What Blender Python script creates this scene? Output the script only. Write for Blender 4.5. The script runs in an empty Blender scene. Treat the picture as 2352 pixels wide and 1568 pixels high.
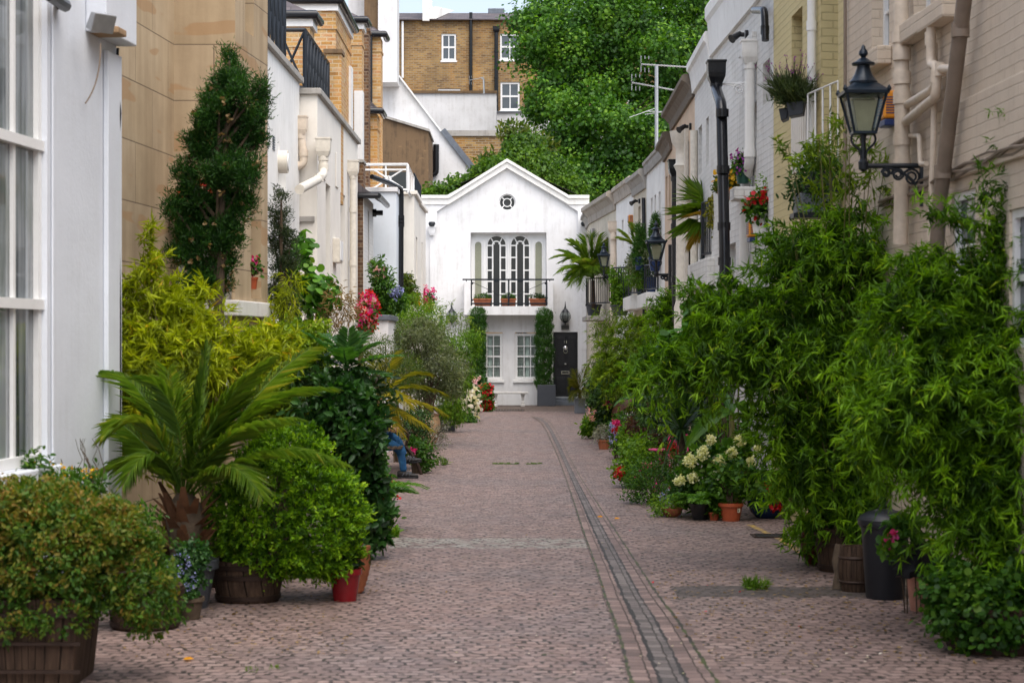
import bpy, math, random
import numpy as np
from mathutils import Vector
R = math.radians
random.seed(5); rng = np.random.default_rng(7)
sc = bpy.context.scene

# ---------------------------------------------------------------- camera, sky, sun, exposure
FP, CX, CY, EYE = 4573.0, 1176.0, 784.0, 2.0      # focal length and centre in photo units, eye height in metres
cam = bpy.data.cameras.new('camera'); cob = bpy.data.objects.new('camera', cam)
sc.collection.objects.link(cob); sc.camera = cob
cob.location = (0, 0, EYE); cob.rotation_euler = (R(90), 0, 0)
cam.lens = 70.0; cam.sensor_width = 36.0; cam.clip_end = 2000; cam.clip_start = .1
cam.dof.use_dof = True; cam.dof.focus_distance = 40; cam.dof.aperture_fstop = 4.5
SUN_EL, SUN_AZ = R(64), R(152)                     # azimuth clockwise from +Y (down the lane)
w = bpy.data.worlds.new('World'); sc.world = w; w.use_nodes = True
nt = w.node_tree; bg = nt.nodes['Background']
sky = nt.nodes.new('ShaderNodeTexSky'); sky.sky_type = 'NISHITA'; sky.sun_disc = False
sky.sun_elevation = SUN_EL; sky.sun_rotation = SUN_AZ; sky.dust_density = 4.0; sky.ozone_density = 1.0; sky.air_density = 1.0
hs_ = nt.nodes.new('ShaderNodeHueSaturation'); hs_.inputs['Saturation'].default_value = .68   # overcast: paler sky
nt.links.new(sky.outputs[0], hs_.inputs['Color']); nt.links.new(hs_.outputs[0], bg.inputs[0]); bg.inputs[1].default_value = 0.15
sl = bpy.data.lights.new('sun', 'SUN'); sl.energy = 1.45; sl.angle = R(80); sl.color = (1, .955, .89)
so = bpy.data.objects.new('sun', sl); sc.collection.objects.link(so)
sd = Vector((math.sin(SUN_AZ) * math.cos(SUN_EL), math.cos(SUN_AZ) * math.cos(SUN_EL), math.sin(SUN_EL)))
so.rotation_euler = sd.to_track_quat('Z', 'Y').to_euler()
sc.view_settings.view_transform = 'Standard'; sc.view_settings.look = 'None'
sc.view_settings.exposure = 1.02; sc.view_settings.gamma = 1

# ---------------------------------------------------------------- geometry helpers
def P(x, y, z): return Vector(((x - CX) * z / FP, z, EYE + (CY - y) * z / FP))
def GZ(y): return EYE * FP / (y - CY)
def G(x, y): z = GZ(y); return Vector(((x - CX) * z / FP, z, 0))
def link(o): sc.collection.objects.link(o); return o
def thing(name, label, cat, loc, group=None):
    o = link(bpy.data.objects.new(name, None)); o.location = loc; o.empty_display_size = .2
    o['label'] = label; o['category'] = cat
    if group: o['group'] = group
    return o
def tag(o, label, cat, group=None):
    o['label'] = label; o['category'] = cat
    if group: o['group'] = group
    return o
def wloc(p):
    v = Vector((0, 0, 0))
    while p: v += p.location; p = p.parent
    return v
class MB:
    def __init__(s): s.v = []; s.f = []
    def add(s, vs, fs):
        n = len(s.v); s.v += [tuple(v) for v in vs]; s.f += [tuple(i + n for i in f) for f in fs]; return s
    def quad(s, a, b, c, d): return s.add([a, b, c, d], [(0, 1, 2, 3)])
    def poly(s, pts): return s.add(pts, [tuple(range(len(pts)))])
    def box(s, x0, x1, y0, y1, z0, z1):
        return s.hexa([(x0, y0, z0), (x1, y0, z0), (x1, y1, z0), (x0, y1, z0), (x0, y0, z1), (x1, y0, z1), (x1, y1, z1), (x0, y1, z1)])
    def hexa(s, c): return s.add(c, [(0, 3, 2, 1), (4, 5, 6, 7), (0, 1, 5, 4), (1, 2, 6, 5), (2, 3, 7, 6), (3, 0, 4, 7)])
    def tube(s, pts, r, n=8, cap=True):
        pts = [Vector(p) for p in pts]; k = len(pts)
        if not hasattr(r, '__len__'): r = [r] * k
        ref = None; rings = []
        for i, p in enumerate(pts):
            t = (pts[min(i + 1, k - 1)] - pts[max(i - 1, 0)]).normalized()
            if ref is None:
                ref = Vector((0, 0, 1)) if abs(t.z) < .9 else Vector((1, 0, 0))
            a = (ref - t * ref.dot(t)).normalized(); ref = a; b = t.cross(a)
            rings.append([p + (a * math.cos(2 * math.pi * j / n) + b * math.sin(2 * math.pi * j / n)) * r[i] for j in range(n)])
        vs = [v for g in rings for v in g]; fs = []
        for i in range(k - 1):
            for j in range(n):
                fs.append((i * n + j, i * n + (j + 1) % n, (i + 1) * n + (j + 1) % n, (i + 1) * n + j))
        if cap: fs += [tuple(range(n))[::-1], tuple((k - 1) * n + j for j in range(n))]
        return s.add(vs, fs)
    def lathe(s, c, prof, n=24, sx=1, sy=1, rot=0):
        vs = []; fs = []; k = len(prof)
        for r, z in prof:
            for j in range(n):
                a = 2 * math.pi * j / n + rot; vs.append((c[0] + r * math.cos(a) * sx, c[1] + r * math.sin(a) * sy, c[2] + z))
        for i in range(k - 1):
            for j in range(n):
                fs.append((i * n + j, i * n + (j + 1) % n, (i + 1) * n + (j + 1) % n, (i + 1) * n + j))
        fs += [tuple(range(n))[::-1], tuple((k - 1) * n + j for j in range(n))]
        return s.add(vs, fs)
    def build(s, name, m, parent=None, smooth=False, bev=0, loc=None):
        off = wloc(parent) if parent else (Vector(loc) if loc is not None else Vector((0, 0, 0)))
        me = bpy.data.meshes.new(name); V = np.array(s.v, dtype=float)
        me.from_pydata([tuple(v) for v in (V - np.array(off))], [], s.f); me.materials.append(m)
        uv = me.uv_layers.new(name='UVMap'); nl = len(me.loops)
        li = np.zeros(nl, dtype=np.int32); me.loops.foreach_get('vertex_index', li)
        nr = np.zeros(len(me.polygons) * 3); me.polygons.foreach_get('normal', nr); nr = abs(nr.reshape(-1, 3))
        lt = np.zeros(len(me.polygons), dtype=np.int32); me.polygons.foreach_get('loop_total', lt)
        ln = np.repeat(nr, lt, axis=0); W = V[li]
        hz = ln[:, 2] > .75; sx = (ln[:, 0] > ln[:, 1]) & ~hz
        u = np.where(sx, W[:, 1], W[:, 0]); v = np.where(hz, W[:, 1], W[:, 2])
        uv.data.foreach_set('uv', np.stack([u, v], 1).ravel())
        o = link(bpy.data.objects.new(name, me))
        if parent: o.parent = parent
        else: o.location = off
        if smooth: me.shade_smooth(); me.set_sharp_from_angle(angle=R(40))
        if bev:
            b = o.modifiers.new('bevel', 'BEVEL'); b.width = bev; b.segments = 2; b.limit_method = 'ANGLE'; b.angle_limit = R(40)
        return o

class Wall:
    """a wall line in plan from A to B; n points to the lane"""
    def __init__(s, A, B, n=None):
        s.A = Vector((A[0], A[1], 0)); s.B = Vector((B[0], B[1], 0)); s.L = (s.B - s.A).length; s.u = (s.B - s.A) / s.L
        s.n = Vector((s.u.y, -s.u.x, 0))
        tgt = n if n else (-1 if s.A.x > 0 else 1, 0)
        if s.n.x * tgt[0] + s.n.y * tgt[1] < 0: s.n = -s.n
    def p(s, a, d, z): return s.A + s.u * a + s.n * d + Vector((0, 0, z))
    def at(s, x, y, d=0):
        r = Vector(((x - CX) / FP, 1, (CY - y) / FP)); q = s.A + s.n * d
        t = q.dot(s.n) / r.dot(s.n); h = r * t
        return (Vector((h.x, h.y, 0)) - s.A).dot(s.u), EYE + h.z
    def S(s, x, d=0): return s.at(x, CY, d)[0]
    def box(s, mb, a0, a1, d0, d1, z0, z1):
        c = [s.p(a0, d0, z0), s.p(a1, d0, z0), s.p(a1, d1, z0), s.p(a0, d1, z0), s.p(a0, d0, z1), s.p(a1, d0, z1), s.p(a1, d1, z1), s.p(a0, d1, z1)]
        return mb.hexa(c)
    def extr(s, mb, prof, a0, a1):
        k = len(prof); vs = [s.p(a0, d, z) for d, z in prof] + [s.p(a1, d, z) for d, z in prof]
        fs = [(i, (i + 1) % k, k + (i + 1) % k, k + i) for i in range(k)] + [tuple(range(k))[::-1], tuple(range(k, 2 * k))]
        return mb.add(vs, fs)
    def face(s, mb, a0, a1, z0, z1, holes=(), rev=.22, d=0):
        ss = sorted({a0, a1, *[min(max(h[i], a0), a1) for h in holes for i in (0, 1)]})
        zs = sorted({z0, z1, *[min(max(h[i], z0), z1) for h in holes for i in (2, 3)]})
        for i in range(len(ss) - 1):
            for j in range(len(zs) - 1):
                cs, cz = (ss[i] + ss[i + 1]) / 2, (zs[j] + zs[j + 1]) / 2
                if any(h[0] < cs < h[1] and h[2] < cz < h[3] for h in holes): continue
                mb.quad(s.p(ss[i], d, zs[j]), s.p(ss[i + 1], d, zs[j]), s.p(ss[i + 1], d, zs[j + 1]), s.p(ss[i], d, zs[j + 1]))
        for h in holes:
            a, b, c, e = h[:4]; rv = h[4] if len(h) > 4 else rev
            mb.quad(s.p(a, d, c), s.p(a, d - rv, c), s.p(a, d - rv, e), s.p(a, d, e)); mb.quad(s.p(b, d, c), s.p(b, d - rv, c), s.p(b, d - rv, e), s.p(b, d, e))
            mb.quad(s.p(a, d, c), s.p(b, d, c), s.p(b, d - rv, c), s.p(a, d - rv, c)); mb.quad(s.p(a, d, e), s.p(b, d, e), s.p(b, d - rv, e), s.p(a, d - rv, e))
        return mb
    def shell(s, mb, a0, a1, z0, z1, holes=(), rev=.22, back=4, e0=True):
        s.face(mb, a0, a1, z0, z1, holes, rev)
        mb.quad(s.p(a0, 0, z1), s.p(a1, 0, z1), s.p(a1, -back, z1), s.p(a0, -back, z1))
        for a in ((a0, a1) if e0 else (a1,)): mb.quad(s.p(a, 0, z0), s.p(a, -back, z0), s.p(a, -back, z1), s.p(a, 0, z1))
        mb.quad(s.p(a0, -back, z0), s.p(a1, -back, z0), s.p(a1, -back, z1), s.p(a0, -back, z1))
        return mb

# ---------------------------------------------------------------- materials
class NT:
    def __init__(s, name):
        s.m = bpy.data.materials.new(name); s.m.use_nodes = True; s.t = s.m.node_tree; s.b = s.t.nodes['Principled BSDF']; s.out = s.t.nodes['Material Output']
    def n(s, kind, ins=None, **kw):
        o = s.t.nodes.new('ShaderNode' + kind)
        for k, v in kw.items(): setattr(o, k, v)
        for k, v in (ins or {}).items():
            if isinstance(v, bpy.types.NodeSocket): s.t.links.new(v, o.inputs[k])
            else: o.inputs[k].default_value = v
        return o
    def l(s, a, b): s.t.links.new(a, b)
    def coord(s, k='Object'): return s.n('TexCoord').outputs[k]
    def mapped(s, c, sc=(1, 1, 1), loc=(0, 0, 0)): return s.n('Mapping', {'Vector': c, 'Scale': sc, 'Location': loc}).outputs[0]
    def noise(s, c, scale, det=5, rough=.6): return s.n('TexNoise', {'Vector': c, 'Scale': scale, 'Detail': det, 'Roughness': rough}).outputs['Fac']
    def ramp(s, f, stops):
        r = s.n('ValToRGB', {'Fac': f}); e = r.color_ramp.elements
        while len(e) < len(stops): e.new(.5)
        for i, (p, c) in enumerate(stops):
            e[i].position = p; e[i].color = (*c, 1) if len(c) == 3 else c
        return r.outputs[0]
    def mix(s, f, a, b, mode='MIX'):
        o = s.n('Mix', data_type='RGBA', blend_type=mode)
        for k, v in ((0, f), (6, a), (7, b)):
            if isinstance(v, bpy.types.NodeSocket): s.l(v, o.inputs[k])
            else: o.inputs[k].default_value = v if k == 0 else ((*v, 1) if len(v) == 3 else v)
        return o.outputs[2]
    def math(s, op, a, b=0.0):
        o = s.n('Math', operation=op)
        for i, v in enumerate((a, b)):
            if isinstance(v, bpy.types.NodeSocket): s.l(v, o.inputs[i])
            else: o.inputs[i].default_value = v
        return o.outputs[0]
    def bump(s, h, st=.3, dist=.02, prev=None):
        d = {'Height': h, 'Strength': st, 'Distance': dist}
        if prev is not None: d['Normal'] = prev
        return s.n('Bump', d).outputs[0]
    def fin(s, col=None, rough=.6, nrm=None, spec=.4, metal=0):
        for k, v in (('Base Color', col), ('Roughness', rough), ('Normal', nrm), ('Specular IOR Level', spec), ('Metallic', metal)):
            if v is None: continue
            if isinstance(v, bpy.types.NodeSocket): s.l(v, s.b.inputs[k])
            else: s.b.inputs[k].default_value = (*v, 1) if k == 'Base Color' else v
        return s.m

def g(c, k): return tuple(x * k for x in c)
def plain(name, c, rough=.5, metal=0, var=.12, spec=.4, scale=14, bump=.0):
    t = NT(name); o = t.coord(); f = t.noise(o, scale)
    col = t.mix(1, t.ramp(f, [(.25, (1 - var,) * 3), (.75, (1 + var * .3,) * 3)]), c, 'MULTIPLY')
    return t.fin(col, rough, t.bump(f, .25, bump) if bump else None, spec, metal)
def wallpaint(name, c, brick=None, stain=.25, rough=.75, bmp=.5, streak=(.5, .47, .42), patch=0):
    """painted brick or render with vertical rain streaks and patches of dirt"""
    t = NT(name); uv = t.coord('UV'); big = t.noise(uv, .7, 6); fine = t.noise(uv, 22, 6)
    col = t.mix(1, t.ramp(big, [(.3, (.86,) * 3), (.7, (1.03,) * 3)]), c, 'MULTIPLY')
    st = t.noise(t.mapped(uv, (5, .35, 1)), 1.6, 7, .7); st2 = t.noise(uv, 2.3, 8, .75)
    k = t.ramp(t.math('MULTIPLY', st, st2), [(.24, (0, 0, 0)), (.46, (1, 1, 1))])
    col = t.mix(t.math('MULTIPLY', k, stain), col, t.mix(1, streak, c, 'MULTIPLY'))
    sp = t.ramp(t.noise(uv, 55, 3), [(.66, (0, 0, 0)), (.74, (1, 1, 1))]); col = t.mix(t.math('MULTIPLY', sp, stain * .5), col, g(c, .45))
    if patch:
        q = t.ramp(t.noise(t.mapped(uv, (.8, 2.2, 1), (3, 7, 0)), 1.3, 3), [(.62, (0, 0, 0)), (.64, (1, 1, 1))]); col = t.mix(t.math('MULTIPLY', q, patch), col, (.33, .2, .1))
    nb = t.bump(fine, .3, .008)
    if brick:
        dv = t.n('VectorMath', {0: uv, 1: t.n('VectorMath', {0: t.n('TexNoise', {'Vector': uv, 'Scale': 3.0}).outputs['Color'], 3: .02}, operation='SCALE').outputs[0]}, operation='ADD').outputs[0]
        br = t.n('TexBrick', {'Vector': dv, 'Scale': 1.0, 'Brick Width': brick[0], 'Row Height': brick[1], 'Mortar Size': .007, 'Mortar Smooth': .5, 'Color1': (1, 1, 1, 1), 'Color2': (.8, .8, .8, 1), 'Mortar': (0, 0, 0, 1)})
        nb = t.bump(br.outputs['Color'], bmp, .012, nb)
        col = t.mix(t.math('MULTIPLY', br.outputs['Fac'], .22), col, g(c, .5))
    return t.fin(col, rough, nb, .25)
def brickmat(name, cols, mortar, bw=.225, rh=.075, ms=.009, bmp=.5, soot=.4):
    t = NT(name); uv = t.coord('UV')
    br = t.n('TexBrick', {'Vector': uv, 'Scale': 1.0, 'Brick Width': bw, 'Row Height': rh, 'Mortar Size': ms, 'Mortar Smooth': .2, 'Color1': (0, 0, 0, 1), 'Color2': (1, 1, 1, 1), 'Mortar': (.5, .5, .5, 1)})
    k = len(cols); jit = t.math('ADD', t.math('MULTIPLY', br.outputs['Color'], .62), t.math('MULTIPLY', t.noise(t.mapped(uv, (1 / bw / 2.1, 1 / rh / 1.3, 1)), 1, 2), .4))
    col = t.ramp(jit, [((i + .3) / k, c) for i, c in enumerate(cols)])
    col = t.mix(1, col, t.ramp(t.noise(uv, 30, 5), [(.3, (.75,) * 3), (.7, (1.1,) * 3)]), 'MULTIPLY')
    col = t.mix(br.outputs['Fac'], col, mortar)
    col = t.mix(t.math('MULTIPLY', t.ramp(t.noise(t.mapped(uv, (1, .35, 1), (5, 2, 0)), .55, 5), [(.50, (0, 0, 0)), (.62, (1, 1, 1))]), .45), col, t.mix(1, col, (1.5, 1.15, .7), 'MULTIPLY'))
    s = t.ramp(t.noise(t.mapped(uv, (1, .6, 1)), .8, 6), [(.42, (0, 0, 0)), (.7, (1, 1, 1))]); col = t.mix(t.math('MULTIPLY', s, soot), col, (.07, .05, .035))
    return t.fin(col, .85, t.bump(t.math('SUBTRACT', 1, br.outputs['Fac']), bmp, .01), .2)
def leafmat(name, stops, trans=.3, rough=.5, spec=.35):
    t = NT(name); a = t.n('Attribute', attribute_name='tint').outputs['Fac']
    col = t.ramp(a, [(i / (len(stops) - 1), c) for i, c in enumerate(stops)])
    t.fin(col, rough, None, spec)
    tr = t.n('BsdfTranslucent', {'Color': t.mix(1, col, (1.5, 1.5, .6), 'MULTIPLY')}); mx = t.n('MixShader', {0: trans, 1: t.b.outputs[0], 2: tr.outputs[0]})
    t.l(mx.outputs[0], t.out.inputs[0]); return t.m
def glassmat(name, tint=(.02, .024, .028), clear=.0):
    t = NT(name); f = t.noise(t.coord(), 1.2, 2); t.fin(tint, .03, t.bump(f, .04, .02), .6)
    if clear:
        tr = t.n('BsdfTransparent', {'Color': (.9, .95, .93, 1)}); mx = t.n('MixShader', {0: clear, 1: t.b.outputs[0], 2: tr.outputs[0]}); t.l(mx.outputs[0], t.out.inputs[0])
    return t.m

M = {}
M['white'] = wallpaint('white_render', (.75, .75, .755), stain=.5)
M['white_trim'] = plain('white_gloss', (.78, .78, .77), .4, var=.06)
M['white_wall2'] = wallpaint('weathered_white', (.80, .79, .76), stain=.4, streak=(.45, .42, .36))
M['white_brick'] = wallpaint('white_painted_brick', (.70, .69, .66), (.235, .08), stain=.55, bmp=.8, streak=(.38, .35, .3))
M['bluewhite'] = wallpaint('pale_blue_render', (.70, .745, .79), stain=.15, bmp=.8)
M['near_white'] = wallpaint('cool_white_paint', (.70, .735, .79), stain=.2)
M['cream'] = wallpaint('cream_render', (.78, .74, .67), stain=.18)
M['cream2'] = wallpaint('old_cream_stucco', (.64, .575, .46), stain=.75, streak=(.35, .3, .24))
M['peach'] = wallpaint('peach_stucco', (.66, .50, .36), stain=.6, streak=(.4, .33, .28))
M['yellow'] = wallpaint('yellow_painted_brick', (.62, .52, .27), (.235, .08), stain=.2, bmp=.9, streak=(.6, .5, .4))
M['taupe'] = wallpaint('taupe_painted_brick', (.64, .54, .43), (.235, .08), stain=.3, bmp=.7, streak=(.5, .45, .4))
M['cornice'] = wallpaint('weathered_stone_cornice', (.42, .37, .31), stain=.9, streak=(.18, .15, .12))
M['darkcornice'] = wallpaint('sooty_stone_cornice', (.17, .14, .11), stain=.9, streak=(.35, .3, .25))
M['coping'] = wallpaint('lichen_stone_coping', (.36, .34, .31), stain=.9, streak=(.3, .28, .25))
M['render_brown'] = wallpaint('brown_weathered_render', (.17, .11, .06), stain=1.0, streak=(.3, .32, .4), patch=.35)
M['yellow_brick'] = brickmat('yellow_stock_brick', [(.21, .11, .05), (.42, .22, .07), (.50, .29, .10), (.55, .36, .17), (.46, .22, .09), (.6, .48, .3)], (.5, .40, .26), soot=.25)
M['far_brick'] = brickmat('london_stock_brick', [(.07, .035, .02), (.22, .12, .04), (.34, .19, .06), (.42, .26, .09), (.17, .08, .035)], (.30, .24, .16), bw=.26, rh=.09, ms=.016, soot=.5)
M['dark_brick'] = brickmat('dark_stock_brick', [(.04, .025, .02), (.10, .05, .03), (.15, .08, .04), (.2, .1, .05)], (.22, .17, .12), soot=.3)
def stone():
    t = NT('ashlar_sandstone'); uv = t.coord('UV')
    br = t.n('TexBrick', {'Vector': uv, 'Scale': 1.0, 'Brick Width': 1.15, 'Row Height': .54, 'Mortar Size': .006, 'Mortar Smooth': .3, 'Color1': (1, 1, 1, 1), 'Color2': (.9, .88, .84, 1), 'Mortar': (.5, .5, .5, 1)})
    c = t.ramp(t.noise(uv, .9, 7, .65), [(.3, (.38, .295, .195)), (.5, (.47, .37, .25)), (.72, (.54, .44, .31))])
    c = t.mix(1, c, t.ramp(t.noise(t.mapped(uv, (3.2, .3, 1)), 1.5, 6), [(.3, (.8, .78, .76)), (.65, (1.06,) * 3)]), 'MULTIPLY')
    q = t.ramp(t.noise(t.mapped(uv, (.55, 2.6, 1), (1, 3, 0)), 1.4, 2), [(.60, (0, 0, 0)), (.615, (1, 1, 1))]); c = t.mix(t.math('MULTIPLY', q, .55), c, (.40, .235, .115))
    c = t.mix(1, c, br.outputs['Color'], 'MULTIPLY'); c = t.mix(t.math('MULTIPLY', br.outputs['Fac'], .5), c, (.14, .10, .07))
    return t.fin(c, .85, t.bump(t.noise(uv, 40, 5), .25, .006, t.bump(t.math('SUBTRACT', 1, br.outputs['Fac']), .6, .006)), .2)
M['stone'] = stone()
def slate():
    t = NT('slate_roof'); uv = t.coord('UV')
    br = t.n('TexBrick', {'Vector': uv, 'Scale': 1.0, 'Brick Width': .3, 'Row Height': .2, 'Mortar Size': .012, 'Color1': (.045, .04, .045, 1), 'Color2': (.12, .10, .105, 1), 'Mortar': (.02, .02, .02, 1)})
    return t.fin(t.mix(.4, br.outputs['Color'], t.ramp(t.noise(uv, 2, 5), [(.3, (.05, .045, .05)), (.7, (.14, .11, .11))])), .6, t.bump(br.outputs['Color'], .5, .02), .4)
M['slate'] = slate()
M['lead'] = plain('grey_lead', (.15, .17, .2), .5, .3, var=.3, scale=6)
M['black'] = plain('black_paint', (.012, .013, .016), .35, var=.3)
M['iron'] = plain('black_cast_iron', (.014, .018, .024), .4, .2, var=.3)
M['lampblue'] = plain('blue_black_lamp_paint', (.012, .022, .036), .32, .2, var=.3)
M['pipe_black'] = plain('black_gloss_pipe', (.009, .010, .013), .25, var=.3)
M['pipe_cream'] = plain('cream_painted_pipe', (.66, .56, .45), .45, var=.2)
M['pipe_cream2'] = plain('pale_cream_pipe', (.68, .63, .54), .45, var=.2)
M['pipe_taupe'] = plain('taupe_painted_pipe', (.42, .35, .29), .45, var=.25, scale=6)
M['pipe_brown'] = plain('brown_grey_pipe', (.22, .17, .13), .55, var=.3, scale=5)
M['orange'] = plain('orange_plastic', (.72, .27, .02), .4, var=.1)
M['bluestrip'] = plain('blue_plastic', (.02, .04, .14), .4)
M['terracotta'] = plain('terracotta', (.36, .12, .055), .8, var=.4, scale=9, bump=.01)
M['terracotta2'] = plain('orange_plastic_pot', (.42, .09, .035), .45, var=.2)
M['pinkpot'] = plain('pale_terracotta', (.46, .22, .16), .8, var=.3)
M['redglaze'] = plain('red_glazed_ceramic', (.19, .008, .012), .22, var=.2)
M['maroon'] = plain('maroon_glazed_ceramic', (.10, .022, .014), .3, var=.3)
M['bluepot'] = plain('blue_glazed_ceramic', (.012, .03, .10), .25, var=.2)
M['slategrey'] = plain('slate_grey_planter', (.05, .056, .068), .5, var=.12)
M['lightgrey'] = plain('galvanised_planter', (.17, .19, .22), .5, .2, var=.15)
M['teal'] = plain('teal_planter', (.02, .055, .06), .4, var=.2)
M['greenpot'] = plain('green_plastic_pot', (.015, .07, .05), .4)
M['beige'] = plain('beige_clay', (.34, .22, .12), .8, var=.3)
M['soil'] = plain('soil', (.03, .02, .014), .95, var=.5, bump=.03)
M['bin'] = plain('black_bin_plastic', (.012, .014, .019), .42, var=.25, scale=5)
M['bag'] = plain('black_fabric', (.006, .007, .011), .6, var=.3)
M['marble'] = plain('pale_stone', (.55, .54, .52), .7, var=.25, scale=8)
M['chrome'] = plain('polished_chrome', (.75, .75, .75), .15, 1, var=.05)
M['pink'] = plain('pink_paint', (.55, .03, .17), .4, var=.1)
M['gold'] = plain('yellowed_opal_glass', (.62, .58, .40), .12, var=.12, spec=.6)
M['curtain'] = plain('grey_green_curtain', (.26, .27, .20), .9, var=.3, scale=30)
M['palecurtain'] = plain('pale_curtain', (.35, .37, .38), .9, var=.35, scale=5)
M['shutter'] = plain('white_shutter', (.74, .80, .77), .5, var=.08)
M['inner'] = plain('dark_interior', (.012, .012, .013), .9)
M['metal'] = plain('dull_aluminium', (.45, .46, .47), .4, .8, var=.2)
M['skin'] = plain('skin', (.45, .25, .18), .5, var=.1)
M['hair'] = plain('brown_hair', (.03, .018, .01), .6, var=.4)
M['jacket'] = plain('grey_jacket', (.05, .055, .065), .8, var=.2)
M['bark'] = plain('bark', (.10, .07, .045), .9, var=.6, scale=9, bump=.05)
M['culm'] = plain('bamboo_cane', (.14, .13, .04), .5, var=.5, scale=7)
M['glass'] = glassmat('dark_window_glass')
M['clear'] = glassmat('window_glass', clear=.72)
M['clear2'] = glassmat('clear_window_glass', (.10, .13, .13), clear=.9)
M['reflect'] = glassmat('reflective_window_glass', (.07, .085, .10))
def curtain_reflection():  # curtain strips and uneven reflections, both painted into the pane colour
    t = NT('painted_curtain_reflection_glass'); uv = t.coord('UV'); f = t.noise(t.mapped(uv, (7, .25, 1)), 1.0, 4, .6); f2 = t.noise(t.mapped(uv, (1.3, .5, 1), (2, 1, 0)), 1.4, 4)
    c = t.ramp(f, [(.36, (.03, .035, .035)), (.48, (.16, .18, .19)), (.6, (.30, .33, .35)), (.75, (.13, .15, .12))]); c = t.mix(t.ramp(f2, [(.5, (0, 0, 0)), (.7, (.8, .8, .8))]), c, (.06, .085, .05))
    return t.fin(c, .03, t.bump(t.noise(uv, 1.2, 2), .05, .02), .7)
M['pale_pane'] = curtain_reflection()
def denim():
    t = NT('blue_denim'); o = t.coord(); f = t.noise(o, 7, 4); wv = t.noise(o, 260, 2)
    return t.fin(t.ramp(f, [(.3, (.012, .05, .13)), (.55, (.03, .12, .27)), (.75, (.09, .24, .42))]), .85, t.bump(f, .6, .03, t.bump(wv, .2, .002)), .2)
M['denim'] = denim()
def wood():
    t = NT('weathered_barrel_wood'); o = t.coord(); a = t.n('SeparateXYZ', {0: o})
    ang = t.math('ARCTAN2', a.outputs[1], a.outputs[0]); st = t.math('FRACT', t.math('MULTIPLY', ang, 3.5)); gap = t.ramp(st, [(.0, (0, 0, 0)), (.06, (1, 1, 1)), (.94, (1, 1, 1)), (1, (0, 0, 0))])
    gr = t.noise(t.mapped(o, (14, 14, 1.2)), 2, 6, .7); c = t.ramp(gr, [(.3, (.022, .013, .009)), (.55, (.062, .037, .024)), (.8, (.105, .067, .045))])
    return t.fin(t.mix(1, c, gap, 'MULTIPLY'), .8, t.bump(gr, .4, .01, t.bump(gap, .8, .01)), .2)
M['wood'] = wood()
M['hoop'] = plain('rusty_iron_hoop', (.05, .03, .022), .6, .5, var=.5)
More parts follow.
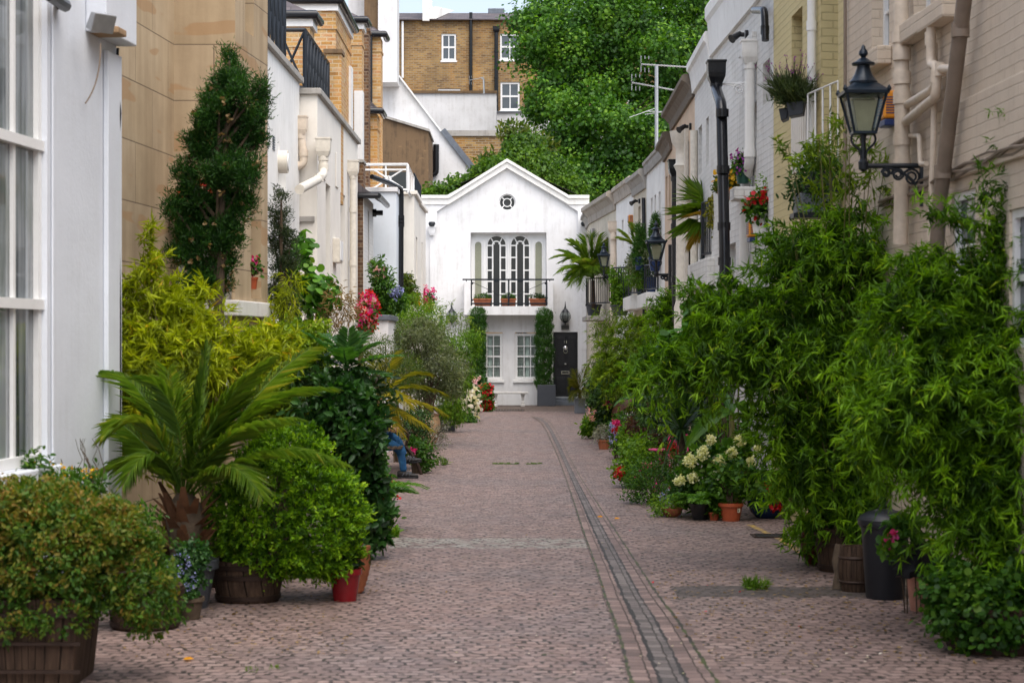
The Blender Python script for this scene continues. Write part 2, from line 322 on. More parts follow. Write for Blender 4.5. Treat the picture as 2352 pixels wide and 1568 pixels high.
def cobbles():
    t = NT('pink_granite_setts'); o = t.coord('UV')
    wob = t.n('TexNoise', {'Vector': o, 'Scale': 2.2, 'Detail': 3.0}).outputs['Color']; wob2 = t.n('TexNoise', {'Vector': o, 'Scale': 14.0, 'Detail': 2.0}).outputs['Color']
    v = t.n('VectorMath', {0: o, 1: t.n('VectorMath', {0: wob, 3: .22}, operation='SCALE').outputs[0]}, operation='ADD').outputs[0]
    v = t.n('VectorMath', {0: v, 1: t.n('VectorMath', {0: wob2, 3: .06}, operation='SCALE').outputs[0]}, operation='ADD').outputs[0]
    br = t.n('TexBrick', {'Vector': v, 'Scale': 1.0, 'Brick Width': .10, 'Row Height': .105, 'Mortar Size': .0135, 'Mortar Smooth': .35, 'Bias': 0.0, 'Color1': (0, 0, 0, 1), 'Color2': (1, 1, 1, 1), 'Mortar': (.5, .5, .5, 1)}, offset=.5)
    c = t.ramp(t.math('ADD', t.math('MULTIPLY', br.outputs['Color'], .5), t.math('MULTIPLY', t.noise(o, 9, 4), .5)), [(.2, (.155, .107, .096)), (.4, (.212, .148, .131)), (.58, (.245, .172, .152)), (.85, (.305, .222, .198))])
    c = t.mix(t.ramp(t.noise(o, .55, 5, .7), [(.45, (0, 0, 0)), (.68, (1, 1, 1))]), c, t.mix(1, c, (.80, .92, 1.0), 'MULTIPLY'))
    c = t.mix(t.ramp(t.noise(o, 1.1, 6, .7), [(.52, (0, 0, 0)), (.75, (.7, .7, .7))]), c, t.mix(1, c, (1.12, .9, .86), 'MULTIPLY'))
    sep = t.n('SeparateXYZ', {0: o}); Y = sep.outputs[1]; X = sep.outputs[0]
    edge = t.math('ADD', t.math('MULTIPLY', t.noise(o, 2.5, 4), .5), -.25)
    # band of pale replacement setts across the lane
    def band(y0, y1, x0, x1, soft=.12):
        f = t.math('MULTIPLY', t.math('GREATER_THAN', t.math('ADD', Y, edge), y0), t.math('LESS_THAN', t.math('ADD', Y, edge), y1))
        return t.math('MULTIPLY', f, t.math('MULTIPLY', t.math('GREATER_THAN', X, x0), t.math('LESS_THAN', X, x1)))
    pale = t.math('MULTIPLY', band(19.3, 20.25, -1.2, .75), t.ramp(t.math('ADD', t.math('MULTIPLY', br.outputs['Color'], .6), t.math('MULTIPLY', t.noise(o, 3, 3), .5)), [(.35, (0, 0, 0)), (.6, (1, 1, 1))]))
    c = t.mix(pale, c, (.27, .255, .225)); c = t.mix(t.math('MULTIPLY', band(15.6, 16.3, 1.3, 3.2), .75), c, (.05, .047, .043))
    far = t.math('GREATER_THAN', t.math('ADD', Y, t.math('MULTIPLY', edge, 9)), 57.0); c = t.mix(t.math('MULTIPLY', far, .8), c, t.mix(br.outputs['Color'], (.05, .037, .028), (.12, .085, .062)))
    dash = t.ramp(t.noise(t.mapped(o, (1.2, 1.2, 1)), 6, 3), [(.38, (.12, .12, .12)), (.58, (1, 1, 1))])
    joint = t.mix(t.ramp(t.noise(o, 1.7, 5), [(.62, (0, 0, 0)), (.72, (.8, .8, .8))]), (.035, .028, .024), (.05, .06, .018))
    c = t.mix(t.math('MULTIPLY', br.outputs['Fac'], dash), c, joint)
    for y0, th in ((32.4, .05), (27.6, .035), (22.9, .035), (52.0, .12), (44.0, .05)):   # open seams across the lane
        ln = t.math('LESS_THAN', t.math('ABSOLUTE', t.math('ADD', t.math('SUBTRACT', Y, y0), t.math('MULTIPLY', edge, .5))), th)
        c = t.mix(t.math('MULTIPLY', ln, t.ramp(t.noise(o, 2.2, 4), [(.45, (0, 0, 0)), (.6, (.8, .8, .8))])), c, (.035, .028, .022))
    sp = t.ramp(t.noise(o, 120, 2), [(.72, (0, 0, 0)), (.78, (1, 1, 1))]); c = t.mix(t.math('MULTIPLY', sp, .25), c, (.42, .38, .34))
    rise = t.ramp(br.outputs['Fac'], [(0, (1, 1, 1)), (1, (0, 0, 0))])
    hgt = t.math('ADD', rise, t.math('MULTIPLY', br.outputs['Color'], .3))
    nb = t.bump(t.noise(o, 60, 4), .25, .004, t.bump(hgt, .8, .016, t.bump(t.noise(o, 1.4, 3), .3, .05)))
    return t.fin(c, t.ramp(t.noise(o, 5, 3), [(.3, (.5,) * 3), (.7, (.72,) * 3)]), nb, .35)
M['cobbles'] = cobbles()
def gutter():
    t = NT('grey_granite_channel'); uv = t.coord('UV'); s = t.n('SeparateXYZ', {0: uv})
    wob = t.n('TexNoise', {'Vector': uv, 'Scale': 9.0}).outputs['Color']; wob3 = t.n('TexNoise', {'Vector': uv, 'Scale': 1.1, 'Detail': 2.0}).outputs['Color']
    v = t.n('VectorMath', {0: uv, 1: t.n('VectorMath', {0: wob, 3: .035}, operation='SCALE').outputs[0]}, operation='ADD').outputs[0]
    v = t.n('VectorMath', {0: v, 1: t.n('VectorMath', {0: wob3, 3: .02}, operation='SCALE').outputs[0]}, operation='ADD').outputs[0]
    br = t.n('TexBrick', {'Vector': v, 'Scale': 1.0, 'Brick Width': .16, 'Row Height': .13, 'Mortar Size': .007, 'Mortar Smooth': .4, 'Color1': (0, 0, 0, 1), 'Color2': (1, 1, 1, 1), 'Mortar': (.5, .5, .5, 1)}, offset=0.0)
    c = t.ramp(t.math('ADD', t.math('MULTIPLY', br.outputs['Color'], .6), t.math('MULTIPLY', t.noise(uv, 12, 4), .4)), [(.2, (.075, .064, .060)), (.5, (.12, .10, .094)), (.8, (.18, .155, .145))])
    c = t.mix(br.outputs['Fac'], c, (.04, .034, .03))
    X = t.n('SeparateXYZ', {0: v}).outputs[0]
    def line(x0, wd): return t.math('LESS_THAN', t.math('ABSOLUTE', t.math('SUBTRACT', X, x0)), t.math('MULTIPLY', t.math('ADD', t.noise(uv, 4, 4), -.28), wd))
    side = t.math('GREATER_THAN', t.math('ABSOLUTE', t.math('SUBTRACT', X, .295)), .085); c = t.mix(side, c, t.mix(1, c, (1.45, 1.2, 1.13), 'MULTIPLY'))
    moss = t.ramp(t.noise(uv, 3.5, 4), [(.42, (.03, .026, .022)), (.6, (.06, .075, .018))])
    for x0, wd, cc in ((.045, .055, moss), (.215, .075, (.028, .025, .023)), (.375, .055, (.03, .027, .025)), (.545, .055, moss)):
        c = t.mix(line(x0, wd), c, cc)
    return t.fin(c, .6, t.bump(t.math('SUBTRACT', 1, br.outputs['Fac']), .6, .015), .35)
M['gutter'] = gutter()
def yellowline():
    t = NT('worn_yellow_road_paint'); o = t.coord(); c = t.mix(t.ramp(t.noise(o, 14, 5), [(.42, (0, 0, 0)), (.6, (1, 1, 1))]), (.17, .13, .11), (.50, .33, .05))
    return t.fin(c, .7, t.bump(t.noise(o, 10, 4), .5, .01))
M['yellowline'] = yellowline()
# foliage palettes, dark to light along 'tint'
LF = dict(
 bamboo=[(0.0164, 0.0493, 0.0027), (0.0461, 0.1231, 0.0036), (0.1134, 0.2462, 0.0054), (0.2132, 0.4082, 0.0099), (0.3465, 0.4645, 0.027)],
 bamboo_yellow=[(0.1008, 0.1456, 0.004), (0.2128, 0.2688, 0.006), (0.336, 0.4032, 0.008), (0.4704, 0.5152, 0.015), (0.56, 0.4032, 0.03)],
 bamboo_olive=[(0.0476, 0.0981, 0.0036), (0.0952, 0.173, 0.0063), (0.1587, 0.2538, 0.009), (0.2433, 0.3576, 0.0144), (0.3174, 0.3345, 0.036)],
 plane=[(0.0137, 0.0502, 0.006), (0.032, 0.1017, 0.0096), (0.0686, 0.1794, 0.0144), (0.1487, 0.299, 0.024), (0.2402, 0.3947, 0.048)],
 conifer=[(0.0082, 0.0324, 0.0065), (0.0184, 0.0648, 0.0108), (0.0326, 0.108, 0.0151), (0.0561, 0.162, 0.0194), (0.1632, 0.0972, 0.0486)],
 thinconifer=[(0.0182, 0.0364, 0.0182), (0.0325, 0.0585, 0.026), (0.0585, 0.0845, 0.039), (0.091, 0.1105, 0.0585), (0.13, 0.0975, 0.078)],
 columnar=[(0.012, 0.05, 0.006), (0.025, 0.085, 0.01), (0.045, 0.125, 0.014), (0.07, 0.17, 0.022), (0.09, 0.13, 0.03)],
 ball=[(0.0243, 0.0715, 0.003), (0.0675, 0.169, 0.004), (0.135, 0.286, 0.006), (0.2565, 0.442, 0.01), (0.378, 0.572, 0.03)],
 rust=[(0.0313, 0.0869, 0.0075), (0.0704, 0.149, 0.0131), (0.1759, 0.1677, 0.0205), (0.2541, 0.1454, 0.0327), (0.3128, 0.2906, 0.0559)],
 laurel=[(.007,.028,.006),(.013,.052,.010),(.026,.09,.016),(.05,.135,.026),(.10,.2,.06)],
 fern=[(0.022, 0.08, 0.006), (0.045, 0.13, 0.01), (0.075, 0.19, 0.014), (0.12, 0.25, 0.022), (0.17, 0.26, 0.04)],
 palm=[(0.0266, 0.074, 0.0079), (0.0604, 0.1346, 0.0119), (0.1089, 0.2085, 0.0178), (0.1815, 0.2826, 0.0248), (0.3628, 0.3363, 0.0495)],
 palm_yellow=[(.06, .08, .01), (.14, .15, .015), (.26, .24, .02), (.38, .30, .03), (.46, .30, .06)],
 olive=[(0.05, 0.07, 0.03), (0.09, 0.12, 0.05), (0.14, 0.17, 0.085), (0.21, 0.24, 0.14), (0.3, 0.32, 0.21)],
 silver=[(.12, .12, .11), (.2, .2, .18), (.3, .31, .29), (.42, .43, .41), (.5, .5, .48)],
 green=[(0.015, 0.055, 0.006), (0.03, 0.095, 0.008), (0.06, 0.15, 0.012), (0.1, 0.2, 0.018), (0.16, 0.26, 0.035)],
 bright=[(0.04, 0.11, 0.006), (0.08, 0.18, 0.008), (0.13, 0.25, 0.012), (0.2, 0.33, 0.02), (0.26, 0.36, 0.04)],
 vine=[(0.025, 0.085, 0.008), (0.045, 0.14, 0.012), (0.08, 0.21, 0.015), (0.13, 0.28, 0.022), (0.2, 0.32, 0.04)],
 ivy=[(.02, .06, .006), (.045, .11, .008), (.075, .16, .01), (.13, .23, .014), (.2, .28, .03)],
 magnolia=[(0.024, 0.0625, 0.01), (0.048, 0.0938, 0.012), (0.088, 0.125, 0.015), (0.136, 0.15, 0.02), (0.128, 0.2, 0.03)],
 lavender=[(.05, .08, .03), (.08, .12, .045), (.12, .16, .06), (.17, .21, .09), (.13, .10, .2)],
 dark=[(0.008, 0.025, 0.006), (0.015, 0.045, 0.009), (0.03, 0.075, 0.014), (0.05, 0.115, 0.02), (0.09, 0.15, 0.04)],
 bronze=[(0.024, 0.0144, 0.0096), (0.048, 0.0216, 0.0144), (0.084, 0.036, 0.0216), (0.12, 0.06, 0.036), (0.072, 0.096, 0.036)],
 teal=[(.012,.045,.010),(.022,.08,.016),(.04,.12,.022),(.07,.17,.03),(.12,.24,.05)],
 red=[(.30, .004, .008), (.45, .008, .012), (.6, .015, .02), (.62, .03, .05)],
 pink=[(.45, .01, .11), (.6, .02, .2), (.68, .06, .3), (.7, .2, .4)],
 palepink=[(.55, .25, .30), (.65, .35, .40), (.7, .5, .5)],
 purple=[(.25, .03, .30), (.35, .06, .4), (.45, .12, .45)],
 blue=[(.16, .17, .45), (.25, .27, .58), (.38, .40, .68)],
 whitefl=[(.55, .5, .48), (.7, .66, .62), (.75, .72, .7)],
 creamfl=[(0.5292, 0.5434, 0.3), (0.693, 0.6883, 0.45), (0.75, 0.75, 0.63)],
 yellowfl=[(.6, .25, .01), (.66, .38, .01), (.7, .48, .03)],
 straw=[(.18, .11, .05), (.26, .17, .08), (.34, .24, .12)])
LM = {k: leafmat('leaf_' + k, v, trans=.38, rough=.46 if k in ('laurel', 'teal') else .52, spec=.4 if k in ('laurel', 'teal', 'palm') else .3) for k, v in LF.items()}

# ---------------------------------------------------------------- foliage engine
TPL = {
 'lance': ([(0, 0, 0), (.33, .5, .07), (.33, -.5, .07), (1, 0, -.14)], [(0, 1, 3), (0, 3, 2)]),
 'oval': ([(0, 0, 0), (.3, .48, .07), (.3, -.48, .07), (.72, .42, .04), (.72, -.42, .04), (1, 0, -.08)], [(0, 1, 3, 5), (0, 5, 4, 2)]),
 'maple': ([(0, 0, 0), (.12, .38, 0), (.34, .52, .03), (.42, .26, 0), (.78, .42, -.03), (.7, .14, 0), (1, 0, -.1), (.7, -.14, 0), (.78, -.42, -.03), (.42, -.26, 0), (.34, -.52, .03), (.12, -.38, 0)],
           [(0, 1, 2, 3), (0, 3, 4, 5), (0, 5, 6, 7), (0, 7, 8, 9), (0, 9, 10, 11)]),
 'round': ([(0, 0, 0), (.12, .42, .04), (.5, .55, .06), (.88, .36, .02), (1, 0, -.03), (.88, -.36, .02), (.5, -.55, .06), (.12, -.42, .04)], [(0, 1, 2, 3, 4), (0, 4, 5, 6, 7)]),
}
def nrm(a): return a / np.maximum(np.linalg.norm(a, axis=1, keepdims=True), 1e-9)
def leafmesh(name, m, parent, pos, dr, nr, L, W, tint, tpl='lance', extra=None, loc=None):
    tv, tf = TPL[tpl]; tv = np.array(tv); N = len(pos); k = len(tv)
    dr = nrm(dr); nr = nrm(nr - dr * np.sum(nr * dr, 1, keepdims=True)); sd_ = np.cross(dr, nr)
    L = np.broadcast_to(L, (N,))[:, None, None]; W = np.broadcast_to(W, (N,))[:, None, None]
    V = pos[:, None, :] + dr[:, None, :] * (tv[None, :, 0:1] * L) + sd_[:, None, :] * (tv[None, :, 1:2] * W) + nr[:, None, :] * (tv[None, :, 2:3] * L)
    V = V.reshape(-1, 3); ti = np.repeat(np.clip(tint, 0, 1), k)
    fl = np.concatenate([np.array(f) for f in tf]); ft = np.array([len(f) for f in tf])
    idx = (np.arange(N)[:, None] * k + fl[None, :]).ravel(); tot = np.tile(ft, N)
    if extra and extra.v:
        n0 = len(V); V = np.concatenate([V, np.array(extra.v)]); ti = np.concatenate([ti, np.full(len(extra.v), .35)])
        idx = np.concatenate([idx, np.array([i + n0 for f in extra.f for i in f])]); tot = np.concatenate([tot, np.array([len(f) for f in extra.f])])
    off = wloc(parent) if parent else Vector(loc if loc is not None else (0, 0, 0))
    V = V - np.array(off)
    me = bpy.data.meshes.new(name); me.vertices.add(len(V)); me.vertices.foreach_set('co', V.astype(np.float32).ravel())
    me.loops.add(len(idx)); me.loops.foreach_set('vertex_index', idx.astype(np.int32))
    me.polygons.add(len(tot)); st = np.concatenate([[0], np.cumsum(tot)[:-1]])
    me.polygons.foreach_set('loop_start', st.astype(np.int32)); me.polygons.foreach_set('loop_total', tot.astype(np.int32))
    a = me.attributes.new('tint', 'FLOAT', 'POINT'); a.data.foreach_set('value', ti.astype(np.float32))
    me.update(calc_edges=True); me.materials.append(m)
    o = link(bpy.data.objects.new(name, me))
    if parent: o.parent = parent
    else: o.location = off
    return o
def lp(x, y, z, rx, ry, rd=None):
    """a lump of crown: centre seen at (x, y) at distance z, half sizes rx, ry in photo units, rd in metres"""
    k = z / FP; return (np.array(P(x, y, z)), np.array([rx * k, rd if rd else (rx + ry) / 2 * k, ry * k]))
def bud(L, m=7, f=.4, jit=.25, keep=.35):
    """break big crown lumps into m smaller ones over their surface, plus a smaller core"""
    o = []
    for c, s in L:
        u = nrm(rng.normal(size=(m, 3))); r = rng.uniform(.6, 1.0 - f * .4, m)
        for j in range(m): q = f * rng.uniform(1 - jit, 1 + jit); o.append((c + u[j] * s * r[j], s * q))
        if keep: o.append((c, s * keep))
    return o
def sample(lumps, n, shell=.28, rough=.16):
    C = np.array([l[0] for l in lumps]); S = np.array([l[1] for l in lumps])
    wt = S[:, 0] * S[:, 2] + .3 * S[:, 1] * (S[:, 0] + S[:, 2]); i = rng.choice(len(lumps), int(n * 1.7), p=wt / wt.sum())
    u = nrm(rng.normal(size=(len(i), 3))); r = np.clip(1 - abs(rng.normal(size=len(i))) * shell, .05, 1)
    ph = rng.uniform(0, 6.28, size=(len(lumps), 4))[i]
    r = r * (1 + rough * (np.sin(u[:, 0] * 5 + ph[:, 0]) * np.sin(u[:, 2] * 6 + ph[:, 1]) + .7 * np.sin(u[:, 1] * 9 + u[:, 2] * 8 + ph[:, 2]) * np.sin(u[:, 0] * 11 + ph[:, 3])))
    p = C[i] + u * S[i] * r[:, None]; keep = np.ones(len(p), bool)
    for j in range(len(lumps)):
        q = np.linalg.norm((p - C[j]) / S[j], axis=1); keep &= ~((q < .62) & (i != j))
    p, u, ii = p[keep][:n], nrm(u / S[i])[keep][:n], i[keep][:n]
    return p, u
def foliage(name, mat, parent, lumps, n, k=6, arch=0, tvar=.10, tip=0,  L=.1, W=.25, clump=.08, out=.8, rand=.6, down=.2, up=.6, shell=.28, rough=.16, tpl='lance', twig=0, minz=.02, tb=.0, extra=None, loc=None, lift=0):
    """n clumps of k leaves; L leaf length in m, W width as a share of L"""
    c, u = sample(lumps, n, shell, rough); n = len(c)
    ax = nrm(u * out + rng.normal(size=(n, 3)) * .45 + np.array([0, 0, lift - down]))
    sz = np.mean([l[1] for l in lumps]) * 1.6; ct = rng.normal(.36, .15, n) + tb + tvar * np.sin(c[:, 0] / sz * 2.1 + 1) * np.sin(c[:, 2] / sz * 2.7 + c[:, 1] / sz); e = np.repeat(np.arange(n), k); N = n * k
    p = c[e] + rng.normal(size=(N, 3)) * clump
    if twig: fr = np.tile(np.arange(k) / k, n); p = p + ax[e] * (fr * twig)[:, None] - np.array([0, 0, 1.]) * (fr ** 2 * twig * arch)[:, None]
    d = ax[e] + rng.normal(size=(N, 3)) * rand + np.array([0, 0, -down * .7])
    nn = u[e] * .7 + rng.normal(size=(N, 3)) * .5 + np.array([0, 0, up])
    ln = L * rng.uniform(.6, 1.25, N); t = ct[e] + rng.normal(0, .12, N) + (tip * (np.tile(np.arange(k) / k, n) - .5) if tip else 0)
    ok = p[:, 2] > minz
    return leafmesh(name, LM[mat], parent, p[ok], d[ok], nn[ok], ln[ok], ln[ok] * W, t[ok], tpl, extra, loc)
def plumes(name, mat, parent, lumps, n, nodes=7, fan_=6, twig=.4, arch=.8, L=.12, W=.16, shell=.4, rough=.25, spread=.6, droop=.5, tb=0, tip=.42, lift=.3):
    """bamboo foliage: arching twigs with hanging fans of leaves at their nodes"""
    c, u = sample(lumps, n, shell, rough); n = len(c)
    ax = nrm(u * .9 + rng.normal(size=(n, 3)) * .4 + np.array([0, 0, lift])); tl = twig * rng.uniform(.6, 1.25, n)
    m = nodes * fan_; e = np.repeat(np.arange(n), m); N = n * m; fr = np.tile(np.repeat((np.arange(nodes) + .3) / nodes, fan_), n)
    p = c[e] + ax[e] * ((fr - .35) * tl[e])[:, None] - np.array([0, 0, 1.]) * (fr ** 2 * tl[e] * arch)[:, None] + rng.normal(size=(N, 3)) * .008
    nd = rng.normal(size=(n * nodes, 3)) * .45; nd = np.repeat(nd, fan_, axis=0)
    d = ax[e] * .8 + nd + rng.normal(size=(N, 3)) * spread + np.array([0, 0, -droop])
    nn = u[e] * .6 + rng.normal(size=(N, 3)) * .45 + np.array([0, 0, .7]); ln = L * rng.uniform(.55, 1.2, N)
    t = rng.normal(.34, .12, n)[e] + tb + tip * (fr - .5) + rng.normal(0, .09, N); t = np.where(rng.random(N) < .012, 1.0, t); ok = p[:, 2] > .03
    tv = MB()
    for i in range(0, n, 2):
        q = [Vector(c[i] + ax[i] * (f - .35) * tl[i] - np.array([0, 0, 1.]) * f * f * tl[i] * arch) for f in (0, .5, 1)]; tv.tube(q, [.0035, .0028, .0015], 3, False)
    return leafmesh(name, LM[mat], parent, p[ok], d[ok], nn[ok], ln[ok], ln[ok] * W, t[ok], 'lance', tv)
def stems(parent, base, lumps, n=8, r=.012, m=None, name='stems', spread=.08, sag=.0, tipr=.35):
    mb = MB(); base = Vector(base)
    for i in range(n):
        c, s = lumps[i % len(lumps)]; t = Vector(c) + Vector((random.uniform(-.6, .6) * s[0], random.uniform(-.6, .6) * s[1], random.uniform(-.2, .75) * s[2]))
        b = base + Vector((random.uniform(-1, 1) * spread, random.uniform(-1, 1) * spread, 0)); h = t - b
        q = [b + Vector((h.x * f ** 1.6, h.y * f ** 1.6, h.z * f)) for f in (0, .25, .5, .75, 1)]
        mb.tube(q, [r * (1 - (1 - tipr) * f) for f in (0, .25, .5, .75, 1)], 6)
    return mb.build(name, m or M['bark'], parent, True)
def bez(a, c, b, n=10):
    return [a * (1 - t) ** 2 + c * 2 * t * (1 - t) + b * t * t for t in [i / n for i in range(n + 1)]]
def frond(name, mat, parent, pts, nl=34, L=.32, W=.06, r=.008, ang=.75, drop=.25, start=.12, tb=0, tpl='lance', prof=.75):
    pts = [Vector(p) for p in pts]; K = len(pts) - 1; P_, D_, N_, L_ = [], [], [], []
    for i in range(nl):
        f = start + (1 - start) * i / (nl - 1); x = f * K; j = min(int(x), K - 1); p = pts[j].lerp(pts[j + 1], x - j); t = (pts[j + 1] - pts[j]).normalized()
        side = t.cross(Vector((0, 0, 1)));
        if side.length < .2: side = t.cross(Vector((1, 0, 0)))
        side.normalize(); nn = side.cross(t).normalized(); ff = (f - start) / (1 - start); ln = L * (.45 + prof * math.sin(math.pi * min(1, .12 + .8 * ff)) ** .8) * (1 - .35 * ff)
        for s in (-1, 1):
            d = t * (ang + .5 * ff) + side * s + nn * random.uniform(.1, .4) + Vector((random.uniform(-.1, .1), random.uniform(-.1, .1), -drop + random.uniform(-.1, .1)))
            P_.append(p); D_.append(d); N_.append(nn + side * s * -.3); L_.append(ln * random.uniform(.85, 1.1))
    N = len(P_); e = MB().tube(pts, [r * (1 - .8 * i / K) for i in range(K + 1)], 5)
    base = random.uniform(-.1, .12)
    return leafmesh(name, LM[mat], parent, np.array(P_), np.array(D_), np.array(N_), np.array(L_), np.array(L_) * W, np.clip(rng.normal(.38 + tb + base, .12, N), 0, 1), tpl, e)
def fan(name, mat, parent, hub, direc, n=22, L=.5, W=.07, spread=2.5, tb=0, stalk=None):
    d = Vector(direc).normalized(); side = d.cross(Vector((0, 0, 1))).normalized(); up = side.cross(d)
    D_ = []
    for i in range(n):
        a = (i / (n - 1) - .5) * spread; D_.append(d * math.cos(a) + side * math.sin(a) * 1.0 + up * random.uniform(-.12, .12) + Vector((0, 0, -.12)))
    e = MB()
    if stalk is not None: e.tube([stalk, (Vector(stalk) + Vector(hub)) / 2 + Vector((0, 0, .03)), hub], .006, 5)
    ln = L * rng.uniform(.85, 1.1, n)
    return leafmesh(name, LM[mat], parent, np.tile(np.array(hub), (n, 1)), np.array(D_), np.tile(np.array(up), (n, 1)), ln, ln * W, rng.normal(.4 + tb, .1, n), 'lance', e)
def flowers(parent, mat, lumps, n, L=.035, k=5, clump=.02, name='flowers', shell=.1, rough=.1, tpl='round'):
    c, u = sample(lumps, n, shell, rough); n = len(c); e = np.repeat(np.arange(n), k); N = n * k
    p = c[e] + rng.normal(size=(N, 3)) * clump; d = rng.normal(size=(N, 3)) + u[e] * .5; ln = L * rng.uniform(.7, 1.2, N)
    return leafmesh(name, LM[mat], parent, p, d, u[e] + rng.normal(size=(N, 3)) * .5, ln, ln * .9, rng.uniform(0, 1, N), tpl)

# ---------------------------------------------------------------- pots
def pot(parent, c, r, h, m, kind='round', name='pot'):
    mb = MB(); c = Vector(c)
    if kind == 'round': prof = [(r * .72, 0), (r * .95, h * .82), (r * 1.06, h * .82), (r * 1.06, h), (r * .93, h), (r * .9, h * .9), (.01, h * .9)]
    elif kind == 'belly': prof = [(r * .55, 0), (r * .8, h * .2), (r * 1.0, h * .55), (r * .98, h * .8), (r * .86, h * .93), (r * .95, h), (r * .8, h), (r * .78, h * .92), (.01, h * .9)]
    elif kind == 'ribbed':
        prof = [(r * .55, 0)] + [(r * (.6 + .4 * math.sin(i / 16 * 1.9)) + (.006 if i % 2 else 0), h * i / 18) for i in range(1, 17)] + [(r * 1.02, h * .93), (r * 1.02, h), (r * .85, h), (r * .83, h * .9), (.01, h * .9)]
    elif kind == 'barrel': prof = [(r * .84, 0), (r * .94, h * .45), (r, h), (r * .9, h), (r * .88, h * .88), (.01, h * .88)]
    elif kind == 'bowl': prof = [(r * .5, 0), (r * .85, h * .3), (r, h * .75), (r * 1.05, h), (r * .95, h), (r * .9, h * .9), (.01, h * .9)]
    if kind in ('square', 'trough'):
        rx, ry = (r, r) if kind == 'square' else r
        mb.box(c.x - rx, c.x + rx, c.y - ry, c.y + ry, c.z, c.z + h); o = mb.build(name, m, parent, bev=.012)
    else:
        mb.lathe(c, prof, 28); o = mb.build(name, m, parent, True)
    if kind == 'barrel':
        hb = MB()
        for f in (.12, .62, .86):
            rr = r * (.84 + .16 * f) + .012; hb.lathe(c + Vector((0, 0, h * f)), [(rr, -.018), (rr + .004, .018), (rr - .02, .018), (rr - .02, -.018)], 28)
        hb.build('hoop', M['hoop'], o, True)
    return o

# ================================================================ the setting: ground, channel, markings
def struct(o): o['kind'] = 'structure'; return o
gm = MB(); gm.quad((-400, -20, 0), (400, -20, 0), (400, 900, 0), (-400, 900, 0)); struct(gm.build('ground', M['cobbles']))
def channel():
    rows = [(1600, 1452, 1700), (1540, 1436, 1654), (1500, 1428, 1626), (1430, 1407, 1580), (1370, 1385, 1530), (1300, 1365, 1480), (1230, 1340, 1431), (1160, 1318, 1382), (1100, 1299, 1340), (1050, 1281, 1311), (1020, 1268, 1297), (990, 1255, 1280), (972, 1243, 1268), (962, 1230, 1254), (957, 1220, 1240)]
    pts = []
    for y, a, b in rows:
        z = GZ(y); pts.append(((a - CX) * z / FP, (b - CX) * z / FP, z))
    # smooth in between
    fine = []
    for i in range(len(pts) - 1):
        for j in range(6):
            f = j / 6; fine.append(tuple(p * (1 - f) + q * f for p, q in zip(pts[i], pts[i + 1])))
    fine.append(pts[-1]); V = []; F = []; UV = []; d = 0; nC = 9
    for i, (a, b, z) in enumerate(fine):
        if i: d += math.hypot((a + b) / 2 - (fine[i - 1][0] + fine[i - 1][1]) / 2, z - fine[i - 1][2])
        for j in range(nC):
            f = j / (nC - 1); x = (a * (1 - f) + b * f); V.append((x, z, .004 + .004 * math.cos((f - .5) * 6.28) * -1 + .004)); UV.append((f * .59, d))
    for i in range(len(fine) - 1):
        for j in range(nC - 1): F.append((i * nC + j, i * nC + j + 1, (i + 1) * nC + j + 1, (i + 1) * nC + j))
    me = bpy.data.meshes.new('drainage_channel'); me.from_pydata(V, [], F); uv = me.uv_layers.new(name='UVMap')
    for lo in me.loops: uv.data[lo.index].uv = UV[lo.vertex_index]
    me.materials.append(M['gutter']); struct(link(bpy.data.objects.new('drainage_channel', me)))
channel()
def strip_on_ground(name, m, pts, wd, z=.004, struct_=True):
    mb = MB(); q = [G(*p) for p in pts]
    for a, b in zip(q[:-1], q[1:]):
        s = (b - a).cross(Vector((0, 0, 1))).normalized() * wd / 2; u = Vector((0, 0, z)); mb.quad(a - s + u, a + s + u, b + s + u, b - s + u)
    o = mb.build(name, m); return struct(o) if struct_ else o
strip_on_ground('yellow_road_marking', M['yellowline'], [(1860, 1282), (1795, 1240), (1722, 1205)], .07)
# iron grate by the yellow line and drain cover before the end house
def grate(name, label, c, wx, wy, n):
    t = thing(name, label, 'drain cover', c); f = MB(); x, y = c.x, c.y
    for a in ((x - wx, x + wx, y - wy, y - wy + .04), (x - wx, x + wx, y + wy - .04, y + wy), (x - wx, x - wx + .04, y - wy + .04, y + wy - .04), (x + wx - .04, x + wx, y - wy + .04, y + wy - .04)): f.box(*a, .0, .012)
    f.build('frame', M['hoop'], t); b = MB()
    for i in range(n):
        xx = x - wx + .05 + (2 * wx - .12) * i / (n - 1); b.box(xx, xx + .025, y - wy + .04, y + wy - .04, .0, .010)
    b.build('bars', M['iron'], t)
grate('drain_grate', 'small iron drain grate in the setts beside the worn yellow line', G(1765, 1231), .17, .18, 8)
grate('drain_cover', 'long iron drain cover in the dark setts before the stone bench', G(1172, 942), .42, .45, 10)

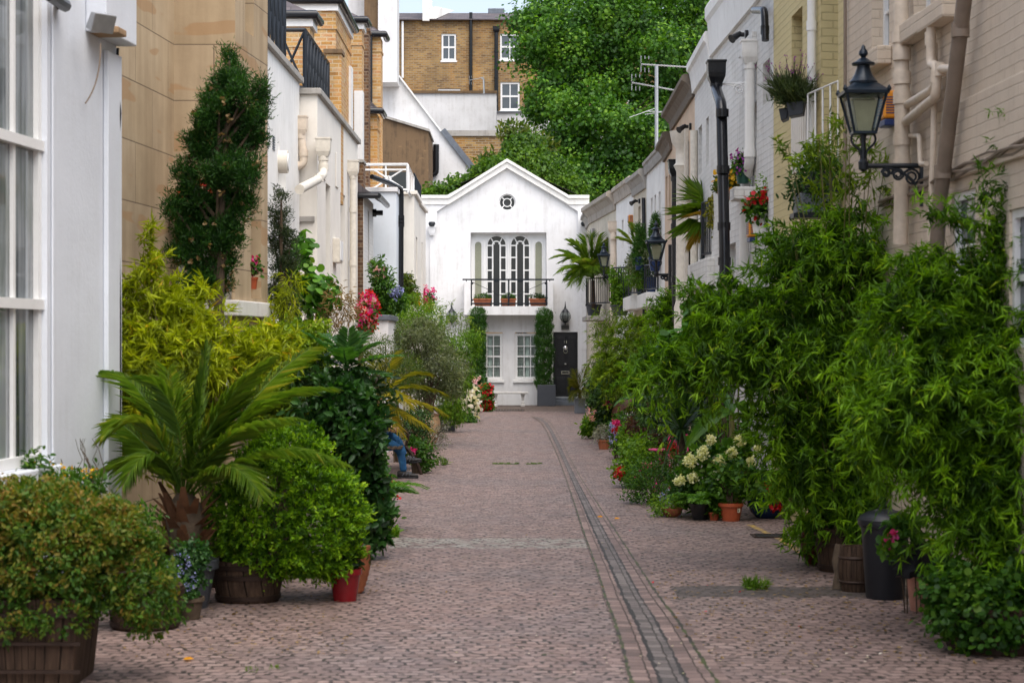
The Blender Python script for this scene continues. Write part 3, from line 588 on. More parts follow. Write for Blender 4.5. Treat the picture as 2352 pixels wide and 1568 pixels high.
# ---------------------------------------------------------------- windows, doors, pipes, railings
def window(W, a0, a1, z0, z1, d, nx, ny, parent, name='window', fm=None, gm_='glass', fw=.06, bar=.025, sill=.0, curtain=None):
    fm = fm or M['white_trim']; f = MB(); e = .003
    W.box(f, a0 + e, a0 + fw, d - .05, d + .02, z0 + e, z1 - e); W.box(f, a1 - fw, a1 - e, d - .05, d + .02, z0 + e, z1 - e)
    W.box(f, a0 + fw, a1 - fw, d - .05, d + .018, z1 - fw, z1 - e); W.box(f, a0 + fw, a1 - fw, d - .05, d + .018, z0 + e, z0 + fw * 1.1)
    ia, ib, ja, jb = a0 + fw, a1 - fw, z0 + fw * 1.1, z1 - fw
    for i in range(1, nx):
        x = ia + (ib - ia) * i / nx; W.box(f, x - bar / 2, x + bar / 2, d - .03, d + .008, ja, jb)
    for j in range(1, ny):
        z = ja + (jb - ja) * j / ny; k = bar * (1.8 if (ny % 2 == 0 and j == ny // 2) else 1); W.box(f, ia, ib, d - .032, d + .010, z - k / 2, z + k / 2)
    o = f.build(name, fm, parent)
    p = MB(); W.face(p, ia, ib, ja, jb, (), 0, d - .018); p.build('pane', M[gm_], o)
    if sill:
        s = MB(); W.box(s, a0 - .05, a1 + .05, d, sill, z0 - .09, z0 - .003); s.build('sill', fm, o, bev=.008)
    if curtain:
        c = MB(); n = 24
        for i in range(n):
            xa, xb = ia + (ib - ia) * i / n, ia + (ib - ia) * (i + 1) / n; da, db = d - .12 + .02 * (i % 2), d - .12 + .02 * ((i + 1) % 2)
            c.quad(W.p(xa, da, ja), W.p(xb, db, ja), W.p(xb, db, jb), W.p(xa, da, jb))
        c.build('curtain', M[curtain], o)
    b = MB(); W.face(b, a0 + e, a1 - e, z0 + e, z1 - e, (), 0, d - .30); b.build('dark_interior', M['inner'], o)
    return o
def pipe(name, label, pts, r, m, W=None, cat='drainpipe', hopper=None, collars=(), group=None, parent=None, brackets=()):
    """a pipe run with collars; one thing"""
    t = parent or thing(name, label, cat, Vector(pts[-1]), group)
    mb = MB(); q = [Vector(p) for p in pts]
    # round the corners
    path = [q[0]]
    for i in range(1, len(q) - 1):
        a, b, c = q[i - 1], q[i], q[i + 1]; k = min(r * 2.2, (b - a).length * .45, (c - b).length * .45)
        p0 = b + (a - b).normalized() * k; p1 = b + (c - b).normalized() * k; path += bez(p0, b, p1, 4)
    path.append(q[-1]); mb.tube(path, r, 14)
    mb.build('pipe', m, t, True)
    for c in collars:
        c = Vector(c); MB().tube([c - Vector((0, 0, .05)), c + Vector((0, 0, .05))], r * 1.18, 14).build('collar', m, t, True)
    if hopper is not None:
        h = MB(); c = Vector(hopper); k = r * 1.9
        h.lathe(c, [(k * .8, -.14), (k * 1.15, -.06), (k * 1.22, .0), (k * 1.25, .13), (k * 1.36, .135), (k * 1.36, .16), (k * 1.2, .16), (k * 1.1, .05), (.01, .05)], 4, rot=math.pi / 4); h.build('hopper', m, t)
    return t
def wallpipe(W, name, label, px, d, r, m, **kw):
    """px: photo points along the pipe, all at distance d off the wall W"""
    pts = [W.p(*(lambda s: (s[0], d, s[1]))(W.at(x, y, d))) for x, y in px]
    for k in ('hopper',):
        if kw.get(k): kw[k] = W.p(*(lambda s: (s[0], d, s[1]))(W.at(*kw[k], d)))
    if kw.get('collars'): kw['collars'] = [W.p(*(lambda s: (s[0], d, s[1]))(W.at(*c, d))) for c in kw['collars']]
    return pipe(name, label, pts, r, m, **kw)
def railing(name, label, cat, corners, z0, z1, m, nper=9, group=None, bar=.012, style='bars', parent=None, rail=.03, deck=None):
    """railing along plan corners"""
    t = parent or thing(name, label, cat, Vector((corners[0][0], corners[0][1], z0)), group)
    top = MB(); bl = MB()
    q = [Vector((c[0], c[1], 0)) for c in corners]
    for p in q: bl.tube([p + Vector((0, 0, z0)), p + Vector((0, 0, z1))], rail * .6, 4)
    for a, b in zip(q[:-1], q[1:]):
        for z in (z0 + .06, z1): top.tube([a + Vector((0, 0, z)), b + Vector((0, 0, z))], rail * .6, 4)
        n = max(2, int((b - a).length * nper))
        for i in range(1, n):
            p = a.lerp(b, i / n)
            if style == 'bars': bl.tube([p + Vector((0, 0, z0 + .06)), p + Vector((0, 0, z1))], bar, 5)
        if style == 'cross':
            n = max(1, round((b - a).length / .45))
            for i in range(n):
                p0, p1 = a.lerp(b, i / n), a.lerp(b, (i + 1) / n)
                for s in (0, 1):
                    u, v = (p0, p1) if s else (p1, p0); bl.tube([u + Vector((0, 0, z0 + .06)), v + Vector((0, 0, z1))], bar, 5)
                bl.tube([p1 + Vector((0, 0, z0)), p1 + Vector((0, 0, z1))], bar * 1.3, 5)
    top.build('rail', m, t); bl.build('balusters', m, t, True)
    return t

# ================================================================ the white house at the end of the lane
ZF = 62.6; E = Wall(((960 - CX) * ZF / FP, ZF), ((1365 - CX) * ZF / FP, ZF), (0, -1)); KF = ZF / FP
def ex(x): return E.S(x)
def ez(y): return EYE + (CY - y) * KF
end_house = thing('end_house', 'white gabled house closing the lane with arched balcony doors and black front door', 'house', (0, ZF, 0))
def end_house_build():
    H = end_house
    # central panel with holes; polygon above for the gable
    holes = [(ex(1081), ex(1255), ez(706), ez(534), .32), (ex(1097), ex(1154.5), ez(874), ez(763), .14), (ex(1182.5), ex(1240), ez(874), ez(763), .14), (ex(1270.5), ex(1329.6), ez(914), ez(762), .12)]
    mb = MB(); a0, a1 = ex(1004), ex(1327); zt = ez(486)
    E.face(mb, a0, a1, 0, zt, holes)
    # gable above zt with the round hole
    cx_, cz_, rr = ex(1165), ez(479), 19.5 * KF; apex = (ex(1164.5), ez(384)); n = 40
    ring = [(cx_ + rr * math.cos(2 * math.pi * i / n), cz_ + rr * math.sin(2 * math.pi * i / n)) for i in range(n)]
    # split zt line crosses the circle: build the gable polygon as a fan strip between outer outline and ring (ring centre just above zt)
    cz2 = max(cz_, zt + rr + .02)
    ring = [(x, z - cz_ + cz2) for x, z in ring]; outl = []
    tri = [(a0, zt), (a1, zt), apex]
    def ray(th):
        best = 1e9
        for (x0, z0), (x1, z1) in zip(tri, tri[1:] + tri[:1]):
            dx, dz = math.cos(th), math.sin(th); ex_, ez_ = x1 - x0, z1 - z0; den = dx * ez_ - dz * ex_
            if abs(den) < 1e-9: continue
            t = ((x0 - cx_) * ez_ - (z0 - cz2) * ex_) / den; s = ((x0 - cx_) * dz - (z0 - cz2) * dx) / den
            if t > 0 and -1e-6 <= s <= 1 + 1e-6: best = min(best, t)
        return (cx_ + math.cos(th) * best, cz2 + math.sin(th) * best)
    angs = sorted(set([2 * math.pi * i / 120 for i in range(120)] + [math.atan2(z - cz2, x - cx_) % (2 * math.pi) for x, z in tri]))
    for i in range(len(angs)):
        t0, t1 = angs[i], angs[(i + 1) % len(angs)]; o0, o1 = ray(t0), ray(t1)
        r0 = (cx_ + rr * math.cos(t0), cz2 + rr * math.sin(t0)); r1 = (cx_ + rr * math.cos(t1), cz2 + rr * math.sin(t1))
        mb.quad(E.p(r0[0], 0, r0[1]), E.p(o0[0], 0, o0[1]), E.p(o1[0], 0, o1[1]), E.p(r1[0], 0, r1[1]))
        mb.quad(E.p(r0[0], 0, r0[1]), E.p(r0[0], -.16, r0[1]), E.p(r1[0], -.16, r1[1]), E.p(r1[0], 0, r1[1]))
    # body sides
    L, Rr = ex(972), ex(1352)
    for a in (L, Rr): mb.quad(E.p(a, -.02, 0), E.p(a, -9, 0), E.p(a, -9, ez(455)), E.p(a, -.02, ez(455)))
    mb.build('wall', M['white'], H)
    # proud surround: side strips and the band over the gable
    s = MB(); dd = .10
    s.hexa([E.p(L, -.05, 0), E.p(a0, -.05, 0), E.p(a0, dd, 0), E.p(L, dd, 0), E.p(L, -.05, ez(462)), E.p(a0, -.05, ez(462)), E.p(a0, dd, ez(462)), E.p(L, dd, ez(462))])
    s.hexa([E.p(a1, -.05, 0), E.p(Rr, -.05, 0), E.p(Rr, dd, 0), E.p(a1, dd, 0), E.p(a1, -.05, ez(462)), E.p(Rr, -.05, ez(462)), E.p(Rr, dd, ez(462)), E.p(a1, dd, ez(462))])
    for (xa, ya, ya2), (xb, yb, yb2) in (((1004, 462, 486), (1164.5, 372, 384)), ((1164.5, 372, 384), (1327, 462, 486))):
        c = [(ex(xa), ez(ya2)), (ex(xb), ez(yb2)), (ex(xb), ez(yb)), (ex(xa), ez(ya))]
        vs = [E.p(a, -.05, z) for a, z in c] + [E.p(a, dd - .003, z) for a, z in c]; s.add(vs, [(0, 3, 2, 1), (4, 5, 6, 7), (0, 1, 5, 4), (1, 2, 6, 5), (2, 3, 7, 6), (3, 0, 4, 7)])
    s.build('pilaster_surround', M['white'], H)
    c = MB()   # coping following the gable
    prof = [(967, 449), (1031, 449), (1164.5, 365.5), (1305.5, 449), (1353, 449)]
    for (xa, ya), (xb, yb) in zip(prof[:-1], prof[1:]):
        for th, d1, off in ((7, .20, 0), (14, .14, 7)):
            q = [(ex(xa), ez(ya + off + th)), (ex(xb), ez(yb + off + th)), (ex(xb), ez(yb + off)), (ex(xa), ez(ya + off))]
            vs = [E.p(a, -.3, z) for a, z in q] + [E.p(a, d1, z) for a, z in q]; c.add(vs, [(0, 3, 2, 1), (4, 5, 6, 7), (0, 1, 5, 4), (1, 2, 6, 5), (2, 3, 7, 6), (3, 0, 4, 7)])
    c.build('gable_coping', M['white_wall2'], H)
    r = MB()   # roof behind the gable
    ap, el, er = (ex(1164.5), ez(372)), (ex(980), ez(454)), (ex(1348), ez(454))
    for q in (el, er): r.quad(E.p(ap[0], -.25, ap[1]), E.p(q[0], -.25, q[1]), E.p(q[0], -9, q[1]), E.p(ap[0], -9, ap[1]))
    r.build('roof', M['slate'], H)
    # round window
    f = MB(); 
    def ringm(mb, r0, r1, d0, d1, n=36):
        for i in range(n):
            t0, t1 = 2 * math.pi * i / n, 2 * math.pi * (i + 1) / n
            def q(r, t, d): return E.p(cx_ + r * math.cos(t), d, cz2 + r * math.sin(t))
            mb.hexa([q(r0, t0, d0), q(r1, t0, d0), q(r1, t1, d0), q(r0, t1, d0), q(r0, t0, d1), q(r1, t0, d1), q(r1, t1, d1), q(r0, t1, d1)])
    ringm(f, rr * .86, rr - .003, -.12, -.05); ringm(f, rr * .42, rr * .52, -.12, -.06)
    for k in range(4):
        t = math.pi / 4 + k * math.pi / 2; ca, sa = math.cos(t), math.sin(t); w_ = .016
        f.hexa([E.p(cx_ + ca * r_ - sa * w_ * s_, d_, cz2 + sa * r_ + ca * w_ * s_) for d_ in (-.12, -.06) for r_, s_ in ((rr * .5, -1), (rr * .88, -1), (rr * .88, 1), (rr * .5, 1))])
    o = f.build('round_window', M['white_trim'], H); p = MB(); p.poly([E.p(cx_ + rr * math.cos(2 * math.pi * i / 32), -.10, cz2 + rr * math.sin(2 * math.pi * i / 32)) for i in range(32)]); p.build('pane', M['glass'], o)
    # french doors in the recess: boards with arched openings
    D0 = -.28
    def arch(mb, xa, xb, y0, y1, d):   # an arched pane shape as polygon list (x in photo units)
        a, b = ex(xa), ex(xb); r_ = (b - a) / 2; zc = ez(y1) - r_
        return [E.p(a, d, ez(y0)), E.p(b, d, ez(y0))] + [E.p((a + b) / 2 + r_ * math.cos(math.pi * i / 14), d, zc + r_ * math.sin(math.pi * i / 14)) for i in range(15)]
    bd = MB(); E.face(bd, ex(1081), ex(1255), ez(706), ez(534), (), 0, D0); doors = bd.build('french_doors', M['white_trim'], H)
    tr = MB()
    for x in (1083, 1112, 1168.2, 1224, 1253): E.box(tr, ex(x - 1.2), ex(x + 1.2), D0, D0 + .05, ez(706), ez(534))
    E.box(tr, ex(1081), ex(1255), D0, D0 + .06, ez(537.5), ez(534.2)); tr.build('door_frame', M['white_trim'], doors)
    for xa, xb in ((1090.7, 1105.5), (1229.7, 1244.9)):
        m_ = MB(); m_.poly(arch(m_, xa, xb, 706, 554.7, D0 + .008)); m_.build('side_light', M['curtain'], doors)
        m_ = MB(); q = arch(m_, xa - .8, xb + .8, 706, 553.8, D0 + .02)
        m_.tube(q[1:] + [q[0]], .012, 5); m_.build('side_light_moulding', M['white_trim'], doors)
    for xa, xb, ca, cb in ((1119, 1162, 1132.8, 1147.4), (1173.3, 1216, 1187.5, 1202)):
        m_ = MB(); m_.poly(arch(m_, xa, xb, 706, 540.7, D0 + .010)); pane = m_.build('arched_pane', M['glass'], doors)
        b_ = MB(); q = arch(b_, ca - 1.4, cb + 1.4, 706, 553.2, D0 + .022); b_.tube(q[1:] + [q[0]], .024, 6)
        q = arch(b_, xa - .6, xb + .6, 706, 539.8, D0 + .02); b_.tube(q[1:] + [q[0]], .02, 6)
        for y in (563, 590.5, 620, 645.5, 674.5):
            for u, v in ((xa, ca), (cb, xb)): E.box(b_, ex(u), ex(v), D0 + .008, D0 + .03, ez(y + 1.4), ez(y - 1.4))
        mx, zc = ex((xa + xb) / 2), ez(540.7) - (ex(xb) - ex(xa)) / 2; r1, r2 = (ex(cb) - ex(ca)) / 2 + .01, (ex(xb) - ex(xa)) / 2
        for th in (R(52), R(128)):
            b_.tube([E.p(mx + r_ * math.cos(th), D0 + .02, zc + r_ * math.sin(th) - (.06 if r_ == r1 else 0)) for r_ in (r1, r2)], .018, 5)
        b_.build('glazing_bars', M['white_trim'], doors)
    # balcony
    b = MB(); dz = .62
    E.box(b, ex(1067), ex(1270), .003, dz, ez(724), ez(704))
    for xa, xb in ((1067, 1082), (1257.5, 1270)): E.box(b, ex(xa), ex(xb), .003, dz - .003, ez(704) + .001, ez(648))
    bal = b.build('balcony', M['white'], H, bev=.006)
    rl = MB(); dr = dz - .05
    E.box(rl, ex(1063.5), ex(1271.5), dr - .03, dr + .05, ez(645), ez(641.5)); E.box(rl, ex(1082), ex(1257), dr - .02, dr + .03, ez(699.5), ez(696))
    for x in (1083.5, 1168.5, 1254.5): E.box(rl, ex(x - 1.6), ex(x + 1.6), dr - .025, dr + .025, ez(703), ez(644))
    for x in (1072, 1262): E.box(rl, ex(x - 1), ex(x + 1), dr - .02, dr + .02, ez(650), ez(645))
    for x0, x1 in ((1085, 1167), (1253, 1170)):
        pts = [E.p(ex(x0 + (x1 - x0) * i / 8), dr, ez(649 + 37 * (i / 8) ** 1.0)) for i in range(9)]; rl.tube(pts, .008, 4)
        for yy in (652, 690): rl.lathe(E.p(ex(x0), dr, ez(yy)), [(.03, -.03), (.045, 0), (.03, .03)], 8)
    rl.build('balcony_railing', M['iron'], bal)
    # ground floor windows with shutters behind real glass
    for xa, xb in ((1097, 1154.5), (1182.5, 1240)):
        o = window(E, ex(xa), ex(xb), ez(872), ez(765), -.10, 3, 4, H, 'sash_window', gm_='clear2', fw=.085, bar=.03, sill=.06)
        sh = MB(); a, b2 = ex(xa + 7), ex(xb - 7)
        for q in range(30):
            z = ez(868) + (ez(769) - ez(868)) * q / 30
            for u, v in ((a, a + (b2 - a) * .40), (a + (b2 - a) * .60, b2)): sh.quad(E.p(u, -.18, z), E.p(v, -.18, z), E.p(v, -.145, z + .037), E.p(u, -.145, z + .037))
        n = 10
        for i in range(n):
            u, v = a + (b2 - a) * (.4 + .2 * i / n), a + (b2 - a) * (.4 + .2 * (i + 1) / n); sh.quad(E.p(u, -.2 + .02 * (i % 2), ez(870)), E.p(v, -.2 + .02 * ((i + 1) % 2), ez(870)), E.p(v, -.2 + .02 * ((i + 1) % 2), ez(767)), E.p(u, -.2 + .02 * (i % 2), ez(767)))
        sh.build('shutters', M['shutter'], o)
    # front door
    d = MB(); a, b2, z0, z1 = ex(1270.5) + .003, ex(1329.6) - .003, ez(911), ez(762) - .003; E.box(d, a, b2, -.11, -.05, z0, z1); door = d.build('front_door', M['black'], H)
    pn = MB()
    def panel(u0, u1, ya, yb):
        E.box(pn, a + (b2 - a) * u0, a + (b2 - a) * u1, -.05, -.028, ez(yb), ez(ya)); 
        E.box(pn, a + (b2 - a) * (u0 + .03), a + (b2 - a) * (u1 - .03), -.028, -.018, ez(yb - 3), ez(ya + 3))
    for ya, yb in ((772, 842), (866, 900)):
        panel(.12, .46, ya, yb); panel(.54, .88, ya, yb)
    pn.build('door_panel', M['black'], door, bev=.008)
    for x in (1295.7, 1301):   # 11
        k = MB(); E.box(k, ex(x - 1), ex(x + 1), -.05, -.025, ez(788.3), ez(782)); k.build('house_number', M['chrome'], door)
    k = MB(); kc = E.p(ex(1298.8), -.02, ez(800)); k.lathe(kc - Vector((0, 0, .07)), [(.01, 0), (.05, .02), (.075, .07), (.07, .12), (.04, .15), (.01, .16)], 12, 1, .5)
    for s in (-1, 1): k.lathe(kc + Vector((s * .06, 0, .03)), [(.005, -.03), (.03, 0), (.005, .03)], 8)
    k.tube([kc + Vector((.06 * math.cos(t), -.045, -.08 + .07 * math.sin(t))) for t in [2 * math.pi * i / 16 for i in range(17)]], .012, 6); k.build('lion_head_knocker', M['chrome'], door, True)
    k = MB(); k.lathe(E.p(ex(1299), -.03, ez(836)) - Vector((0, 0, .04)), [(.005, 0), (.04, .02), (.045, .04), (.04, .06), (.005, .08)], 12); k.build('door_knob', M['chrome'], door, True); k = MB(); k.lathe(E.p(ex(1273.5), -.03, ez(810)), [(.005, 0), (.02, .01), (.02, .04), (.005, .05)], 8); k.build('latch', M['chrome'], door, True)
    k = MB()
    for q in ((1289, 1308, 853.6, 851.7), (1289, 1308, 859, 857.1), (1289, 1291, 857.1, 853.6), (1306, 1308, 857.1, 853.6)): E.box(k, ex(q[0]), ex(q[1]), -.05, -.012, ez(q[2]), ez(q[3]))
    k.build('letter_box', M['chrome'], door)
    st = MB(); E.box(st, ex(1262), ex(1335), .003, .34, 0.0, .16); E.box(st, ex(1266), ex(1332), -.10, .20, .161, .24); st.build('doorstep', M['lead'], H, bev=.01)
    st = MB(); E.box(st, ex(1268), ex(1332), -.11, .03, ez(914), ez(910.6)); st.build('threshold', M['metal'], H)
    # corner hoppers
    for x, lr in ((993, -1), (1341, 1)):
        h = MB(); c_ = E.p(ex(x), .26, ez(537)); h.lathe(c_, [(.09, -.06), (.13, .02), (.16, .18), (.19, .19), (.19, .26), (.01, .26)], 4, 1, .7, math.pi / 4)
        E.box(h, ex(x - 5), ex(x + 5), .101, .16, 0.0, ez(536)); 
        for y in (690, 800): E.box(h, ex(x - 6.3), ex(x + 6.3), .1, .175, ez(y + 2.5), ez(y - 2.5))
        h.build('hopper_and_downpipe', M['white'], H)
        k = MB(); k.lathe(E.p(ex(x), .30, ez(522) + .0), [(.06, 0), (.10, .02), (.11, .10), (.09, .15), (.01, .16)], 12); k.build('floodlight', M['black'], H, True)
end_house_build()
for x, z_, lab in ((1038, 741, 'left'), (1298, 741, 'right')):
    c = E.p(ex(x), .2, ez(z_)); t = thing('wall_lantern', 'glass onion wall lantern ' + ('above the black front door' if lab == 'right' else 'beside the small dome camera on the white house'), 'lantern', c)
    b = MB(); b.lathe(c, [(.01, -.02), (.06, 0), (.10, .05), (.105, .055)], 10); b.lathe(c + Vector((0, 0, .32)), [(.13, 0), (.09, .06), (.04, .12), (.02, .2), (.008, .34)], 10)
    for i in range(6):
        a = i * math.pi / 3; b.tube([c + Vector((math.cos(a) * r_, math.sin(a) * r_, h)) for r_, h in ((.10, .05), (.165, .15), (.165, .22), (.12, .33))], .009, 4)
    for h in (.12, .2): b.lathe(c + Vector((0, 0, h)), [(.16, -.006), (.175, 0), (.16, .006)], 14)
    b.tube([c + Vector((0, .2, .02)), c + Vector((0, .1, -.06)), c + Vector((0, 0, -.02))], .018, 6)
    if lab == 'right':
        for q in range(3): b.box(c.x - .12, c.x + .12, c.y + .12, c.y + .197, c.z - .10 - q * .05, c.z - .075 - q * .05)
    b.build('frame', M['iron'], t); b = MB(); b.lathe(c + Vector((0, 0, .055)), [(.09, 0), (.15, .1), (.15, .17), (.11, .265)], 12); b.build('glass', M['clear'], t, True)
c = E.p(ex(1012.6), .12, ez(728)); t = thing('security_camera', 'small grey dome camera on the white end house', 'camera', c)
b = MB(); b.lathe(c, [(.01, -.07), (.05, -.05), (.065, 0), (.05, .05), (.01, .06)], 12); b.build('dome', M['black'], t, True); b = MB(); b.box(c.x - .03, c.x + .03, c.y - .0, c.y + .117, c.z - .02, c.z + .03); b.build('mount', M['white_trim'], t)

# ================================================================ background buildings beyond the end house
def far_terrace():
    z = 100.0; W = Wall(((870 - CX) * z / FP, z), ((1750 - CX) * z / FP, z), (0, -1)); k = z / FP
    X = lambda x: W.S(x); Z = lambda y: EYE + (CY - y) * k
    H = thing('brick_terrace', 'tall yellow brick terrace with sash windows and slate roof far behind the white gable', 'house', (0, z, 0))
    wins = [(1013.6, 1048, 140, 78), (1148, 1194, 138, 78), (1149, 1194, 254, 189), (1005.6, 1058, 262, 204), (1290, 1330, 138, 78), (1290, 1330, 254, 189), (1440, 1480, 138, 78), (1440, 1480, 254, 189)]
    mb = MB(); W.shell(mb, X(870), X(1750), 0, Z(46), [(X(a), X(b), Z(c), Z(d)) for a, b, c, d in wins], .14, 8); mb.build('wall', M['far_brick'], H)
    for a, b, c, d in wins: window(W, X(a) + .01, X(b) - .01, Z(c) + .01, Z(d) - .01, -.06, 2, 2, H, 'window', gm_='reflect', fw=.09, bar=.05, sill=.03)
    r = MB(); r.quad(W.p(X(870), .25, Z(46)), W.p(X(1750), .25, Z(46)), W.p(X(1750), -2.2, Z(14)), W.p(X(870), -2.2, Z(14))); r.quad(W.p(X(870), .25, Z(46)), W.p(X(1750), .25, Z(46)), W.p(X(1750), .25, Z(48)), W.p(X(870), .25, Z(48)))
    r.quad(W.p(X(870), -2.2, Z(14)), W.p(X(1750), -2.2, Z(14)), W.p(X(1750), -7, Z(40)), W.p(X(870), -7, Z(40))); roof = r.build('roof', M['slate'], H)
    c = MB(); W.box(c, X(971), X(987), -3, .27, Z(50), Z(-40)); c.poly([W.p(X(987.1), .26, Z(45)), W.p(X(1003), .26, Z(45)), W.p(X(1010), -.5, Z(14)), W.p(X(1040), -3, Z(2)), W.p(X(1004), -3, Z(-6)), W.p(X(987.1), -3, Z(-6))]); c.build('chimney', M['white_wall2'], roof)
    c = MB(); W.box(c, X(1120), X(1158), -3.6, -2.0, Z(22), Z(4)); c.build('roof_hatch', M['lead'], roof, bev=.03)
    pipe('p', '', [W.p(X(1081.6), .1, Z(30)), W.p(X(1081.6), .1, Z(215))], .085, M['pipe_black'], parent=H)
    pipe('p', '', [W.p(X(1140), .14, Z(70)), W.p(X(1140), .14, Z(300))], .10, M['pipe_black'], parent=H, hopper=W.p(X(1140), .14, Z(70)), collars=[W.p(X(1140), .14, Z(y)) for y in (120, 180, 250)])
    pipe('p', '', [W.p(X(925), .1, Z(50)), W.p(X(925), .1, Z(180))], .06, M['white_trim'], parent=H)
far_terrace()
def flat(name, label, z, x0, x1, ytop, m, cop=None, copm='coping', depth=2.0, y2=None):
    W = Wall(((x0 - CX) * z / FP, z), ((x1 - CX) * z / FP, z), (0, -1)); h = EYE + (CY - ytop) * z / FP
    H = thing(name, label, 'wall', (W.A.x, z, 0)); mb = MB(); W.shell(mb, 0, W.L, 0, h, (), .1, depth); mb.build('wall', M[m], H)
    if cop: c = MB(); W.box(c, -.03, W.L + .03, -depth, .08, h + .002, h + cop); c.build('coping', M[copm], H)
    return W
flat('garden_wall', 'wide white rendered wall with dark coping in front of the brick terrace', 90, 900, 1140, 215, 'white', .12, 'render_brown')
flat('garden_wall', 'lower white wall half hidden behind the big plane tree', 93, 1141.5, 1420, 259, 'white', .06, 'lead')
W = flat('yard_wall', 'short brown brick wall with thick grey coping above the ivy roof', 78, 1024, 1240, 313, 'far_brick', .22)
def white_gable():
    z = 76.5; k = z / FP; X = lambda x: (x - CX) * k; Z = lambda y: EYE + (CY - y) * k
    H = thing('white_gable_wall', 'tall white flank wall with long sloping lead edge above the ivy roof', 'wall', (X(980), z, 0))
    mb = MB(); pts = [(X(800), 0), (X(1095), 0), (X(1095), Z(408)), (X(877), Z(126)), (X(877), Z(-160)), (X(800), Z(-160))]
    n = len(pts); vs = [(x, z, h) for x, h in pts] + [(x, z + 9, h) for x, h in pts]; mb.add(vs, [tuple(range(n))[::-1], tuple(range(n, 2 * n))] + [(i, (i + 1) % n, n + (i + 1) % n, n + i) for i in range(n)]); mb.build('wall', M['white'], H)
    f = MB(); a, b = Vector((X(877), z - .12, Z(126))), Vector((X(1012), z - .12, Z(303))); c = Vector((X(1095), z - .12, Z(408)))
    up = Vector((.55, 0, .42)).normalized() * .12
    def slab(mb, p, q, th): u = up.normalized() * th; y = Vector((0, 9.2, 0)); mb.hexa([p, q, q + y, p + y, p + u, q + u, q + u + y, p + u + y])
    slab(f, a, b, .06); f.build('coping', M['white_trim'], H); f = MB(); slab(f, b, c, .22); f.build('lead_edge', M['lead'], H)
    for q, r_ in (([(985, 432), (985, 335)], .05), ([(978, 402), (1002, 402), (1002, 333)], .115)):
        pipe('p', '', [Vector((X(x), z - .15, Z(y))) for x, y in q], r_, M['pipe_black'], parent=H)
    # tall white chimney stack in front at the top
    H2 = thing('white_chimney', 'tall white chimney stack rising out of the picture beside the brick pier', 'chimney', (X(895), z - 1, 0))
    mb = MB(); mb.box(X(874), X(917), z - 1.4, z - .01, Z(200), Z(-60)); mb.build('stack', M['white'], H2)
    mb = MB(); mb.box(X(842), X(873.8), z - 1.2, z - .02, Z(130), Z(-60)); mb.build('brick_flank', M['render_brown'], H2)
white_gable()
def brown_box():
    z = 72.3; k = z / FP; X = lambda x: (x - CX) * k; Z = lambda y: EYE + (CY - y) * k
    H = thing('rendered_outbuilding', 'brown weathered rendered block with dark coping behind the white railing', 'house', (X(930), z, 0))
    pts = [(X(850), 0), (X(984), 0), (X(984), Z(303)), (X(850), Z(262))]
    n = 4; mb = MB(); vs = [(x, z, h) for x, h in pts] + [(x, z + 4, h) for x, h in pts]; mb.add(vs, [tuple(range(n))[::-1], tuple(range(n, 2 * n))] + [(i, (i + 1) % n, n + (i + 1) % n, n + i) for i in range(n)]); mb.build('wall', M['render_brown'], H)
    c = MB(); a, b = (X(848), Z(261)), (X(987), Z(303)); c.hexa([(a[0], z - .1, a[1] + .003), (b[0], z - .1, b[1] + .003), (b[0], z + 4, b[1] + .003), (a[0], z + 4, a[1] + .003), (a[0], z - .1, a[1] + .09), (b[0], z - .1, b[1] + .09), (b[0], z + 4, b[1] + .09), (a[0], z + 4, a[1] + .09)]); c.build('coping', M['coping'], H)
    c = MB(); c.box(X(894), X(938), z - .06, z - .005, Z(445), Z(395)); c.build('terrace_door', M['glass'], H)
brown_box()
# yellow brick upper storeys behind the left terrace
def brick_block(label, x0, x1, z, ytop, x2, base=0, m='yellow_brick', gutter=True, fascia=True, cham=0):
    """front face x0..x1 at z, lane side running back to where x2 is seen"""
    k = z / FP; X0, X1 = (x0 - CX) * k, (x1 - CX) * k; h = EYE + (CY - ytop) * k; zb = max(z + .6, X1 * FP / (x2 - CX)) if x2 else z + 3
    H = thing('brick_upper_storey', label, 'house', (X1, z, base)); mb = MB(); mb.box(X0, X1, z, zb, base, h); mb.build('wall', M[m], H)
    if fascia: f = MB(); f.box(X0, X1 + .05, z - .05, zb + .02, h + .003, h + .16); f.build('fascia', M['white_trim'], H)
    if gutter:
        f = MB(); hh = h + (.19 if fascia else .06); f.tube([(X0, z - .1, hh), (X1 + .10, z - .1, hh), (X1 + .10, zb, hh)], .075, 10); f.build('gutter', M['pipe_black'], H, True)
        f = MB(); f.quad((X0, z - .05, hh + .03), (X1 + .06, z - .05, hh + .03), (X1 - .5, z + .5, hh + .35), (X0, z + .5, hh + .35)); f.quad((X1 + .06, z - .05, hh + .03), (X1 + .06, zb, hh + .03), (X1 - .5, zb, hh + .35), (X1 - .5, z + .5, hh + .35)); f.build('roof', M['slate'], H)
    f = MB(); f.box(X0 + .002, X1 + .02, z - .02, zb + .004, h - .34, h - .28); f.build('string_course', M[m], H)
    return X0, X1, zb, h, H
brick_block('yellow brick dormer with black gutter behind the black roof railing', 600, 712, 33.6, 62, 722)
X0, X1, zb, h, H = brick_block('tallest and palest yellow brick block, with black gutter, above the cream house', 560, 771, 37.5, 26, 806)
wl = Wall((X1, 37.5), (X1, zb), (1, 0))
mb = MB(); wl.box(mb, 3.0, 3.5, 0, .05, 4.6, 7.6); mb.build('window_surround', M['white_trim'], H)
X0, X1, zb, h, H = brick_block('second yellow brick block stepping forward with black gutter', 760, 831, 42.2, 68, 836)
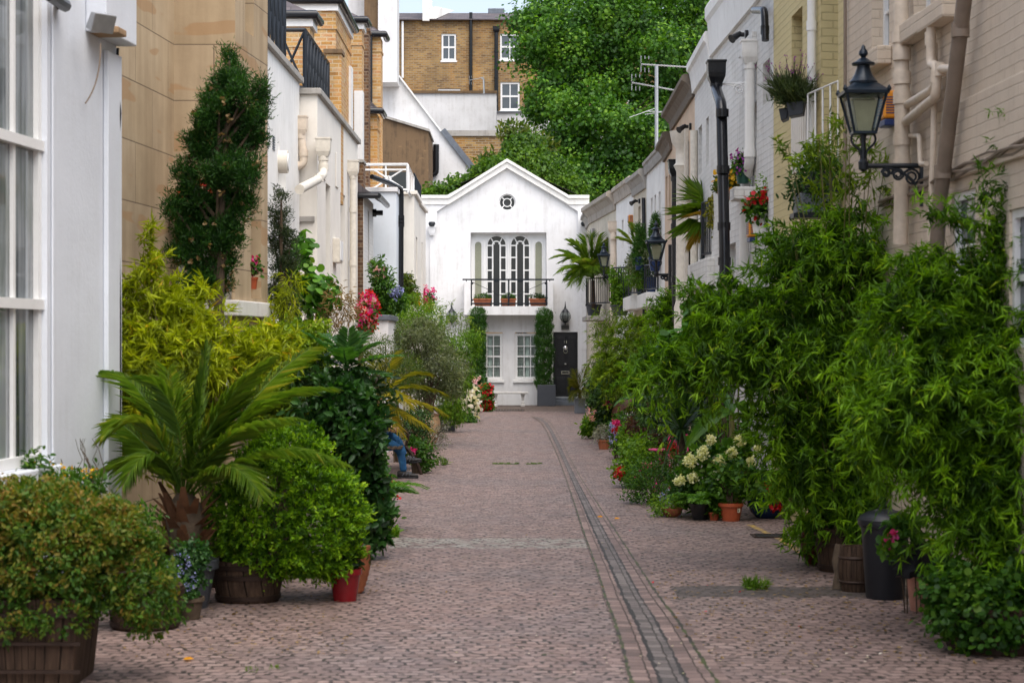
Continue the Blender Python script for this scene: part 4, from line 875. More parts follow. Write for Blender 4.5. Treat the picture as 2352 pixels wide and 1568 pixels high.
mb = MB(); mb.box(X1 - .16, X1 + .02, 42.2 - .03, 42.6, 5.5, h - 1.3); mb.build('window_surround', M['white_trim'], H)
brick_block('dark narrow brick pier between two yellow brick blocks', 826, 846.5, 44.5, 37, 847, m='dark_brick', gutter=False, fascia=False)
X0, X1, zb, h, H = brick_block('yellow brick block with thin black drainpipe beside the white chimney stack', 840, 874.5, 46.5, 86, 879, m='yellow_brick', fascia=False)
pipe('p', '', [(X0 + .12, 46.4, h), (X0 + .12, 46.4, 4.6)], .045, M['pipe_black'], parent=H)
brick_block('low pale brick return with black gutter over the white railing', 842, 866, 45.2, 262, 872, m='yellow_brick', fascia=False)
def capped_pier():
    z = 36.2; k = z / FP; X = lambda x: (x - CX) * k; Z = lambda y: EYE + (CY - y) * k
    H = thing('brick_pier', 'brick pier with dark stone cap at the end of the black roof railing', 'pier', (X(767), z, 5.5)); mb = MB(); mb.box(X(749), X(784), z, z + .45, 4.5, Z(124)); mb.build('shaft', M['dark_brick'] if 0 else M['yellow_brick'], H)
    c = MB(); c.box(X(743), X(787), z - .05, z + .5, Z(124) + .002, Z(113)); c.build('cap', M['render_brown'], H, bev=.01)
capped_pier()

# ================================================================ left side of the lane
def hole(W, x0, x1, y0, y1, rev=.2, d=0):
    """opening seen between columns x0..x1 and rows y0 (top)..y1 (bottom), measured at the middle column"""
    a, b = sorted((W.S(x0), W.S(x1))); xm = (x0 + x1) / 2; return (a, b, W.at(xm, y1)[1], W.at(xm, y0)[1], rev)
def wpt(W, x, y, d=0): a, z = W.at(x, y, d); return W.p(a, d, z)

# near white building with the tall window
WL0 = Wall((-3.92, 6.5), (-3.08, 15.5)); LW = thing('white_corner_building', 'cool white corner building with a tall many barred window', 'house', (-3.2, 15.4, 0))
def near_left():
    W, H = WL0, LW; sb = W.S(109); z0 = W.at(109, 1066)[1]; a0 = sb - 8 * .47
    mb = MB(); W.shell(mb, 0, W.L, 0, 9, [(a0, sb, z0, 7.5, .16)], .16, 4); mb.build('wall', M['near_white'], H)
    o = window(W, a0, sb, z0, 7.5, -.06, 8, 1, H, 'tall_window', gm_='pale_pane', fw=.07, bar=.045)
    for z in (W.at(60, 322)[1], W.at(60, 697)[1], 5.4):
        f = MB(); W.box(f, a0 + .07, sb - .003, -.10, -.02, z - .035, z + .035); f.build('transom', M['white_trim'], o)
    s = MB(); W.box(s, a0 - .1, sb + .10, .003, .09, z0 - .10, z0 - .004); s.build('sill', M['near_white'], o, bev=.01)
    p = MB(); W.box(p, W.S(236), W.L + .002, .003, .045, 0, W.at(236, 116)[1]); W.box(p, W.S(116), W.S(124), .003, .02, z0, 8.9); p.build('pilaster', M['near_white'], H, bev=.008)
    c = MB(); zb = W.at(268, 108)[1]; W.box(c, W.S(196), W.L + .01, .002, .16, zb, 8.99); W.box(c, W.S(190), W.L + .03, .002, .20, zb + .5, zb + .56); c.build('fascia_box', M['near_white'], H, bev=.01)
    c = MB(); q = [wpt(W, 270, y, .03) + Vector((.015 * math.sin(y * .03), .02, 0)) for y in (110, 180, 260, 380, 520, 700, 900, 1060)]; c.tube(q, .012, 5); c.build('cable', M['black'], H, True)
    c = MB(); q = bez(wpt(W, 231, 100, .10), wpt(W, 232, 190, .12), wpt(W, 196, 238, .03), 10); c.tube(q, .006, 5); c.build('cable', M['pipe_brown'], H, True)
    t = thing('floodlight', 'white floodlight with brown bracket under the fascia of the near white building', 'lamp', wpt(W, 224, 70, .2))
    b = MB(); c_ = wpt(W, 232, 52, .22); d = Vector((.7, -.6, -.35)).normalized(); s_ = d.cross(Vector((0, 0, 1))).normalized(); u = s_.cross(d)
    b.hexa([c_ - s_ * .09 - u * .06 - d * .05, c_ + s_ * .09 - u * .06 - d * .05, c_ + s_ * .10 - u * .07 + d * .04, c_ - s_ * .10 - u * .07 + d * .04, c_ - s_ * .07 + u * .06 - d * .05, c_ + s_ * .07 + u * .06 - d * .05, c_ + s_ * .10 + u * .07 + d * .04, c_ - s_ * .10 + u * .07 + d * .04]); b.build('housing', M['metal'], t, bev=.008)
    b = MB(); W.box(b, W.S(205), W.S(226), .0, .22, W.at(215, 82)[1], W.at(215, 66)[1]); b.build('bracket', M['beige'], t, bev=.01)
    b = MB(); b.tube([wpt(W, 150, 14, .06), wpt(W, 112, -12, .12)], .045, 8); t = thing('security_camera', 'dark tube camera at the top corner beside the tall near window', 'camera', wpt(W, 150, 14, .06)); b.build('body', M['black'], t); b = MB(); b.tube([wpt(W, 133, 0, .07), wpt(W, 133, 20, .0)], .012, 6); b.build('mount', M['black'], t)
near_left()

# sandstone building stepping into the lane
ST1 = Wall((-3.55, 15.6), (-3.26, 19.2)); ST2 = Wall((-3.26, 19.2), (-2.67, 19.2), (0, -1)); ST3 = Wall((-2.67, 19.2), (-2.54, 20.7)); ST = thing('stone_building', 'tan sandstone building stepping forward behind the tall cypress', 'house', (-2.9, 19.2, 0))
def stone_b():
    mb = MB(); ST1.face(mb, 0, ST1.L, 0, 10.5); h2 = hole(ST2, 404, 532, 478, 690, .3); ST2.face(mb, 0, ST2.L, 0, 10.5, [h2])
    h3 = (ST3.S(577), ST3.S(600), ST3.at(588, 686)[1], ST3.at(588, 395)[1], .25); h4 = (ST3.S(563), ST3.S(583), ST3.at(573, 78)[1], 9.0, .25)
    ST3.face(mb, 0, ST3.L, 0, 10.5, [h3, h4]); mb.quad(ST3.p(ST3.L, 0, 0), ST3.p(ST3.L, -4, 0), ST3.p(ST3.L, -4, 10.5), ST3.p(ST3.L, 0, 10.5))
    mb.quad((-3.55, 15.6, 10.5), (-3.26, 19.2, 10.5), (-7.26, 19.2, 10.5), (-7.5, 15.6, 10.5)); mb.quad((-2.67, 19.2, 10.5), (-2.54, 20.7, 10.5), (-6.5, 20.7, 10.5), (-6.5, 19.2, 10.5)); mb.quad(ST1.p(0, 0, 0), ST1.p(0, -4, 0), ST1.p(0, -4, 10.5), ST1.p(0, 0, 10.5)); mb.build('wall', M['stone'], ST)
    window(ST2, h2[0], h2[1], h2[2], h2[3], -.12, 2, 2, ST, 'window', gm_='glass', fw=.06)
    for h in (h3, h4): window(ST3, h[0], h[1], h[2], h[3], -.16, 1, 2, ST, 'window', gm_='glass', fw=.04)
    l = MB(); zt = ST2.at(470, 690)[1]; zb = zt - .15
    ST2.box(l, ST2.S(404), ST2.L + .06, .002, .22, zb, zt); ST3.box(l, .003, ST3.L + .05, .002, .06, zb, zt)
    for x in (440, 520): ST2.box(l, ST2.S(x - 8), ST2.S(x + 8), .002, .17, zb - .7, zb - .002)
    ST3.box(l, ST3.L - .35, ST3.L + .02, .002, .04, zb - .7, zb - .002); l.build('ledge', M['white_wall2'], ST, bev=.01)
stone_b()

# white house A and cream house B
WA = Wall((-3.5, 20.8), (-3.4, 31.85)); HA = thing('white_house', 'white rendered house with grey coping directly behind the stone building', 'house', (-3.45, 28, 0))
def houseA():
    W, H = WA, HA; hs = [hole(W, 640, 657, 366, 432), hole(W, 622, 634, 560, 700), hole(W, 655, 672, 560, 700)]
    mb = MB(); W.shell(mb, 0, W.L, 0, 6.12, hs); mb.build('wall', M['white_wall2'], H)
    for h in hs: window(W, h[0], h[1], h[2], h[3], -.14, 1, 2, H, 'window')
    c = MB(); W.box(c, 0, W.L + .02, -.2, .07, 6.123, 6.22); c.build('coping', M['coping'], H, bev=.01)
    v = MB(); a, z = W.at(628, 345); 
    for i in range(6): W.box(v, a - .12, a + .12, .002, .012, z + i * .035, z + i * .035 + .02)
    v.build('air_vent', M['lead'], H)
    t = thing('alarm_box', 'round cream bulkhead box on the white house above its small window', 'alarm box', wpt(W, 641, 372)); b = MB(); c_ = wpt(W, 641, 372, .0); b.tube([c_, c_ + W.n * .13], .17, 20); b.build('body', M['pipe_cream2'], t, True); b = MB(); b.tube([c_ + W.n * .131, c_ + W.n * .15], .13, 20); b.build('cover', M['white_trim'], t, True)
houseA()
WBf = Wall((-3.6, 31.9), (-3.12, 31.9), (0, -1)); WB = Wall((-3.12, 31.9), (-3.1, 40.0)); HB = thing('cream_house', 'cream rendered house stepping forward with tall narrow windows and grey coping', 'house', (-3.12, 32, 0))
def houseB():
    H = HB; h = 5.95; hs = [hole(WB, 748, 759, 424, 680, .3), hole(WB, 782, 793, 446, 690, .3)]
    mb = MB(); WBf.face(mb, 0, WBf.L, 0, h); WB.shell(mb, 0, WB.L, 0, h, hs, e0=False); mb.build('wall', M['cream'], H)
    for q in hs: window(WB, q[0], q[1], q[2], q[3], -.2, 1, 4, H, 'window', fw=.05)
    c = MB(); WBf.box(c, -.0, WBf.L + .06, -.2, .07, h + .003, h + .1); WB.box(c, .001, WB.L, -.2, .068, h + .002, h + .098); c.build('coping', M['coping'], H, bev=.01)
    c = MB(); WBf.box(c, 0, WBf.L - .04, .002, .06, WBf.at(705, 510)[1], WBf.at(705, 497)[1]); c.build('ledge', M['coping'], H, bev=.01)
    for x, y in ((743, 385), (773, 405)):
        c = MB(); a, z = WB.at(x, y); WB.box(c, a - .25, a + .25, .002, .02, z - .2, z + .4); c.build('blind_panel', M['cream'], H, bev=.005)
houseB()
wallpipe(WBf, 'drainpipe', 'short cream drainpipe with square hopper in the corner beside the white house', [(690, 300), (693, 322), (697, 360), (697, 376), (680, 384)], .18, .065, M['pipe_cream'], hopper=(690, 290), collars=[(691, 312), (697, 352)])
wallpipe(WB, 'drainpipe', 'cream drainpipe with hopper bending back round the cream house corner', [(743, 348), (743, 400), (731, 412), (688, 435)], .12, .07, M['pipe_cream2'], hopper=(743, 340), collars=[(743, 362), (743, 385), (731, 410)])
wallpipe(WB, 'drainpipe', 'straight cream drainpipe with hopper beside the dark brick pier', [(811, 395), (811, 560), (811, 740)], .10, .065, M['pipe_cream2'], hopper=(811, 388), collars=[(811, 405), (811, 482), (811, 605)])
t = thing('meter_box', 'flat cream meter box on the cream house between its tall windows', 'box', wpt(WB, 768, 590)); b = MB(); a, z = WB.at(768, 604); WB.box(b, a - .3, a + .3, .001, .12, z, z + .42); b.build('case', M['pipe_cream2'], t, bev=.01); b = MB(); WB.box(b, a - .26, a + .26, .121, .135, z + .04, z + .38); b.build('door', M['white_trim'], t, bev=.004)

# dark brick pier and white brick house C
z = 40.05; HC = thing('white_brick_house', 'narrow white painted brick house with dark brick end pier and tiny slate roof', 'house', (-3, z, 0))
WC = Wall((-2.985, z + .02), (-2.985, 42.9))
def houseC():
    k = z / FP; X = lambda x: (x - CX) * k; Z = lambda y: EYE + (CY - y) * k
    mb = MB(); mb.box(X(800), X(834), z, z + .6, 0, Z(374)); mb.build('end_pier', M['dark_brick'], HC)
    c = MB(); c.box(X(798), X(836), z - .04, z + .7, Z(374) + .002, Z(366)); c.build('pier_cap', M['coping'], HC, bev=.01)
    mb = MB(); hs = [hole(WC, 845, 848, 484, 640, .1)]; WC.shell(mb, 0, WC.L, 0, Z(446), hs); mb.build('wall', M['white_brick'], HC)
    r = MB(); n = 8
    pr = [(.26 - .5 * math.sin(i / n * 1.5), Z(448) + .55 * (i / n) ** 1.3) for i in range(n + 1)]
    for (d0, z0), (d1, z1) in zip(pr[:-1], pr[1:]): r.quad(WC.p(-.06, d0, z0), WC.p(WC.L, d0, z0), WC.p(WC.L, d1, z1), WC.p(-.06, d1, z1))
    r.poly([WC.p(-.06, d, zz) for d, zz in pr] + [WC.p(-.06, -.4, Z(448))]); r.build('roof', M['slate'], HC)
    gt = MB(); gt.tube([WC.p(-.1, .30, Z(450)), WC.p(WC.L, .30, Z(450))], .06, 8); gt.tube([WC.p(-.1, -.4, Z(450)), WC.p(-.1, .30, Z(450))], .06, 8); gt.build('gutter', M['pipe_black'], HC, True)
    f = MB(); a, zz = WC.at(856, 489); c_ = WC.p(min(a, WC.L - .2), 0, zz); f.tube([c_, c_ + WC.n * .08], .085, 12); f.tube([c_ + WC.n * .08, c_ + WC.n * .22], .055, 12); f.build('flue', M['pipe_black'], HC, True)
houseC()
wallpipe(WC, 'drainpipe', 'thin cream waste pipe low on the white brick house', [(853, 598), (858, 598), (858, 760)], .05, .035, M['pipe_cream2'], collars=[(858, 630)])

# pale blue wall D with the white railing, cream houses E and F
zD = 43.4; WD = Wall((-3.3, zD), ((909.5 - CX) * zD / FP, zD), (0, -1)); WD2 = Wall((WD.B.x, zD), (WD.B.x, 46.0)); HD = thing('pale_blue_house', 'pale blue rendered wall end with a white terrace railing on top', 'house', (WD.B.x, zD, 0))
hD = EYE + (CY - 441) * zD / FP
mb = MB(); WD.face(mb, 0, WD.L, 0, hD); WD2.shell(mb, 0, WD2.L, 0, hD, e0=False); mb.build('wall', M['bluewhite'], HD)
c = MB(); WD.box(c, 0, WD.L + .04, -.25, .05, hD + .002, hD + .10); WD2.box(c, .001, WD2.L, -.25, .04, hD + .001, hD + .099); c.build('coping', M['white'], HD, bev=.01)
zr = 44.2; kr = zr / FP; railing('white_railing', 'white metal terrace railing with a round cross motif above the pale blue wall', 'railing', [((836 - CX) * kr, zr), ((936 - CX) * kr, zr), ((949 - CX) * 47.5 / FP, 47.5)], EYE + (CY - 443) * kr, EYE + (CY - 378) * kr, M['white_trim'], nper=1.2, bar=.02, rail=.05)
rw = bpy.data.objects['white_railing']; b = MB(); q0, q1 = Vector(((838 - CX) * kr, zr, 0)), Vector(((933 - CX) * kr, zr, 0)); za, zb_ = EYE + (CY - 432) * kr, EYE + (CY - 390) * kr
for s in (0, 1): b.tube([q0 + (q1 - q0) * .22 + Vector((0, 0, za if s else zb_)), q0 + (q1 - q0) * .92 + Vector((0, 0, zb_ if s else za))], .018, 6)
mid = q0 + (q1 - q0) * .57 + Vector((0, 0, (za + zb_) / 2)); b.tube([mid + Vector((.055 * math.cos(i * math.pi / 8), 0, .055 * math.sin(i * math.pi / 8))) for i in range(17)], .016, 6)
b.tube([q0 + Vector((0, 0, zb_ + .0)), q1 + Vector((0, 0, zb_))], .02, 6); b.build('cross_motif', M['white_trim'], rw, True)
pipe('drainpipe', 'big black drainpipe with sloping top arm in front of the cream and blue walls', [P(854, 406, 43.0), P(895, 421, 43.6), P(922, 434, 44.2), P(921, 700, 44.2)], .055, M['pipe_black'], collars=[P(922, 500, 44.2), P(922, 508, 44.2), P(922, 516, 44.2)])
zE = 46.1; WEf = Wall((-2.9, zE), ((951.5 - CX) * zE / FP, zE), (0, -1)); WE = Wall((WEf.B.x, zE), (WEf.B.x - .02, 49.0)); HE = thing('cream_house', 'narrow cream rendered house end behind the big black drainpipe', 'house', (WEf.B.x, zE, 0))
hE = EYE + (CY - 447) * zE / FP; mb = MB(); WEf.face(mb, 0, WEf.L, 0, hE); WE.shell(mb, 0, WE.L, 0, hE, [hole(WE, 955.5, 958.5, 545, 640, .15)], e0=False); mb.build('wall', M['cream'], HE)
c = MB(); WEf.box(c, -.02, WEf.L + .07, -.2, .07, hE + .002, hE + .09); WE.box(c, .001, WE.L, -.2, .069, hE + .001, hE + .089); c.build('coping', M['cream'], HE, bev=.01)
WF = Wall((-2.31, 49.0), (-2.28, 52.6)); WFf = Wall((-2.8, 49.0), (-2.31, 49.0), (0, -1)); HF = thing('cream_house', 'thin slice of cream house between the cream house end and the white end house', 'house', (-2.3, 49, 0)); hF = EYE + (CY - 468) * 49 / FP
mb = MB(); WFf.face(mb, 0, WFf.L, 0, hF); WF.shell(mb, 0, WF.L, 0, hF, [hole(WF, 968.5, 970.5, 557, 640, .15)], e0=False); mb.build('wall', M['cream'], HF); c = MB(); WF.box(c, -.05, WF.L, -.2, .07, hF + .002, hF + .09); c.build('coping', M['cream'], HF, bev=.01)
flat_w = Wall((-2.95, 52.65), (-2.95, 62.5)); HG = thing('white_side_wall', 'set back white wall joining the end house behind the cream houses', 'wall', (-2.95, 57, 0)); mb = MB(); flat_w.shell(mb, 0, flat_w.L, 0, 5.4, (), .1, 3); mb.build('wall', M['white'], HG); c = MB(); flat_w.box(c, 0, flat_w.L, -.2, .05, 5.402, 5.48); c.build('coping', M['coping'], HG)
railing('roof_railing', 'black roof railing with crossed bars nearest the stone building', 'railing', [(-3.56, 25), (-3.47, 30.35)], 6.22, 7.25, M['iron'], style='cross', bar=.022, rail=.05)
railing('roof_railing', 'black roof railing with crossed bars turning the corner over the cream house', 'railing', [(-3.78, 32.3), (-3.36, 32.3), (-3.34, 36.1)], 6.05, 7.05, M['iron'], style='cross', bar=.022, rail=.06)
railing('roof_railing', 'small black railing beside the white terrace railing', 'railing', [((951 - CX) * 47.6 / FP, 47.6), ((966 - CX) * 51.5 / FP, 51.5)], hE + .05, hE + .62, M['iron'], nper=7)
railing('balcony_railing', 'low black curved railing half hidden by creeper at the cream house', 'railing', [((926 - CX) * 45.6 / FP, 45.6), ((944 - CX) * 45.9 / FP, 45.9)], EYE + (CY - 690) * 45.6 / FP, EYE + (CY - 629) * 45.6 / FP, M['iron'], nper=12)

# ================================================================ right side of the lane
WR0 = Wall((3.52, 5), (3.17, 19.0)); HR0 = thing('taupe_house', 'taupe painted brick house with many pipes behind the near bamboo', 'house', (3.2, 15, 0))
def cornice(W, H, h, a0=0, a1=None, dd=.24, hh=.5, m='cornice', name='cornice'):
    a1 = W.L if a1 is None else a1; c = MB(); W.extr(c, [(.002, h - hh), (.05, h - hh), (.07, h - hh * .62), (dd * .7, h - hh * .34), (dd, h - hh * .26), (dd, h - hh * .05), (dd * .8, h + .01), (-.3, h + .02), (-.3, h - .1), (.002, h - .1)], a0, a1); c.build(name, M[m], H)
def right0():
    W, H = WR0, HR0
    hs = [hole(W, 2002, 2042, -260, 122, .22), hole(W, 2098, 2137, -260, 46, .22), hole(W, 2152, 2195, -260, 10, .22), hole(W, 2186, 2240, 438, 700, .10), hole(W, 2318, 2420, 470, 800, .10)]
    mb = MB(); W.shell(mb, 0, W.L, 0, 9.5, hs); mb.build('wall', M['taupe'], H)
    for i, h in enumerate(hs): window(W, h[0], h[1], h[2], h[3], -.12 if i < 3 else -.04, 2 if i < 3 else 1, 4 if i < 3 else 2, H, 'window', gm_='reflect', fw=.06)
    for h in hs[:3]: s = MB(); W.box(s, h[0] - .12, h[1] + .12, .002, .13, h[2] - .16, h[2] - .002); s.build('sill', M['taupe'], H, bev=.012)
    c = MB(); z0 = W.at(2265, 209)[1]; W.box(c, W.S(2450), W.S(2175), .002, .035, z0 - .55, z0); c.build('string_course', M['taupe'], H, bev=.01)
    c = MB()
    for j in range(4):
        q = []
        for i in range(15):
            x = 2020 + i * 28; a, z = W.at(x, 402 + (x - 2160) * -.42 + 8 * math.sin(i * 1.3 + j * 2) + j * 5, .03 + .012 * (j % 3)); q.append(W.p(a, .03 + .015 * (j % 3), z))
        c.tube(q, .012, 5)
    c.build('cable_bundle', M['pipe_brown'], H, True)
right0()
wallpipe(WR0, 'soil_pipe', 'thick pale taupe soil pipe behind the big lamp', [(2070, -60), (2070, 120), (2072, 200), (2072, 420), (2068, 560)], .10, .062, M['pipe_cream'], collars=[(2070, 85), (2072, 125), (2072, 180), (2072, 225), (2072, 320), (2072, 380)])
wallpipe(WR0, 'waste_pipe', 'pale waste pipe with two bends joining the soil pipe from above', [(2139, 60), (2137, 150), (2152, 150), (2150, 222), (2080, 280)], .09, .036, M['pipe_cream'], collars=[(2137, 90), (2150, 175)])
wallpipe(WR0, 'waste_pipe', 'short pale waste pipe meeting the soil pipe just above the other', [(2200, 158), (2160, 158), (2143, 205), (2076, 245)], .07, .034, M['pipe_cream'], collars=[(2160, 160)])
wallpipe(WR0, 'waste_pipe', 'thin pale pipe running straight down between the thick ones', [(2147, 100), (2144, 330), (2135, 560)], .05, .024, M['pipe_cream'])
wallpipe(WR0, 'waste_pipe', 'thin pale overflow pipe in a hook below the orange box', [(2060, 312), (2112, 312), (2114, 378), (2128, 376)], .05, .02, M['pipe_cream'])
wallpipe(WR0, 'soil_pipe', 'thick leaning brown grey pipe on the taupe house', [(2222, -60), (2200, 120), (2178, 300), (2158, 470), (2150, 600)], .12, .055, M['pipe_brown'], collars=[(2206, 70), (2166, 395)])
WR1 = Wall((3.17, 19.0), (3.10, 23.6)); HR1 = thing('yellow_house', 'yellow painted brick house with white balcony cage and narrow windows', 'house', (3.1, 21, 0))
def right1():
    W, H = WR1, HR1; hs = [hole(W, 1818, 1843, 26, 330, .3), hole(W, 1885, 1925, -200, 420, .25), hole(W, 1818, 1843, 560, 720, .3)]
    mb = MB(); W.shell(mb, 0, W.L, 0, 7.6, hs); mb.build('wall', M['yellow'], H)
    for h in hs: window(W, h[0], h[1], h[2], h[3], -.2, 1, 4, H, 'window', gm_='reflect', fw=.05)
    cornice(W, H, 7.6, m='cream')
    s = MB(); z0, z1 = W.at(1845, 392)[1], W.at(1845, 250)[1]; a, b = sorted((W.S(1826), W.S(1872)))
    for i in range(9): W.box(s, a + (b - a) * i / 9, a + (b - a) * (i + .75) / 9, .002, .05, z0, z1)
    s.build('louvred_shutter', M['cream'], H)
right1()
wallpipe(WR1, 'drainpipe', 'straight white drainpipe on the yellow house', [(1864, -40), (1864, 250), (1862, 500)], .06, .045, M['white_trim'], collars=[(1864, 60), (1864, 190)])
wallpipe(WR1, 'drainpipe', 'thin dark cable pipe at the joint of the taupe and yellow houses', [(1941, -40), (1941, 200), (1940, 460)], .03, .016, M['pipe_brown'])
def rhouse(name, label, A, B, h, m, holes=(), corn=('cornice', .24, .5), wins=True, back=4, rev=.18, cap=None):
    W = Wall(A, B); H = thing(name, label, 'house', (A[0], A[1], 0)); hs = [hole(W, *q, rev) for q in holes]
    mb = MB(); W.shell(mb, 0, W.L, 0, h, hs, rev, back); mb.build('wall', M[m], H)
    for q in hs: window(W, q[0], q[1], q[2], q[3], -rev * .7, 1, 2, H, 'window', gm_='glass', fw=.045)
    if corn: cornice(W, H, h, m=corn[0], dd=corn[1], hh=corn[2])
    return W, H
WR2, HR2 = rhouse('white_brick_house', 'white painted brick house carrying the black pipe and the flower boxes', (3.10, 23.6), (2.985, 29.6), 6.98, 'white_brick', [(1798, 1778, 150, 0)] and [(1752, 1769, 140, 236), (1738, 1722, 240, 320), (1670, 1690, 560, 690)], ('white_wall2', .12, .75))
WR2b, HR2b = rhouse('white_brick_house', 'lower white painted brick house behind the black pipe, with broken parapet', (2.985, 29.6), (3.03, 33.0), 6.60, 'white_brick', [(1604, 1612, 290, 400), (1622, 1628, 270, 380)], ('white_wall2', .14, .5))
WR3, HR3 = rhouse('peach_house', 'peach stucco house with dark worn cornice and white half column', (3.03, 33.0), (3.10, 38.5), 6.42, 'peach', [(1573, 1583, 330, 460), (1556, 1562, 340, 470), (1572, 1586, 560, 680)], ('darkcornice', .22, .36))
WR3b, HR3b = rhouse('peach_house', 'lower peach stucco house with mossy coping next to the lamp bracket', (3.10, 38.5), (3.17, 41.3), 6.05, 'peach', [(1536, 1541, 400, 480), (1529, 1533, 405, 485)], ('darkcornice', .2, .34))
WR4, HR4 = rhouse('white_terraced_house', 'greyish white terraced house behind the middle lamp', (3.17, 41.3), (3.10, 45.9), 6.12, 'white_wall2', [(1513, 1517, 440, 520), (1503, 1507, 448, 530), (1495, 1499, 455, 535)], ('coping', .10, .3))
WR5b, HR5b = rhouse('cream_terraced_house', 'narrow cream terraced house between two white ones', (3.10, 45.9), (2.98, 48.8), 5.98, 'cream2', [(1478, 1482, 470, 540), (1466, 1471, 474, 545)], ('coping', .2, .45))
WR5, HR5 = rhouse('white_terraced_house', 'plain white terraced house with two slit windows and an orange box', (2.98, 48.8), (2.77, 53.0), 6.05, 'white_wall2', [(1443, 1447, 500, 560), (1428, 1432, 505, 570)], ('cornice', .14, .4))
WR6, HR6 = rhouse('cream_terraced_house', 'stained cream terraced house with moulded cornice beside the white end house', (2.77, 53.0), (2.32, 59.6), 6.0, 'cream2', [(1392, 1397, 545, 620), (1376, 1381, 560, 600)], ('cornice', .26, .5))
WR7, HR7 = rhouse('cream_terraced_house', 'last cream wall meeting the corner of the white end house', (2.32, 59.6), (2.34, 62.4), 5.9, 'cream2', [], ('coping', .2, .4))
# half column and pilaster on the peach house
a = WR3.S(1577); zt = WR3.at(1577, 302)[1]; mb = MB(); WR3.box(mb, a - .5, a + .5, .002, .06, 0, zt); c = WR3.p(a, .06, 0); mb.lathe(c, [(.16, .0), (.16, 2.6), (.13, 2.7), (.12, zt - .7), (.17, zt - .6), (.13, zt - .55), (.13, zt - .3), (.2, zt - .2), (.24, zt)], 16); mb.build('half_column', M['pipe_cream2'], HR3, True)
mb = MB(); WR2.box(mb, WR2.S(1706), WR2.S(1738), .002, .06, WR2.at(1722, 118)[1], WR2.at(1722, 90)[1]); mb.build('parapet_panel', M['white_brick'], HR2)
wallpipe(WR2, 'drainpipe', 'white drainpipe with box hopper on the white brick house', [(1722, 130), (1722, 330), (1722, 372), (1712, 420), (1708, 620)], .08, .065, M['white_wall2'], hopper=(1722, 122), collars=[(1722, 150), (1722, 352), (1716, 396)])
wallpipe(WR2, 'drainpipe', 'cranked black vent pipe high on the white brick house', [(1732, 24), (1756, 24), (1758, 94)], .10, .045, M['pipe_black'], collars=[(1757, 70)])
wallpipe(WR2b, 'drainpipe', 'big black drainpipe with hopper crossing the white brick house to the ground', [(1645, 165), (1645, 205), (1657, 240), (1660, 380), (1664, 560), (1666, 790)], .26, .07, M['pipe_black'], hopper=(1645, 168), collars=[(1645, 190), (1659, 260), (1661, 390), (1663, 520), (1664, 600)])
wallpipe(WR3b, 'drainpipe', 'black drainpipe with large hopper on the peach house beside the lamp', [(1553, 395), (1553, 560), (1554, 740)], .10, .082, M['pipe_black'], hopper=(1553, 388), collars=[(1553, 410), (1553, 520), (1554, 642)])
wallpipe(WR3, 'drainpipe', 'cream drainpipe low on the peach house behind the palm', [(1594, 300), (1594, 640), (1598, 740)], .06, .06, M['pipe_cream2'], collars=[(1594, 645)])
wallpipe(WR6, 'drainpipe', 'old cream downpipe with rusty hopper on the stained cream house', [(1408, 525), (1409, 600), (1408, 740)], .08, .085, M['pipe_cream'], hopper=(1408, 522), collars=[(1409, 545)])
wallpipe(WR5b, 'drainpipe', 'thin black pipe between the cream and white terraced houses', [(1478, 455), (1479, 520), (1480, 740)], .06, .045, M['pipe_black'])
wallpipe(WR3b, 'drainpipe', 'short thin black pipe beside the arm of the middle lantern', [(1541, 562), (1541, 700)], .08, .05, M['pipe_black'])

def alarm(W, x0, x1, y0, y1, label, m='orange', strip='bluestrip'):
    t = thing('alarm_box', label, 'alarm box', wpt(W, (x0 + x1) / 2, (y0 + y1) / 2)); xm = (x0 + x1) / 2; a, zb = W.at(x1, y1); _, zt = W.at(x1, y0); b = MB(); dd = .11
    wd = .26; W.box(b, a - wd / 2, a + wd / 2, .002, dd, zb + .06, zt); b.build('case', M[m], t, bev=.02)
    b = MB()
    for i in range(7): W.box(b, a - wd / 2 + .03, a + wd / 2 - .03, dd, dd + .006, zb + .10 + i * .022, zb + .11 + i * .022)
    for i in range(7): b.quad(*[W.p(a - wd / 2 - .002, q[0], zb + .10 + i * .022 + q[1]) for q in ((.02, 0), (dd - .02, 0), (dd - .02, .01), (.02, .01))])
    b.build('louvre', M['bluestrip'], t); b = MB(); W.box(b, a - wd / 2 + .01, a + wd / 2 - .01, .002, dd - .01, zb, zb + .058); b.build('base', M[strip], t, bev=.01)
alarm(WR0, 2026, 2052, 212, 292, 'large orange alarm box on the taupe house behind the big lamp')
alarm(WR2, 1719, 1737, 510, 556, 'orange alarm box below the red geraniums on the white brick house')
alarm(WR5, 1444, 1453, 494, 519, 'small orange alarm box on the plain white terraced house')
alarm(WR6, 1359, 1366, 525, 545, 'pale yellow alarm box with blue base on the stained cream house', 'pipe_cream2')
alarm(WR3, 1568, 1576, 620, 640, 'small cream alarm box low on the peach house', 'pipe_cream2')

# spot lamps on the walls
for W, x, y, lab in ((WR2, 1718, 80, 'black bullet spot lamp under the parapet of the white brick house'), (WR3, 1588, 291, 'black bullet spot lamp on the peach house beside the column'), (WR5b, 1470, 462, 'black boxy spot lamp on the narrow cream house')):
    c = wpt(W, x, y, .0); t = thing('spot_lamp', lab, 'lamp', c); b = MB(); b.tube([c, c + W.n * .04], .06, 10); b.tube([c + W.n * .05, c + W.n * .16], .03, 8); b.build('mount', M['black'], t, True); b = MB(); d = Vector((-.6, -.4, -.4)) * .6; b.tube([c + W.n * .12 - d * .06, c + W.n * .12 + d * .2, c + W.n * .12 + d * .28], [.035, .045, .06], 12); b.build('housing', M['black'], t, True)

